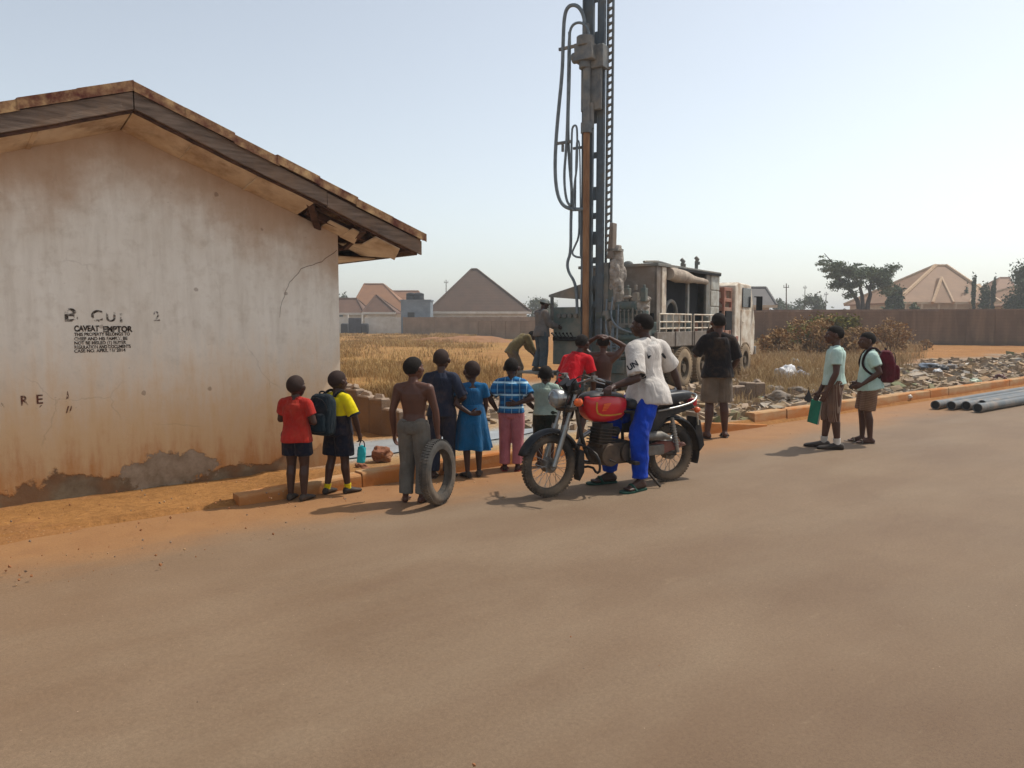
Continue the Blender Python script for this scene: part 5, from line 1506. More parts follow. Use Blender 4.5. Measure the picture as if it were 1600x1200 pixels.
    def collar(s, mat):
        c, lat, fw = s.sec(3.82); h = s.h; rs = []
        for dz, a in ((-.014, .06), (.012, .05), (.02, .044), (-.006, .046)):
            rs.append(ring_at(c + V((0, 0, dz * h)), lat, fw, a * h * s.bw + .008, a * .9 * h * s.bw + .008, 20))
        m = MB(); m.rings(rs, False, True); return m.build('collar', mat, s.root, 50)
    def belt(s, mat, t=1.35, hgt=.02, e=.012, hw=.086, hd=.064):
        rs = []
        for dz, k in ((-hgt, 0), (hgt, 0), (hgt, -.006), (-hgt, -.006)):
            c, lat, fw = s.sec(t); rs.append(ring_at(c + V((0, 0, dz * s.h * .5)), lat, fw, hw * s.h * s.bw + e + k, hd * s.h * s.bw + e + k, 24))
        m = MB(); m.rings(rs, False, True); return m.build('waistband', mat, s.root, 50)
    def w(s, p): return s.root.matrix_basis @ V(p) if False else (Matrix.Rotation(s.root.rotation_euler.z, 4, 'Z') @ V(p)) + s.root.location

def skirt(P, mat, t_top=1.6, z_hem=.3, hw0=.085, hw1=.12, name='skirt', folds=9, amp=.008, k_d=.8, seed=0, lean=V((0, 0, 0))):
    h = P.h; c0, lat, fw = P.sec(t_top); rs = []; N = 72
    c1 = V((P.J['pel'].x, P.J['pel'].y, z_hem * h)) + lean
    for i in range(15):
        k = i / 14; c = c0.lerp(c1, k); hw = hw0 + (hw1 - hw0) * k ** .8; ring = []
        for j in range(N):
            a = 2 * PI * j / N
            f = 1 + (amp / .1) * (k ** 1.1) * (math.sin(a * folds + 1.3 * math.sin(a * 2 + seed) + seed) + .5 * noise.noise(V((a * 1.5, k * 2, seed))) * 2)
            ring.append(c + (lat * hw * h * math.cos(a) + fw * hw * k_d * h * math.sin(a)) * f + V((0, 0, .006 * h * math.sin(a * 3 + seed) * k)))
        rs.append(ring)
    rs.append([p.lerp(c1 + V((0, 0, .03 * h)), .25) + V((0, 0, .03 * h)) for p in rs[-1]])
    m = MB(); m.rings(rs); return m.build(name, mat, P.root, 70)

# --------------------------------------------------------------- cloth
c_red = fabric('faded_red_polo', '#b02c22', '#8f241c'); c_navy = fabric('navy_cotton', '#171b2b', '#10131f'); c_yel = fabric('bright_yellow_cotton', '#e3cf12', '#c7b10c', dirty=.12)
c_grey = fabric('grey_trouser_cloth', '#6b665e', '#57524b'); c_navy2 = fabric('dark_slate_cloth', '#2a2f3f', '#1d2130')
c_blue = fabric('blue_school_cotton', '#155a86', '#0f486d', dirty=.1)
def plaid(t, col):
    x, y, z = t.xyz()
    a = t.math('SINE', t.math('MULTIPLY', z, 95)); b = t.math('SINE', t.math('MULTIPLY', x, 80)); c = t.math('SINE', t.math('MULTIPLY', z, 47.5))
    col = t.mix(t.math('MULTIPLY', t.step(a, .1, .3), .5), col, rgb('#2b86bd'))
    col = t.mix(t.math('MULTIPLY', t.step(b, .3, .5), .45), col, rgb('#123f66'))
    col = t.mix(t.step(c, .86, .93), col, rgb('#b8d9e6'))
    return t.mix(t.math('MULTIPLY', t.step(b, .9, .96), .5), col, rgb('#a8cfe0'))
c_plaid = fabric('blue_plaid_cotton', '#1c5a8c', '#164a74', plaid, dirty=.1)
c_pink = fabric('washed_pink_cloth', '#b5727a', '#9a5b63'); c_mint = fabric('pale_sage_shirt', '#9fb0a0', '#84948a'); c_dgreen = fabric('bottle_green_cloth', '#13241f', '#0d1a17')
c_red2 = fabric('bright_red_polo', '#c9101f', '#a50c1a', dirty=.05); c_white = fabric('off_white_jersey', '#cfc9c2', '#b7b0a9', dirty=.18)
c_royal = fabric('royal_blue_tracksuit', '#0f3fae', '#0b2f8a', dirty=.05)
c_black = fabric('black_cotton', '#1c1719', '#120f11'); c_khaki = fabric('dusty_khaki', '#75685a', '#5c5145')
def vstripe(t, col):
    x, y, z = t.xyz(); s_ = t.math('SINE', t.math('MULTIPLY', t.math('ADD', x, t.math('MULTIPLY', y, .9)), 330))
    return t.mix(t.math('MULTIPLY', t.step(s_, .2, .6), .55), col, rgb('#a58f7d'))
c_brown = fabric('brown_striped_cloth', '#5e3f31', '#4a3126', vstripe); c_mint2 = fabric('pale_mint_school_shirt', '#b9d0c6', '#9db8ac', dirty=.12)
def cstripe(t, col):
    x, y, z = t.xyz(); s_ = t.math('SINE', t.math('MULTIPLY', t.math('ADD', z, t.math('MULTIPLY', y, .3)), 210)); s2 = t.math('SINE', t.math('MULTIPLY', x, 260))
    col = t.mix(t.math('MULTIPLY', t.step(s_, .3, .7), .25), col, rgb('#a98d72'))
    return t.mix(t.math('MULTIPLY', t.step(s2, .3, .7), .2), col, rgb('#4a3428'))
c_brown2 = fabric('tan_checked_shorts', '#7a5b47', '#644837', cstripe)
c_overall = fabric('dusty_grey_jacket', '#6a6663', '#504e4d', dirty=.4); c_jean = fabric('dusty_blue_grey_jeans', '#45525a', '#343f47', dirty=.3); c_olive = fabric('dusty_olive_shirt', '#7d6f4c', '#655838', dirty=.4)
shoe_b = pm('dusty_black_shoe', '#26221f', '#4a3d33', 8, .6); shoe_g = pm('worn_grey_sandal', '#6a5a4b', '#4d4239', 8, .8); slip_r = pm('red_slipper', '#8a2b22', '#6f221b', 8, .7); slip_g = pm('green_slipper', '#1f4a3c', '#173a2f', 8, .7)
sock_w = fabric('white_sock', '#cfc8be', '#b3a99c'); sock_y = fabric('yellow_sock', '#d3bd14', '#b8a30e')
white_coll = fabric('white_trim', '#d5d2cd', '#bdb9b3')

D = math.radians
# 1 red polo boy
def on(px, py, z=0.0): return gp(px, py, z) + V((0, 0, .0))
def hgt(pf, pt, z=0.0):
    g = gp(*pf, z); return at(pf[0], pt, g.y).z - z
P = Person('small boy in red polo shirt and navy shorts standing beside the house wall', on(466, 781), D(-12), hgt((466, 781), 588),
           dict(elL=(-.15, .02, .65), wrL=(-.06, .11, .66), elR=(.15, .0, .635), wrR=(.03, .1, .64)), SK2, .185, 1.12, (4, 0, -4), HAIR2, {'L': dict(palm=(0, -1, 0), curl=.6), 'R': dict(palm=(0, -1, 0), curl=.6)}, seed=1)
P.shirt(c_red, .62, .1, .013, .004); P.collar(c_red); P.legs(c_navy, .62, .014, 'shorts', .006); P.shoes(shoe_b)
# 2 yellow and navy boy with backpack
P2 = P = Person('boy in yellow and navy uniform wearing a dark backpack', on(530, 771), D(-28), hgt((530, 771), 580),
           dict(elL=(-.14, .02, .64), wrL=(-.08, .1, .62), elR=(.165, .015, .63), wrR=(.165, .06, .5), anL=(-.075, -.06, .045), toL=(-.09, .03, .018), knL=(-.062, -.01, .285), anR=(.06, .04, .045), toR=(.08, .13, .018)), SK2, .178, 1.06, (0, 0, -8), HAIR2, {'R': dict(curl=1.1)}, seed=2)
P.shirt(c_yel, .85, 1.2, .012, .0); 
P.shirt(c_navy, .2, .3, .017, .006, 'pinafore', 2.35, noarm=True); P.legs(c_navy, .85, .016, 'shorts', .012)
for S_ in 'LR':
    sh, el = P.J['sh' + S_], P.J['el' + S_]; m = MB(); a = sh.lerp(el, .8); b = sh.lerp(el, .9); m.cyl(a, b, .036 * P.h * P.bw + .016, .036 * P.h * P.bw + .017, 16); m.build('cuff', c_navy, P.root, 50)
P.socks(sock_y, .16); P.shoes(shoe_b)
# 3 shirtless boy with the tyre
P3 = P = Person('shirtless boy in grey trousers holding an upright tyre', on(648, 784), D(-14), hgt((648, 784), 557),
           dict(wrL=(-.158, .03, .47), elL=(-.15, -.015, .625), elR=(.15, .02, .63), wrR=(.158, .03, .475), anL=(-.058, -.02, .045), toL=(-.085, .07, .018), shL=(-.108, 0, .782), shR=(.108, 0, .782)), SK3, .165, 1.05, (5, 0, -22), HAIR, {'R': dict(dir=(.1, .2, -1), curl=1.0, palm=(-1, .2, 0)), 'L': dict(curl=.5)}, seed=3)
P.legs(c_grey, 1.93, .012, 'trousers', .002); P.belt(c_grey)
# 4 boy in dark navy behind the tyre
P = Person('boy in dark navy shirt and trousers standing behind the shirtless boy', on(691, 746), D(-5), hgt((691, 746), 545),
           dict(elR=(.175, -.02, .63), wrR=(.08, .08, .56), elL=(-.15, 0, .63), wrL=(-.06, .1, .6), anL=(-.065, -.02, .045)), SK2, .165, 1.0, (0, 0, -10), HAIR2, {'R': dict(palm=(0, -1, 0))}, seed=4)
P.shirt(c_navy2, .95, .2, .012, .002); P.collar(c_navy2); P.legs(c_navy2, 1.95, .012, 'trousers'); P.sandals(shoe_g)
# 5 girl in blue
P = Person('small girl in blue school dress with one hand behind her back', on(738, 744), D(12), hgt((738, 744), 565),
           dict(elL=(-.15, -.07, .645), wrL=(-.03, -.095, .56), elR=(.125, .02, .635), wrR=(.115, .06, .5), anL=(-.05, -.06, .045), toL=(-.075, .03, .018), knL=(-.055, -.02, .285), nck=(.0, -.01, .81)), SK2, .185, .95, (0, 0, 18), HAIR2, {'L': dict(dir=(1, -.1, .1), palm=(0, -1, 0), curl=.5)}, seed=5, hair_k=.6)
P.shirt(c_blue, .6, 1.3, .012, .0, 'dress_bodice', 3.6, 1.15); skirt(P, c_blue, 2.2, .245, .098, .165, 'dress_skirt', 8, .011, .85, 1.0); P.shoes(shoe_b)
# 6 plaid shirt
P = Person('child in blue plaid shirt and pink trousers with hands on the hips', on(799, 735), D(-8), hgt((799, 735), 560),
           dict(elL=(-.19, -.06, .66), wrL=(-.13, -.02, .545), elR=(.19, -.07, .655), wrR=(.06, -.095, .61), cst=(0, .01, .715)), SK2, .175, 1.05, (-6, 0, 0), HAIR, {'R': dict(dir=(-1, -.1, -.05), palm=(0, -1, 0), curl=.4), 'L': dict(dir=(.5, .2, -.6), palm=(1, 0, 0), curl=.4)}, seed=6)
P.shirt(c_plaid, .75, .95, .018, .006); P.collar(c_plaid); P.legs(c_pink, 1.92, .014, 'trousers', .002); P.sandals(slip_r)
# 7 pale green shirt
P = Person('small child in pale green shirt and dark green shorts behind the front wheel', on(852, 728), D(-10), hgt((852, 728), 573),
           dict(elL=(-.19, -.03, .66), wrL=(-.12, .05, .57), elR=(.185, .0, .69), wrR=(.1, .08, .62)), SK2, .19, 1.15, (0, 0, 0), HAIR, {}, seed=7)
P.shirt(c_mint, .6, .9, .016, .004); P.collar(c_mint); P.belt(c_mint, 1.1, .03, .02); P.legs(c_dgreen, 1.15, .02, 'shorts', .012); P.sandals(shoe_g)
# 8 stooping in bright red
h8 = 1.5
P = Person('person in bright red shirt stooping with hands on the knees', on(893, 700), D(-35), h8,
           dict(pel=(0, -.1, .8), wst=(0, -.06, .91), cst=(.01, .02, 1.04), nck=(.03, .1, 1.2), head=(.05, .17, 1.325), shL=(-.125, .08, 1.12), shR=(.175, .08, 1.13), elL=(-.24, .1, .9), elR=(.25, .1, .9), wrL=(-.2, .2, .7), wrR=(.2, .2, .7),
                hipL=(-.075, -.12, .78), hipR=(.075, -.12, .78), knL=(-.12, .12, .45), knR=(.12, .12, .45), anL=(-.11, -.04, .07), anR=(.11, -.04, .07), toL=(-.13, .1, .03), toR=(.13, .1, .03)), SK2, .15, 1.0, (-8, 0, 0), HAIR, {}, 'm', seed=8)
P.shirt(c_red2, .7, .2, .016, .004); P.collar(c_red2); P.legs(c_black, 1.2, .016, 'shorts'); P.sandals(shoe_g)
# 9 shirtless, hands on the head
P = Person('shirtless teenager standing with both hands clasped on the head', on(941, 695), D(-4), at(941, 521, gp(941, 695).y).z,
           dict(elL=(-.185, .04, .88), wrL=(-.05, -.03, .975), elR=(.19, .03, .885), wrR=(.05, -.035, .965), shL=(-.118, 0, .805), shR=(.118, 0, .805)), SK1, .15, .95, (0, 0, 0), HAIR, {'L': dict(dir=(1, 0, .12), palm=(0, .3, -1), curl=.4), 'R': dict(dir=(-1, 0, .1), palm=(0, .3, -1), curl=.4)}, seed=9)
P.legs(c_black, 1.3, .016, 'shorts'); P.sandals(shoe_g)
# 10 the rider
seat_p = RB + bd * .30
hR = 1.70
PR = P = Person('rider in white jersey and blue track trousers astride the motorcycle, looking back', seat_p, BIKE_RZ - PI / 2, hR,
           dict(pel=(0, -.02, .93), wst=(.02, -.03, 1.07), cst=(.02, -.02, 1.22), nck=(.0, .0, 1.42), head=(.045, .03, 1.565), shL=(-.03, .18, 1.35), shR=(.045, -.175, 1.35), elL=(-.19, .27, 1.07), wrL=(-.13, .5, 1.0), elR=(.03, -.36, 1.14), wrR=(.0, -.43, .925),
                hipL=(-.095, .03, .92), hipR=(.095, -.03, .92), knL=(-.185, .24, .53), anL=(-.215, .24, .09), toL=(-.24, .42, .03), knR=(.19, .3, .54), anR=(.2, .28, .09), toR=(.23, .45, .03)), SK2, .138, 1.0, (0, 0, -62), HAIR,
           {'R': dict(dir=(0, -.45, -.5), palm=(0, 0, -1), curl=.5, thumb=(1, 0, 0)), 'L': dict(dir=(-.3, .7, -.1), palm=(0, 0, -1), curl=1.2, thumb=(1, 0, 0))}, 'm', None, seed=10)
P.latP, P.latS
jersey = P.shirt(c_white, .92, -.55, .026, .035, 'jersey', 3.78, 1.05, (.016, 6.5, .5), drape=.12); P.legs(c_royal, 1.92, .022, 'track_trousers', -.004, wr=(.013, 6.5, 1.1)); P.collar(white_coll)
P.sandals(slip_g)
# marks on the jersey: letters low on the back, a small swoosh, a dark band on the sleeve
def stick(me_obj, target_obj, vdir, off=.004):
    """lay a flat mesh onto a cloth surface along a direction (root space)"""
    from mathutils.bvhtree import BVHTree
    bv = BVHTree.FromPolygons([v.co for v in target_obj.data.vertices], [p.vertices for p in target_obj.data.polygons])
    for v in me_obj.data.vertices:
        hit = bv.ray_cast(v.co - vdir * 1.0, vdir)
        if hit[0]: v.co = hit[0] - vdir * off
Rz = Matrix.Rotation(-P.root.rotation_euler.z, 3, 'Z')
view = (Rz @ (V((1.35, 7.5, 1.2)) - V((0, 0, 1.6)))).normalized(); rt = (Rz @ V((1, 0, 0))).normalized(); upv = V((0, 0, 1))
def rloc(px, py): return Rz @ (at(px, py, seat_p.y) - seat_p)
dark_print = pm('dark_print', '#26262c', '#1a1a20', 9, .8)
def cloth_text(body, px, py, size, rot):
    xa_ = (rt * math.cos(rot) + upv * math.sin(rot)); ya_ = (-rt * math.sin(rot) + upv * math.cos(rot)); o = rloc(px, py)
    M = Matrix((xa_, ya_, -view)).transposed().to_4x4(); M.translation = o
    ob = text_obj(body, 'printed_letters', size, dark_print, jersey, M, 0, bold=.003)
    bm = bmesh.new(); bm.from_mesh(ob.data); bmesh.ops.triangulate(bm, faces=bm.faces); bmesh.ops.subdivide_edges(bm, edges=bm.edges, cuts=2); bm.to_mesh(ob.data); bm.free()
    stick(ob, jersey, view)
cloth_text('UN', 984, 579, .075, D(32)); 
def cloth_patch(pts, name):
    m = MB(); n = len(pts); m.add([rloc(*p) for p in pts], [tuple(range(n))]); ob = m.build(name, dark_print, jersey, 0, recalc=False)
    bm = bmesh.new(); bm.from_mesh(ob.data); bmesh.ops.triangulate(bm, faces=bm.faces); bmesh.ops.subdivide_edges(bm, edges=bm.edges, cuts=5, use_grid_fill=True); bm.to_mesh(ob.data); bm.free(); stick(ob, jersey, view)
cloth_patch([(1011, 552), (1013, 556), (1018, 555), (1014, 561), (1012, 560)], 'printed_mark')
cloth_patch([(996, 586), (1002, 582), (1009, 584), (1010, 590), (1003, 592), (995, 592)], 'printed_patch')
cloth_patch([(1033, 553), (1036, 551), (1041, 558), (1040, 561), (1036, 558)], 'printed_mark')
m = MB(); kn, an = P.J['knL'], P.J['anL']; hp = P.J['hipL']
for a, b in ((.25, .5), (.5, .75)):
    q0, q1 = hp.lerp(kn, a), hp.lerp(kn, b)
# 11 man in dark top and khaki shorts
P = Person('man in dark top and dusty khaki shorts standing back to us by the drain', on(1119, 684), D(2), hgt((1119, 684), 487),
           dict(elL=(-.16, .05, .66), wrL=(-.055, .1, .81), elR=(.155, .0, .625), wrR=(.12, .09, .52), anL=(-.08, -.03, .045), toL=(-.1, .06, .018), anR=(.075, .02, .045), toR=(.1, .11, .018)), SK1, .15, 1.05, (0, 0, 4), HAIR, {'L': dict(dir=(.5, .1, .6), palm=(0, -1, 0), curl=.9)}, seed=11)
P.shirt(c_black, .95, .2, .02, .014, 'top'); P.legs(c_khaki, .98, .022, 'shorts', .01); P.sandals(shoe_b)
# 12, 13 school boys at the right
P12 = P = Person('tall schoolboy in pale shirt and striped brown trousers standing in profile', on(1300, 701), D(72), hgt((1300, 701), 507),
           dict(elL=(-.135, -.0, .62), wrL=(-.12, .06, .475), elR=(.13, .02, .62), wrR=(.1, .1, .45), anL=(-.045, -.035, .045), toL=(-.05, .06, .018), anR=(.05, .06, .045), toR=(.06, .15, .018), knR=(.05, .045, .285), knL=(-.05, .0, .285)), SK1, .15, 1.02, (0, 0, 6), HAIR, {'R': dict(curl=1.1)}, seed=12)
P.shirt(c_mint2, .62, .95, .016, .0); P.collar(c_mint2); P.legs(c_brown, 1.25, .008, 'trousers', .0); P.socks(sock_w, .2); P.shoes(shoe_b, k=1.15)
P13 = P = Person('schoolboy in pale shirt and tan shorts carrying a maroon backpack', on(1354, 692), D(75), hgt((1354, 692), 517),
           dict(elL=(-.14, -.06, .64), wrL=(-.115, .07, .535), elR=(.14, -.02, .64), wrR=(.1, .08, .54), anL=(-.045, -.02, .045), toL=(-.05, .075, .018), anR=(.05, .03, .045), toR=(.06, .125, .018), knR=(.05, .04, .285), pel=(0, -.01, .525), head=(0, .03, .912)), SK1, .155, 1.02, (0, 0, 14), HAIR, {'L': dict(dir=(.1, .8, -.4), curl=.8)}, seed=13)
P.shirt(c_mint2, .62, .25, .02, .012); P.collar(c_mint2); P.legs(c_brown2, .95, .016, 'shorts', .004); P.sandals(shoe_g)
# 14 rig operator with helmet
op = at(846, 578, 18.0)
P = Person('rig operator in grey jacket and helmet standing at the control panel', V((op.x, op.y, .445)), D(-62), 1.74,
           dict(elL=(-.13, .05, .64), wrL=(-.1, .19, .6), elR=(.13, .05, .64), wrR=(.1, .19, .6), nck=(0, .015, .82), head=(0, .05, .905), anL=(-.07, -.06, .045), toL=(-.09, .04, .018)), SK2, .138, 1.08, (-16, 0, 0), HAIR, {}, group='drilling crew', seed=14)
P.shirt(c_overall, 1.85, .0, .02, .006, 'jacket'); P.legs(c_jean, 1.95, .018, 'jeans', .004); P.shoes(shoe_g, 'boot')
hd, hh, R = P.J['head'], P.hh, P.HR
m = MB(); rs = []
for z, r in ((.05, .56), (.06, .5), (.1, .46), (.25, .45), (.38, .38), (.48, .24), (.53, .06)):
    rs.append([hd + R @ (V((r * .92 * math.cos(a), -.05 + r * 1.1 * math.sin(a) + (.1 if z < .06 and math.sin(a) > .3 else 0), z)) * hh) for a in [2 * PI * q / 24 for q in range(24)]])
m.rings(rs); m.build('helmet', pm('dusty_grey_helmet', '#7c8583', '#656d6b', 6, .6, dirt='#9a8d7c', dirt_amt=.3), P.root, 50)
# 15 stooping worker
P = Person('worker in olive shirt bending down beside the rig operator', on(812, 602), D(-75), 1.66,
           dict(pel=(0, -.2, .86), wst=(0, -.13, 1.0), cst=(0, .02, 1.14), nck=(0, .2, 1.25), head=(0, .33, 1.25), shL=(-.18, .16, 1.22), shR=(.18, .16, 1.22), elL=(-.2, .26, .95), elR=(.2, .26, .95), wrL=(-.12, .4, .76), wrR=(.12, .4, .76),
                hipL=(-.085, -.2, .84), hipR=(.085, -.2, .84), knL=(-.12, -.02, .46), knR=(.12, -.02, .46), anL=(-.12, -.12, .075), anR=(.12, -.12, .075), toL=(-.14, .05, .03), toR=(.14, .05, .03)), SK2, .14, 1.1, (-40, 0, 0), HAIR, {}, 'm', 'drilling crew', seed=15)
P.shirt(c_olive, 1.5, .0, .02, .004); P.legs(c_khaki, 1.95, .02, 'trousers'); P.shoes(shoe_g, 'boot')

# --------------------------------------------------------------- things they carry
def backpack(P, mat, mat2, label, w, hgt_, dep, zc, tilt=0.0, side=0.0):
    rz = P.root.rotation_euler.z; c, lat, fw = P.sec(2.6)
    bz = P.w((side, c.y - .066 * P.h * P.bw - dep * .5 - .012, zc * P.h))
    r = empty('backpack', bz, rz, label, 'backpack')
    m = MB(); rs = []
    for z, a, b in ((-.5, .8, .7), (-.44, .95, .95), (-.2, 1, 1.05), (.1, 1, 1.0), (.32, .95, .85), (.45, .8, .6), (.5, .55, .3)):
        rs.append(ring_at(V((0, (.0 if z < .3 else .02), z * hgt_)), V((1, 0, 0)), V((0, 1, 0)), a * w / 2, b * dep / 2, 24, .6))
    m.rings(rs); o = organic(m, 'main_bag', mat, r, .007, 5, (.006, 9, .7), P.seed)
    m = MB(); rs = []
    for z, a, b in ((-.42, .7, .5), (-.38, .8, .8), (-.1, .8, .85), (.02, .75, .6), (.05, .6, .3)):
        rs.append(ring_at(V((0, -dep * .42, z * hgt_)), V((1, 0, 0)), V((0, 1, 0)), a * w / 2, b * dep * .4, 20, .6))
    m.rings(rs); organic(m, 'front_pocket', mat, r, .006, 4, (.004, 12, .7), P.seed + 1)
    inv = Matrix.Rotation(-rz, 4, 'Z')
    for s_, S_ in ((-1, 'L'), (1, 'R')):
        sh = P.J['sh' + S_]; nk = P.J['nck']; tp = nk.lerp(sh, .55)
        pts = [V((s_ * w * .28 + side, c.y - .075 * P.h, (zc * P.h) + hgt_ * .42)), tp + V((0, -.03 * P.h, .05 * P.h)), tp + V((0, .015 * P.h, .05 * P.h)), tp + V((s_ * .01, .06 * P.h, .0)), V((s_ * .08 * P.h, .078 * P.h, .7 * P.h)), V((s_ * .11 * P.h, .03, .63 * P.h)), V((s_ * w * .4 + side, c.y - .075 * P.h, zc * P.h - hgt_ * .35))]
        pts = [inv @ (P.w(p) - bz) for p in pts]
        m = MB(); m.tube(pts, .011 * P.h, 8, smooth=2); m.build('strap', mat2, r, 60)
    m = MB(); m.tube([(-.04, .02, hgt_ * .46), (-.03, .02, hgt_ * .56), (.03, .02, hgt_ * .56), (.04, .02, hgt_ * .46)], .008, 8, smooth=2); m.build('carry_loop', mat2, r, 60)
    m = MB(); m.tube([(w * .45 * math.cos(a), -dep * .38 - .0, hgt_ * (.12 + .3 * math.sin(a))) for a in [PI * k / 12 for k in range(13)]], .005, 6); m.build('zip', mat2, r, 60)
    return r
backpack(P2, fabric('dark_teal_nylon', '#12232c', '#0c1a22', dirty=.1), fabric('black_webbing', '#101317', '#0b0d10', dirty=.05), 'dark teal backpack worn by the boy in yellow', .27, .37, .17, .665, 0, -.04)
backpack(P13, fabric('maroon_nylon', '#5d1a26', '#43121b', dirty=.12), fabric('dark_webbing', '#2a1518', '#1d0f11', dirty=.05), 'maroon backpack on the back of the schoolboy in tan shorts', .28, .42, .2, .69)
# turquoise bottle bag hanging from a hand
h2 = P2.w(P2.J['wrR'])
m = MB(); m.ell((0, 0, -.11), (.045, .03, .085), None, 18, 12); m.box((0, 0, -.12), (.07, .045, .15)); tb = organic(m, 'lunch_bag', fabric('turquoise_plastic', '#2bb3b8', '#1f8f96', dirty=.1), None, .006, 4, (.004, 20, 1))
m = MB(); m.tube([(-.03, 0, -.04), (-.025, 0, .0), (0, 0, .02), (.025, 0, 0), (.03, 0, -.04)], .005, 6, smooth=2); m.build('handle', c_navy, tb, 60)
tb.location = h2 + V((.03, .0, -.085)); tb.rotation_euler = (0, .1, P2.root.rotation_euler.z); tag(tb, 'turquoise lunch bag hanging from the hand of the boy in yellow', 'bag')
# green folder
h12 = P12.w(P12.J['wrR'])
m = MB(); m.box((0, 0, -.13), (.03, .18, .3)); fo = m.build('folder', pm('green_card', '#0f7a5e', '#0b6650', 5, .6), None, 30, .006)
m = MB(); m.box((0.002, .0, -.13), (.022, .184, .292)); m.build('papers', pm('paper_edge', '#cfc9ba', '#b9b2a2', 5, .9), fo, 30)
fo.location = h12 + V((-.04, -.02, -.13)); fo.rotation_euler = (D(6), D(6), D(22)); tag(fo, 'green folder held low by the tall schoolboy', 'folder')
# ================================================================== BACKGROUND
def roof_mat(name, c1, c2, rows=2.6):
    t = NT(name); x, y, z = t.xyz()
    s_ = t.math('FRACT', t.math('MULTIPLY', z, rows))
    c = t.mix(t.ramp(t.noise(.8, 5), .3, .7), rgb(c1), rgb(c2))
    c = t.mix(t.math('MULTIPLY', t.step(s_, .12, .02), .35), c, tuple(v * .55 for v in rgb(c1)[:3]) + (1,))
    t.bump(s_, .4, .06)
    return t.done(c, .7, 0, .3)
r_brown = roof_mat('brown_shingle_roof', '#5a4231', '#4c3728'); r_orange = roof_mat('orange_brown_roof', '#8f6340', '#7f5537'); r_red = roof_mat('terracotta_roof', '#8f6a4a', '#7e5c3f'); r_grey = roof_mat('grey_shingle_roof', '#5c5754', '#4f4a48'); r_dkb = roof_mat('umber_roof', '#6a4c39', '#5a3f2f')
w_white = pm('white_house_paint', '#d6d2c9', '#c2bcb0', 1.2, .85); w_cream = pm('cream_house_paint', '#c9b79c', '#b5a286', 1.2, .85); w_grey = pm('grey_blue_render', '#7f8a94', '#6d7881', 1.5, .85)
win_d = pm('dark_far_window', '#2c2e31', '#222427', 2, .3)
ridge_m = pm('pale_ridge_cap', '#c0a07e', '#ad8d6c', 3, .7)
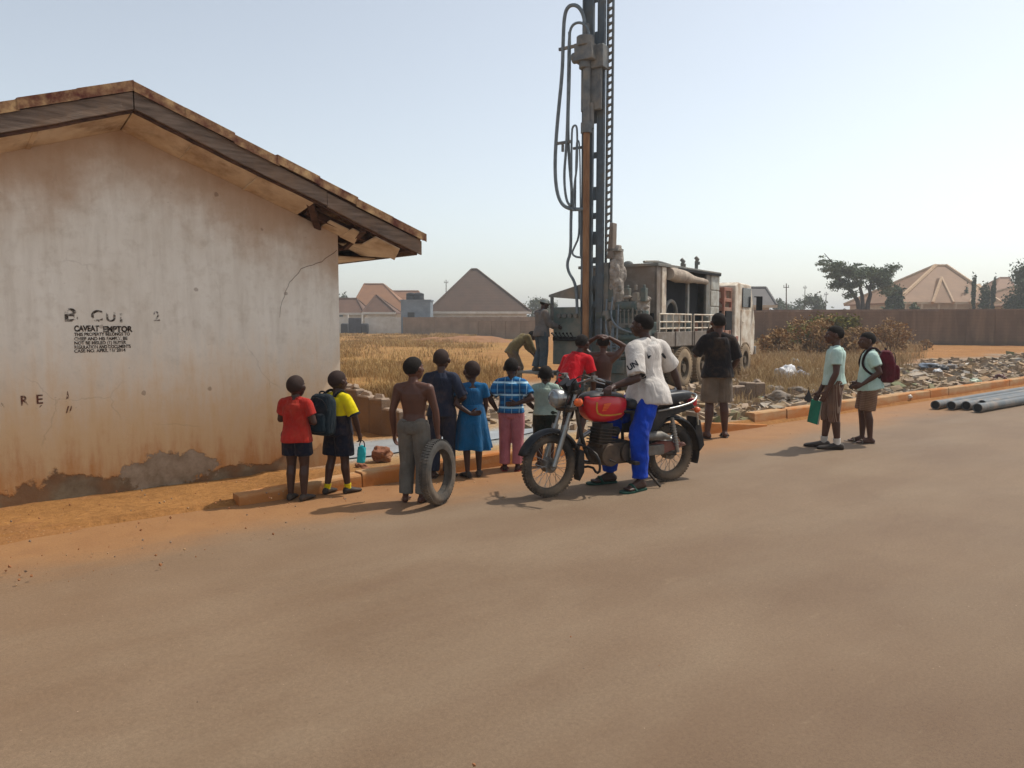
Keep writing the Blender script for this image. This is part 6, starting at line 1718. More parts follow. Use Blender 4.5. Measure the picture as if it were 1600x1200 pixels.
def hip_house(name, label, x0, x1, pe, apex, Y, depth, wall_m, roof_m, ridge=0.0, ov=.6, nwin=4, caps=False, base=0.0, dormer=None, porch=0):
    """x0,x1: photo columns of the eave ends, pe its row; apex: photo point of the ridge centre"""
    a, b = at(x0, pe, Y), at(x1, pe, Y); cx = (a.x + b.x) / 2; W = b.x - a.x; ze = a.z
    ap = at(apex[0], apex[1], Y + depth / 2); zt_ = ap.z
    r = empty(name, (cx, Y + depth / 2, base), 0, label, 'house')
    m = MB(); m.box((0, 0, (ze - base) / 2 - .15), (W - 2 * ov, depth - 2 * ov, ze - base + .1)); m.build('wall', wall_m, r, 20)
    ax = ap.x - cx; hw, hd = W / 2, depth / 2; z0, z1 = ze - base, zt_ - base
    m = MB()
    if ridge <= 0: rp_ = [V((ax, 0, z1))]
    else: rp_ = [V((ax - ridge / 2, 0, z1)), V((ax + ridge / 2, 0, z1))]
    e = [V((-hw, -hd, z0)), V((hw, -hd, z0)), V((hw, hd, z0)), V((-hw, hd, z0))]; e2 = [p - V((0, 0, .18)) for p in e]
    vs = e + e2 + rp_; n = len(rp_); L, Rr = 8, 8 + n - 1
    fs = [(0, 1, Rr, L) if n > 1 else (0, 1, 8), (1, 2, Rr), (2, 3, L, Rr) if n > 1 else (2, 3, 8), (3, 0, L), (7, 6, 5, 4), (0, 4, 5, 1), (1, 5, 6, 2), (2, 6, 7, 3), (3, 7, 4, 0)]
    m.add(vs, fs); ro = m.build('roof', roof_m, r, 10)
    m = MB()
    for q, t_ in ((0, L), (1, Rr), (2, Rr), (3, L)): m.tube([vs[q], vs[t_]], .16 if not caps else .26, 6)
    if n > 1: m.tube([vs[L], vs[Rr]], .2, 6)
    m.build('ridge_cap', ridge_m if caps else roof_m, ro, 40)
    m = MB(); m.box((0, -hd - .02, z0 - .12), (W + .1, .06, .3)); m.build('fascia', w_white if wall_m is w_white else wall_m, ro, 20)
    for k in range(nwin):
        x = -hw + ov + (W - 2 * ov) * (k + .5) / nwin; m = MB(); m.box((x, -hd + ov - .01, z0 * .5), (1.1, .06, 1.3)); f = m.build('window', w_white, r, 20)
        m = MB(); m.box((x, -hd + ov - .05, z0 * .5), (.95, .04, 1.15)); m.build('pane', win_d, f, 20)
    for k in range(porch):
        x = -hw + 1.2 + (W - 2.4) * k / max(1, porch - 1); m = MB(); m.cyl((x, -hd + .15, 0), (x, -hd + .15, z0 - .1), .16, None, 12); m.build('porch_column', w_cream, r, 40)
    if dormer:
        for (dx0, dx1, pz_e, pz_t) in dormer:
            p0 = at(dx0, pz_e, Y - .4); p1 = at(dx1, pz_e, Y - .4); pt = at((dx0 + dx1) / 2, pz_t, Y + 3.5)
            m = MB(); c0 = V((p0.x - cx, -hd - .4, p0.z - base)); c1 = V((p1.x - cx, -hd - .4, p1.z - base)); t0 = V((pt.x - cx - .2, -hd + 3.5, pt.z - base)); t1 = V((pt.x - cx + .2, hd * .2, pt.z - base))
            b0, b1 = V((c0.x, hd * .2, c0.z)), V((c1.x, hd * .2, c1.z))
            m.add([c0, c1, t0, t1, b0, b1], [(0, 1, 2), (1, 5, 3, 2), (4, 0, 2, 3), (5, 4, 3), (0, 4, 5, 1)]); d_ = m.build('front_gable_roof', roof_m, ro, 10)
            m = MB()
            for c_ in (c0, c1): m.tube([c_, t0], .2, 6)
            m.build('ridge_cap', ridge_m, d_, 40)
    return r
hip_house('house', 'wide house with tall dark brown pyramid roof and white walls', 668, 830, 487, (741, 421), 104, 13, w_white, r_brown, .8, nwin=5)
hip_house('house', 'house with faded orange hipped roof at the far left behind the water tanks', 546, 640, 486, (584, 444), 138, 15, w_cream, r_orange, 3.6, nwin=4)
hip_house('house', 'long orange roofed house joined behind the water tank block', 585, 664, 486, (622, 455), 146, 12, w_cream, r_orange, 8, nwin=3)
hip_house('bungalow', 'small bungalow with umber hip roof beside the whitewashed house', 528, 569, 489, (541, 467), 112, 8, w_white, r_dkb, 3.2, nwin=2)
hip_house('bungalow', 'small bungalow with umber pyramid roof in front of the orange roofs', 566, 618, 488, (588, 462), 110, 6, w_white, r_dkb, .2, nwin=1)
hip_house('house', 'grey roofed house just right of the truck cab', 1163, 1214, 477, (1183, 450), 82, 10, w_cream, r_grey, 2.0, nwin=2)
hip_house('house', 'big house with terracotta hip roof and pale ridge lines behind the long wall', 1400, 1562, 472, (1470, 415), 96, 15, w_cream, r_red, 1.4, nwin=5, caps=True, dormer=[(1457, 1490, 473, 434), (1516, 1548, 473, 445)], porch=6)
hip_house('house', 'terracotta roof peeping out at the right edge of the view', 1574, 1660, 477, (1625, 440), 100, 14, w_cream, r_red, 2, nwin=4, caps=True)
hip_house('house', 'pale pinkish roof far behind the cypress trees', 1540, 1600, 474, (1570, 434), 150, 14, w_cream, r_orange, 2, nwin=2)
# tank block
a, b = at(626, 492, 100), at(672, 470, 100)
r = empty('tank_tower', ((a.x + b.x) / 2, 102, 0), 0, 'grey rendered block carrying two black water tanks', 'building')
W = b.x - a.x; m = MB(); m.box((0, 0, b.z / 2), (W, 3.4, b.z)); m.box((0, 0, b.z + .08), (W + .25, 3.6, .16)); m.build('wall', w_grey, r, 20)
m = MB(); m.box((-.6, -1.72, b.z * .55), (.9, .06, .9)); m.build('window', win_d, r, 20)
for px, rr in ((642, .62), (654, .72)):
    p = at(px, 470, 102); m = MB(); hh_ = at(px, 459, 102).z - b.z
    m.lathe([(.05, hh_), (rr * .6, hh_ * .96), (rr, hh_ * .82), (rr, hh_ * .55), (rr * .96, hh_ * .52), (rr, hh_ * .48), (rr, .0), (.05, 0)], (0, 0, 0), (0, 0, 1), 20)
    tk = m.build('water_tank', pm('black_tank', '#23262b', '#1b1e22', 3, .6), None, 40); tk.location = (p.x, 102, b.z + .17)
    tag(tk, ('smaller left' if px == 642 else 'larger right') + ' black water tank on top of the grey block', 'water tank', 'black water tanks')
# perimeter walls
blk_far = NT('far_block_wall'); bx = blk_far.xyz()
c = blk_far.mix(blk_far.ramp(blk_far.noise(.9, 6), .3, .7), rgb('#97806b'), rgb('#7d6956'))
c = blk_far.mix(blk_far.math('MULTIPLY', blk_far.math('LESS_THAN', blk_far.math('FRACT', blk_far.math('MULTIPLY', bx[2], 4.2)), .1), .25), c, rgb('#5d4d40'))
blk_far = blk_far.done(c, .95)
brown_w = NT('brown_sandcrete_wall'); bx = brown_w.xyz()
c = brown_w.mix(brown_w.ramp(brown_w.noise(.5, 7, .65), .3, .7), rgb('#7b604a'), rgb('#604937'))
c = brown_w.mix(brown_w.math('MULTIPLY', brown_w.ramp(brown_w.noise(1.5, 5, .6, brown_w.coord((1, 1, .15))), .45, .65), .6), c, rgb('#8f745c'))
c = brown_w.mix(brown_w.math('MULTIPLY', brown_w.math('LESS_THAN', brown_w.math('FRACT', brown_w.math('MULTIPLY', bx[2], 4.4)), .09), .25), c, rgb('#3d2f28'))
c = brown_w.mix(brown_w.math('MULTIPLY', brown_w.step(brown_w.math('ADD', bx[2], brown_w.math('MULTIPLY', brown_w.noise(.8, 5), .9)), .8, .35), .6), c, rgb('#463a2c'))
brown_w.bump(brown_w.noise(8, 6), .4, .04); brown_w = brown_w.done(c, .95)
def perim(label, p0, p1, h, mat, npier, th=.22, name='perimeter_wall', h1=None):
    p0, p1 = V((p0.x, p0.y, 0)), V((p1.x, p1.y, 0)); d = p1 - p0; L = d.length; h1 = h if h1 is None else h1
    r = empty(name, p0, math.atan2(d.y, d.x), label, 'wall'); m = MB()
    m.add([V((0, -th / 2, -.3)), V((L, -th / 2, -.3)), V((L, -th / 2, h1)), V((0, -th / 2, h)), V((0, th / 2, -.3)), V((L, th / 2, -.3)), V((L, th / 2, h1)), V((0, th / 2, h))], [(0, 1, 2, 3), (7, 6, 5, 4), (3, 2, 6, 7), (0, 3, 7, 4), (1, 5, 6, 2)])
    m.build('wall_panel', mat, r, 20)
    for k in range(npier + 1):
        x = L * k / max(1, npier); hh_ = h + (h1 - h) * k / max(1, npier); m = MB(); m.box((x, 0, hh_ / 2 - .12), (.26, th + .12, hh_ + .3)); m.build('pier', mat, r, 20)
    return r
perim('white painted boundary wall with a metal gate by the small bungalows', at(572, 500, 106), at(632, 500, 106), 2.2, w_white, 3)
perim('short white boundary wall left of the gate, touching the near house in view', at(500, 500, 106), at(543, 500, 106), 2.3, w_white, 2)
g0, g1 = at(544, 500, 106), at(565, 500, 106)
r = empty('metal_gate', ((g0.x + g1.x) / 2, 106, 0), 0, 'dark grey double metal gate in the white boundary wall', 'gate')
for s_ in (-1, 1):
    m = MB(); m.box((s_ * .46, 0, 1.1), (.9, .06, 2.1))
    for k in range(5): m.box((s_ * (.1 + .18 * k), -.05, 1.1), (.04, .04, 2.1))
    m.build('gate_leaf', pm('grey_gate_metal', '#53535a', '#44444b', 3, .6), r, 20)
m = MB(); m.box((-1.0, 0, 1.3), (.22, .3, 2.6)); m.box((1.0, 0, 1.3), (.22, .3, 2.6)); m.build('gate_post', w_white, r, 20)
for px in (539, 570):
    p = at(px, 510, 104.5); m = MB(); m.box((0, 0, .7), (1.0, 1.0, 1.4)); o = m.build('water_drum', pm('dark_drum', '#35383c', '#2b2d30', 3, .7), None, 20, .2); o.location = p.xy.to_3d()
    tag(o, ('left' if px == 539 else 'right') + ' dark drum standing before the white wall beside the gate', 'drum')
perim('pale block boundary wall with piers running below the brown pyramid roof', at(632, 500, 100), at(838, 500, 92), 2.2, blk_far, 8)
perim('darker block boundary wall in front, half hidden by the rig operator', at(748, 510, 78), at(840, 515, 68), 1.7, blk_far, 4)
perim('long brown sandcrete wall closing the plot on the right', at(1120, 500, 60), at(1700, 510, 50.5), 2.3, brown_w, 14, h1=2.45)
perim('second higher brown wall further behind the long wall', at(1150, 490, 74), at(1760, 490, 66), 2.75, brown_w, 9)
# electricity poles
pole_m = pm('grey_pole', '#6a6259', '#554e47', 2, .9)
def pole(px, top, Y, label, lean=0):
    t_ = at(px, top, Y); m = MB(); m.cyl((0, 0, 0), (lean, 0, t_.z), .11, .06, 10); r = empty('power_pole', (t_.x, Y, 0), 0, label, 'pole'); m.build('shaft', pole_m, r, 40)
    m = MB(); m.box((lean, 0, t_.z - .5), (.7, .08, .09)); 
    for x in (-.3, .3): m.cyl((lean + x, 0, t_.z - .44), (lean + x, 0, t_.z - .2), .04, None, 8)
    m.build('crossarm', pole_m, r, 40)
pole(1231, 443, 100, 'tallest grey power pole right of the grey roof', -.2); pole(1258, 446, 150, 'thin far power pole in the gap between the poles'); pole(1291, 456, 140, 'short far power pole left of the acacia tree'); pole(697, 437, 130, 'thin pole standing behind the left slope of the brown pyramid roof')
# trees
def leafmat(name, c1, c2, tr=.15):
    t = NT(name); t.b.inputs['Subsurface Weight'].default_value = 0
    c = t.mix(t.ramp(t.noise(.8, 3), .3, .7), rgb(c1), rgb(c2)); c = t.mix(t.ramp(t.noise(5, 3), .35, .65), c, tuple(v * .6 for v in rgb(c2)[:3]) + (1,))
    t.b.inputs['Transmission Weight'].default_value = 0
    return t.done(c, .75, 0, .15)
lf_dark = leafmat('dark_green_leaves', '#4f5f3c', '#425234'); lf_ac = leafmat('acacia_leaves', '#748060', '#606c50'); lf_yel = leafmat('yellow_green_leaves', '#8a8433', '#716d2c'); lf_far = leafmat('far_green_leaves', '#66704f', '#565f43'); lf_dry = leafmat('dry_brown_leaves', '#b48f5d', '#977448')
bark = pm('grey_brown_bark', '#4c4138', '#3a312a', 6, .95, bs=12, bst=.8, bd=.03)
def leaves(mb, clumps, n, size, rnd):
    tot = sum(c[1][0] * c[1][1] * c[1][2] for c in clumps)
    for c, r in clumps:
        k = max(8, int(n * r[0] * r[1] * r[2] / tot))
        for _ in range(k):
            while True:
                q = V((rnd.uniform(-1, 1), rnd.uniform(-1, 1), rnd.uniform(-1, 1)))
                if q.length <= 1: break
            q = q * (.55 + .45 * rnd.random()) if rnd.random() < .3 else q.normalized() * (rnd.uniform(.6, 1.08))
            p = V(c) + V((q.x * r[0], q.y * r[1], q.z * r[2])); s_ = size * rnd.uniform(.6, 1.4)
            p = V(c) + V((max(-1.5, min(1.5, rnd.gauss(0, .55))) * r[0], max(-1.5, min(1.5, rnd.gauss(0, .55))) * r[1], max(-1.5, min(1.5, rnd.gauss(0, .6))) * r[2])) if rnd.random() < .6 else p
            R = Euler((rnd.uniform(-1.2, 1.2), rnd.uniform(-1.2, 1.2), rnd.uniform(0, 6.3))).to_matrix()
            mb.add([p + R @ V((-s_, -s_ * .4, 0)), p + R @ V((0, -s_ * .55, s_ * .15)), p + R @ V((s_, 0, 0)), p + R @ V((0, s_ * .55, s_ * .15)), p + R @ V((-s_, s_ * .35, 0))], [(0, 1, 2, 3, 4)])
def tree(label, base, limbs, clumps, mat, n, size, seed, name='tree', trunk_r=.2, group=None):
    rnd = random.Random(seed); r = empty(name, base, 0, label, 'tree' if 'bush' not in name else 'bush', group)
    if limbs:
        m = MB()
        for pts, r0, r1 in limbs: k = len(pts); m.tube(pts, [r0 + (r1 - r0) * i / (k - 1) for i in range(k)], 8, smooth=0)
        m.build('trunk', bark, r, 60)
    m = MB(); leaves(m, clumps, n, size, rnd); m.build('crown', mat, r, 0, recalc=False)
    return r
# acacia behind the wall
Yt = 78; b0 = at(1352, 482, Y=Yt); b0.z = 0
def L_(px, py, dy=0): q = at(px, py, Yt); return V((q.x - b0.x, dy, q.z))
limbs = [([V((-.1, 0, 0)), L_(1340, 470), L_(1330, 455), L_(1318, 440, .4), L_(1300, 428, .6)], .28, .07), ([V((.1, 0, 0)), L_(1347, 462), L_(1343, 445), L_(1345, 425, -.4)], .26, .06), ([V((.2, 0, 0)), L_(1356, 474), L_(1360, 460), L_(1358, 450), L_(1368, 435, .5), L_(1385, 425)], .28, .06), ([L_(1318, 440, .4), L_(1300, 420), L_(1285, 412)], .1, .04), ([L_(1310, 430), L_(1300, 410), L_(1288, 396)], .09, .03), ([L_(1330, 455), L_(1322, 458), L_(1315, 462)], .08, .03), ([L_(1360, 460), L_(1352, 440)], .12, .05)]
cl = []
rnd = random.Random(5)
for px, py, rx, rz_, k in ((1290, 399, 4, 2.5, 1), (1299, 406, 8, 3, 2), (1283, 413, 9, 4, 2), (1300, 418, 14, 6, 4), (1295, 431, 11, 5, 3), (1318, 424, 13, 7, 5), (1335, 428, 14, 9, 6), (1316, 444, 13, 8, 5), (1337, 446, 10, 7, 4), (1355, 424, 14, 8, 6), (1372, 432, 13, 9, 6), (1390, 420, 9, 6, 4), (1396, 428, 6, 5, 2), (1384, 442, 11, 8, 5), (1366, 448, 8, 5, 3), (1394, 452, 7, 7, 3), (1345, 413, 10, 2, 2), (1326, 461, 7, 5, 3), (1317, 466, 4, 3, 1), (1375, 459, 6, 4, 2)):
    for _ in range(k):
        q = L_(px + rnd.uniform(-.6, .6) * rx, py + rnd.uniform(-.6, .6) * rz_, rnd.uniform(-1.6, 1.6)); cl.append((q, (rx * .042, .75, rz_ * .045)))
tree('wide flat crowned acacia tree with bent trunks behind the long brown wall', b0, limbs, cl, lf_ac, 13000, .1, 11, 'acacia_tree')
def simple_tree(px, base_y, top, wpx, Y, mat, label, seed, n=2500, size=.2, name='tree', cone=0.0, zb=0.0, group=None):
    rnd = random.Random(seed); b = at(px, base_y, Y); t_ = at(px, top, Y).z; W = wpx * Y / 1200 / 2; b.z = zb; H = t_ - zb; cl = []
    for k in range(14):
        a = rnd.uniform(0, 6.3); z = rnd.uniform(.25, .92); rad = W * (1 - cone * z) * (1.0 if cone else math.sqrt(max(.1, 1 - ((z - .5) / .55) ** 2)))
        cl.append((V((rad * .62 * math.cos(a), rad * .62 * math.sin(a), H * z)), (W * .42 * (1 - cone * z * .8), W * .42 * (1 - cone * z * .8), H * .14)))
    limbs = [([V((0, 0, 0)), V((.1 * W, 0, H * .4)), V((0, 0, H * .85))], .05 * H * .4, .02)] + [([V((0, 0, H * .35)), c[0]], .03 * H * .3, .01) for c in cl[:5]]
    return tree(label, b, limbs, cl, mat, n, size, seed, name, group=group)
simple_tree(1603, 485, 402, 66, 84, lf_dark, 'dark dense tree cut off by the right edge of the view', 21, 12000, .13)
simple_tree(1268, 490, 464, 40, 120, lf_far, 'dark rounded tree left of the acacia beyond the wall', 22); simple_tree(1240, 490, 469, 40, 140, lf_far, 'low grey green tree at the foot of the tallest power pole', 23); simple_tree(1218, 490, 472, 20, 130, lf_far, 'small grey green tree touching the grey roofed house', 24)
simple_tree(1398, 490, 452, 26, 86, lf_dark, 'olive shrubby tree at the left corner of the terracotta roof', 25, 2200); simple_tree(1372, 490, 470, 34, 110, leafmat('pale_green_leaves', '#8f9467', '#7b8056'), 'pale green low tree under the right of the acacia', 26)
for px, tp_, lab in ((1520, 436, 'slim dark cypress tree, left of the three by the terracotta roof'), (1551, 437, 'tallest slim cypress tree, right of the terracotta roof')):
    simple_tree(px, 480, tp_, 7, 90, lf_dark, lab, 30 + px, 1200, .13, 'cypress_tree', .3)
simple_tree(1536, 480, 442, 13, 90, lf_dark, 'thin palm like tree between the two cypress trees', 41, 700, .16, 'palm_tree', -.6); simple_tree(1508, 480, 432, 8, 98, lf_far, 'little tree top showing over the terracotta roof slope', 42, 500, .15); simple_tree(1543, 480, 446, 7, 92, lf_dark, 'shorter dark cypress close beside the tallest cypress', 43, 700, .13, 'cypress_tree', .3)
simple_tree(1428, 495, 476, 22, 72, leafmat('grey_green_leaves', '#7d8467', '#6a7157'), 'grey green shrub against the wall below the terracotta house', 44, 1200, .16)
simple_tree(838, 500, 468, 46, 150, lf_far, 'green tree far behind the rig operator', 45); simple_tree(858, 500, 474, 30, 170, lf_far, 'distant green tree left of the rig control panel', 46); simple_tree(536, 495, 462, 24, 160, lf_far, 'dark green tree behind the corner of the whitewashed house', 47); simple_tree(800, 496, 476, 40, 190, lf_far, 'pale distant tree past the right end of the brown pyramid roof', 48)
# far belt of trees on the horizon
rnd = random.Random(77); m = MB(); cl = []
for k in range(150):
    Y = rnd.uniform(260, 420); x = rnd.uniform(-.75, .75) * Y; cl.append((V((x, Y, rnd.uniform(1.0, 3.2))), (rnd.uniform(5, 11), 4, rnd.uniform(1.6, 3.6))))
leaves(m, cl, 22000, .8, rnd); o = m.build('tree_belt', lf_far, None, 0, recalc=False); tag(o, 'low belt of hazy trees along the horizon', 'trees', None, 'stuff')
# weedy bushes on the right of the plot
def bush(px, base, top, wpx, mat, label, seed, n=1800, size=.07, group='dry bushes behind the rubbish'):
    g = gp(px, base); H = at(px, top, g.y).z; W = wpx * g.y / 1200 / 2; rnd = random.Random(seed); cl = []; limbs = []
    for k in range(16):
        a = rnd.uniform(0, 6.3); z = rnd.uniform(.2, .92); q = V((W * .75 * math.sqrt(rnd.random()) * math.cos(a), W * .75 * math.sqrt(rnd.random()) * math.sin(a), H * z)); cl.append((q, (W * .3, W * .3, H * .15))); limbs.append(([V((q.x * .2, q.y * .2, 0)), V((q.x * .6, q.y * .6, q.z * .55)), q * 1.1], .014, .004))
    return tree(label, g, limbs, cl, mat, n, size, seed, 'bush')
bush(1306, 548, 492, 70, lf_yel, 'rounded yellow green bush in front of the long brown wall', 51, 2600, .09); bush(1270, 560, 500, 70, lf_dry, 'tall brown dry bush left of the yellow green bush', 52, 2200, .06); bush(1392, 555, 498, 66, lf_dry, 'tall brown dry bush right behind the maroon backpack', 53, 2200, .055); bush(1330, 560, 515, 80, lf_dry, 'brown dry bush showing between the two schoolboys', 54, 2200, .06); bush(1215, 560, 515, 70, lf_dry, 'pale dry bush beside the truck cab', 55, 1700, .06); bush(1445, 547, 532, 26, lf_dry, 'tiny dry bush alone on the orange earth by the wall', 56, 250, .06)
bush(1255, 548, 497, 60, lf_yel, 'dull green bush behind the brown bush near the truck', 57, 1500, .08)

# ================================================================== GRASS, RUBBISH
def blades(name, pts, mat, label, hmin, hmax, wd, per, rnd, spread=.1):
    vs, fs = [], []
    for p, sc in pts:
        for _ in range(per):
            a = rnd.uniform(0, 6.3); h = rnd.uniform(hmin, hmax) * sc; ln = rnd.uniform(.1, .65) * h; b = rnd.uniform(0, 6.3); w_ = wd * rnd.uniform(.7, 1.4) * max(1, p.y / 22)
            q = V((p.x + rnd.gauss(0, spread), p.y + rnd.gauss(0, spread), p.z - .02)); dx, dy = math.cos(a) * w_, math.sin(a) * w_; o = len(vs); lx, ly = math.cos(b) * ln, math.sin(b) * ln
            vs += [(q.x - dx, q.y - dy, q.z), (q.x + dx, q.y + dy, q.z), (q.x + dx * .7 + lx * .35, q.y + dy * .7 + ly * .35, q.z + h * .6), (q.x - dx * .7 + lx * .35, q.y - dy * .7 + ly * .35, q.z + h * .6), (q.x + lx, q.y + ly, q.z + h * rnd.uniform(.8, 1.0))]
            fs += [(o, o + 1, o + 2, o + 3), (o + 3, o + 2, o + 4)]
    me = bpy.data.meshes.new(name); me.from_pydata(vs, [], fs); me.materials.append(mat); o = bpy.data.objects.new(name, me); COL.objects.link(o)
    return tag(o, label, 'grass', None, 'stuff')
def grassmat(name, c1, c2, c3):
    t = NT(name); c = t.mix(t.ramp(t.noise(.5, 4), .4, .6), rgb(c1), rgb(c2)); c = t.mix(t.ramp(t.noise(3, 4), .4, .7), c, rgb(c3)); return t.done(c, .85, 0, .15)
rnd = random.Random(3); pts = []
while len(pts) < 10000:
    Y = 12.5 * math.exp(rnd.random() * math.log(100 / 12.5)); x = rnd.uniform(-.30, .02) * Y
    u, v = uv((x, Y)); n = noise.noise(V((x * .3, Y * .3, 2))); n2 = noise.noise(V((x * .08, Y * .08, 8)))
    if v < 6.2 + n * 1.2: continue
    lim = -.045 * Y + (1.2 * n) + (.0 if Y < 30 else -.01 * (Y - 30))
    if x > lim + .9 or (x > lim and rnd.random() < .75): continue
    if noise.noise(V((x * .22, Y * .13, 4))) + .5 * n2 < .03 and rnd.random() < .92: continue
    # keep the footprint of the old house clear
    pp = Matrix.Rotation(-(PI / 2 - H_PH), 3, 'Z') @ (V((x, Y, 0)) - V((HX, HY, 0)))
    if pp.x < .3 and pp.y < 8.6: continue
    pts.append((V((x, Y, field_z(u, v))), .55 + .7 * (n + .4)))
blades('dry_grass', pts, grassmat('dry_straw', '#b08c57', '#84643c', '#bfa370'), 'field of tall dry golden grass beyond the low wall', .1, .42, .006, 7, rnd, .2)
pts = []
while len(pts) < 6000:
    Y = 11 * math.exp(rnd.random() * math.log(50 / 11)); x = rnd.uniform(.27, .56) * Y; u, v = uv((x, Y)); n = noise.noise(V((x * .4, Y * .4, 12)))
    if v < 2.2 + n * 1.5: continue
    f = x / Y
    if f > .5 + .08 * n or f < .3 + .03 * n or (Y < 17 and f > .42): continue
    if 20 < Y < 30 and f < .3: continue
    pts.append((V((x, Y, field_z(u, v))), .6 + .7 * (n + .4) * (1 if Y > 15 else .5)))
blades('dry_weeds', pts, grassmat('dry_weed_stalks', '#ab8c60', '#8f7350', '#c0aa82'), 'rough dry weeds growing round the truck and the rubbish', .12, .6, .006, 6, rnd, .2)
pts = []
for k in range(900):
    x = rnd.uniform(14, 60); f = rnd.random(); Y = 59 - (x - 15) * .19; pts.append((V((x + rnd.uniform(-.3, .3), Y - .6 - rnd.random() * .5, 0)), 1))
blades('wall_foot_grass', pts, grassmat('olive_grass', '#6d6a35', '#585730', '#7f7a40'), 'olive grass along the foot of the long brown wall', .15, .4, .02, 5, rnd, .2)
# rubbish and rubble strewn behind the kerb on the right: countless bits
cols = ['#b9a593', '#9b8674', '#7b6857', '#5f5147', '#c9bdb0', '#8f7864', '#a7907c', '#4d4540', '#8d8b86', '#b08a66', '#77706a', '#d8d2c8', '#5a6a7d', '#7d4a3a', '#64704f']
mats = [pm('litter_' + n_, c_, None, 8, .85, bs=10, bst=.4, bd=.02, dirt='#97805f', dirt_amt=.55) for n_, c_ in zip(('tan', 'dun', 'umber', 'peat', 'bone', 'clay', 'sand', 'soot', 'ash', 'ochre', 'slate', 'chalk', 'blue', 'brick', 'moss'), cols)]
wts = [10, 12, 12, 9, 6, 10, 10, 6, 7, 7, 6, 3, 1, 2, 2]
m = MB(); n_ok = 0
while n_ok < 14000:
    if rnd.random() < .72: f = rnd.uniform(.36, .72); v = .25 + 7.5 * rnd.random() ** 1.2; u = 7 + 40 * rnd.random() ** 1.6
    else: u = rnd.uniform(4.5, 16); v = .25 + 5 * rnd.random() ** 1.5
    p = rp(u, v); n = noise.noise(V((p.x * .5, p.y * .5, 20)))
    if u < 7.5 and rnd.random() < .8: continue
    if v > 6.3 + 1.6 * n: continue
    if noise.noise(V((p.x * 1.2, p.y * 1.2, 30))) < -.22 and rnd.random() < .7: continue
    n_ok += 1; m.cur = rnd.choices(range(15), wts)[0]
    s_ = (.02 + .11 * rnd.random() ** 2.6) * (1 + max(0, u - 15) * .015); k = rnd.random()
    R = Euler((rnd.uniform(-.4, .4), rnd.uniform(-.4, .4), rnd.uniform(0, 6.3))).to_matrix()
    sz = V((s_ * rnd.uniform(.6, 1.5), s_ * rnd.uniform(.5, 1.2), s_ * (rnd.uniform(.04, .2) if k < .5 else rnd.uniform(.4, .9))))
    c = V((p.x, p.y, field_z(u, v) + sz.z * .4)); vs = []
    for q in ((-1, -1, -1), (1, -1, -1), (1, 1, -1), (-1, 1, -1), (-1, -1, 1), (1, -1, 1), (1, 1, 1), (-1, 1, 1)):
        vs.append(c + R @ V((q[0] * sz.x * rnd.uniform(.5, 1.1), q[1] * sz.y * rnd.uniform(.5, 1.1), q[2] * sz.z * rnd.uniform(.5, 1.2))))
    m.add(vs, [(3, 2, 1, 0), (4, 5, 6, 7), (0, 1, 5, 4), (1, 2, 6, 5), (2, 3, 7, 6), (3, 0, 4, 7)])
m.cur = 0
o = m.build('rubbish', mats, None, 0); tag(o, 'strewn rubbish and rubble covering the ground behind the kerb', 'rubbish', None, 'stuff')
# loose gravel on the verge and along the kerb
m = MB()
for _ in range(1200):
    k = rnd.random()
    if k < .6: u = rnd.uniform(-7.5, uL0 + .6); v = rnd.uniform(-1.5, 1.0)
    elif k < .8: u = rnd.uniform(uL0, 8); v = -abs(rnd.gauss(0, .35))
    elif k < .86: u = rnd.uniform(0, 9); v = .2 + 3 * rnd.random()
    else: u = rnd.uniform(-6, 12); v = -rnd.uniform(.5, 9)
    p = rp(u, v, 0); s_ = .003 + .011 * rnd.random() ** 3; m.cur = rnd.choices((0, 1, 2), (5, 3, 2))[0]
    z = (field_z(u, v) if v > .2 else .0)
    if u < uL0 + .4 and v < 1.1: z = .035 + .05 * smooth01(-1.1, .2, v)
    R = Euler((rnd.uniform(0, 3), rnd.uniform(0, 3), rnd.uniform(0, 3))).to_matrix(); vs = [V((p.x, p.y, z)) + R @ V((x * s_ * rnd.uniform(.6, 1.2), y * s_ * rnd.uniform(.6, 1.2), z_ * s_ * rnd.uniform(.6, 1.2))) for x, y, z_ in ((1, 0, 0), (-1, 0, 0), (0, 1, 0), (0, -1, 0), (0, 0, 1), (0, 0, -1))]
    m.add(vs, [(0, 2, 4), (2, 1, 4), (1, 3, 4), (3, 0, 4), (2, 0, 5), (1, 2, 5), (3, 1, 5), (0, 3, 5)])
o = m.build('gravel', [pm('red_gravel', '#9c6a45', '#8a5c3b', 20, .95), pm('tan_gravel', '#b0906c', '#9c7a56', 20, .95), pm('grey_gravel', '#8f7a66', '#7a6654', 20, .95)], None, 0); tag(o, 'loose gravel on the verge and beside the kerb', 'gravel', None, 'stuff')
# a few larger pieces of rubbish that can be told apart
def bag(px, py, r, c1, c2, label, seed, rough=.45, name='plastic_bag'):
    m = MB(); bm = bmesh.new(); bmesh.ops.create_icosphere(bm, subdivisions=4, radius=1)
    for v in bm.verts:
        q = v.co * 1.3 + V((seed, seed * 2, 0)); k = 1 + .45 * noise.noise(q) + .22 * noise.noise(q * 2.7) + .1 * noise.noise(q * 6); v.co = V((v.co.x * k * r[0], v.co.y * k * r[1], max(-.35, v.co.z) * k * r[2]))
    me = bpy.data.meshes.new(name); bm.to_mesh(me); bm.free(); me.materials.append(pm('plastic_' + str(seed), c1, c2, 6, rough)); me.polygons.foreach_set('use_smooth', [True] * len(me.polygons))
    o = bpy.data.objects.new(name, me); COL.objects.link(o); o.location = gp(px, py, .1) + V((0, 0, r[2] * .3)); o.rotation_euler = (0, 0, seed); return tag(o, label, 'rubbish')
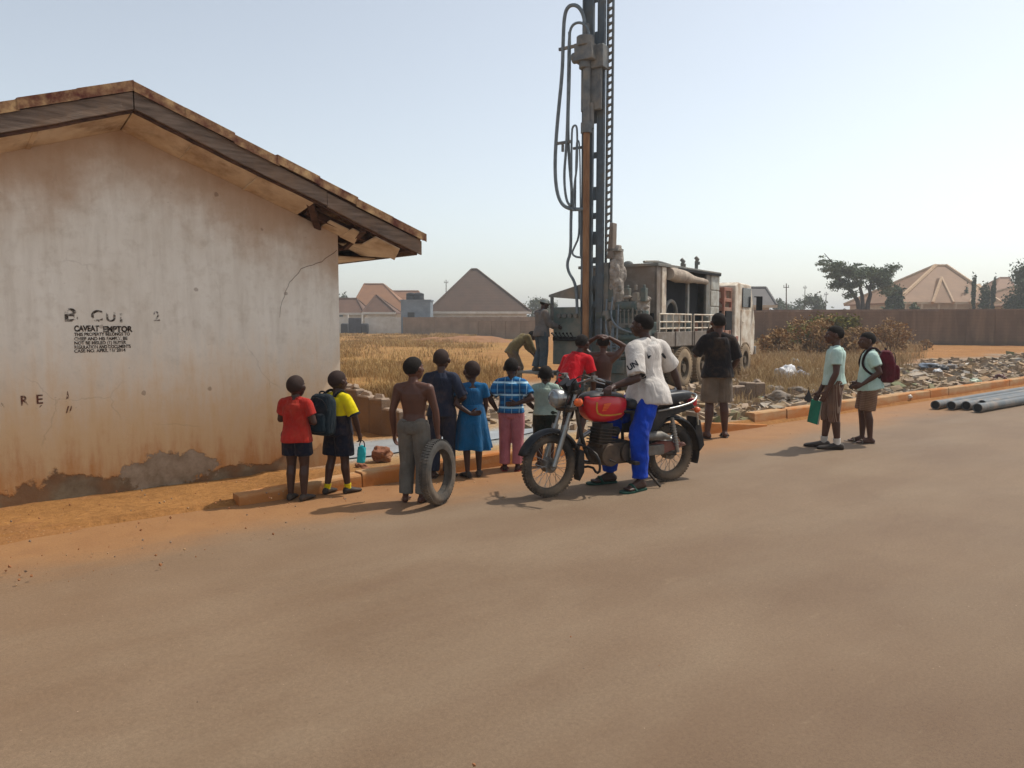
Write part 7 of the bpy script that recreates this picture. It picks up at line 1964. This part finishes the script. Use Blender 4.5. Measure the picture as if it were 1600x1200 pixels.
bag(1228, 592, (.3, .25, .26), '#d6d6d6', '#bcbcbe', 'crumpled white plastic bag in the dry weeds', 1); bag(1246, 590, (.32, .2, .14), '#8f96a5', '#6f7686', 'flattened grey blue plastic sheet right of the white bag', 2); bag(1241, 570, (.22, .18, .16), '#6f8291', '#566a7a', 'small blue plastic bag above the white bag', 3); bag(1249, 582, (.12, .12, .14), '#22242a', '#17181c', 'black plastic bag on the grey blue sheet', 4)
bag(1466, 577, (.34, .26, .13), '#26272c', '#1a1b1f', 'black plastic sack among the rubbish right of the maroon backpack', 5); bag(1452, 574, (.3, .2, .1), '#7f8a97', '#68727e', 'blue grey plastic sheet left of the black sack', 6); bag(1465, 581, (.2, .1, .06), '#c9c9c9', '#b1b1b3', 'pale plastic scrap in front of the black sack', 7); bag(1416, 621, (.12, .1, .06), '#d5d0c4', '#bdb7aa', 'white crumpled packet just behind the kerb', 8); bag(1458, 613, (.1, .08, .05), '#b8a63a', '#a0902f', 'yellow packet behind the kerb above the pipe ends', 9); bag(1522, 598, (.2, .12, .07), '#a9b39a', '#8d987f', 'pale green plastic scrap in the rubbish at the right', 10); bag(1562, 593, (.16, .14, .1), '#6a4036', '#56332b', 'dark red plastic bag near the right edge of the rubbish', 11)
# black sachet stuck on a stick
g = gp(1262, 640); r = empty('rag_on_stick', g, 0, 'dark diamond shaped rag hanging on a thin stick behind the kerb', 'rag'); m = MB(); m.tube([(0, 0, 0), (.01, 0, .2), (0, .01, .42)], .006, 6); m.build('stick', bark, r, 60); m = MB(); m.prism([(0, .06), (.075, .2), (.01, .36), (-.075, .2)], .025); m.build('cloth', pm('dark_rag', '#3a3a3a', '#2a2928', 9, .9), r, 0, .008)
# low spoil ridge of orange earth far left of the rig
m = MB()
def spoil(a, b):
    x = -9 + a * 12; y = (b - .5) * 9; h = 0.6 * math.exp(-(y / 2.6) ** 2) * math.exp(-((x + 1) / 4.2) ** 2) * (.8 + .5 * noise.noise(V((x * .6, y * .6, 4)))) + .1 * noise.noise(V((x, y, 2)))
    e = min(a, 1 - a, b, 1 - b) * 8; return V((x, y, -.15 + (h + .12) * min(1, e)))
m.grid(spoil, 60, 40)
t = NT('orange_spoil'); c = t.mix(t.ramp(t.noise(1, 6), .3, .7), rgb('#946a45'), rgb('#825a38')); t.bump(t.noise(6, 6), .6, .06); o = m.build('spoil_heap', t.done(c, .95), None, 0, recalc=False); o.data.polygons.foreach_set('use_smooth', [True] * len(o.data.polygons)); q = at(752, 505, 64); o.location = (q.x, 64, 0); tag(o, kind='structure')
# ------------------------------------------------------------------ haze
if HAZE:
    bpy.context.view_layer.update()
    m = MB(); m.box((0, 0, 0), (4600, 4600, 40)); hz = m.build('haze', None, None, 0); hz.data.materials.clear(); hz.location = (0, 400, 14)
    mt = bpy.data.materials.new('dusty_air'); mt.use_nodes = True; nt = mt.node_tree; nt.nodes.remove(nt.nodes['Principled BSDF']); pv = nt.nodes.new('ShaderNodeVolumePrincipled'); nt.links.new(pv.outputs[0], nt.nodes['Material Output'].inputs['Volume'])
    pv.inputs['Color'].default_value = (.92, .93, .93, 1); pv.inputs['Density'].default_value = HAZE; pv.inputs['Anisotropy'].default_value = .3
    hz.data.materials.append(mt); tag(hz, 'pale harmattan dust haze filling the air', 'haze', None, 'stuff')
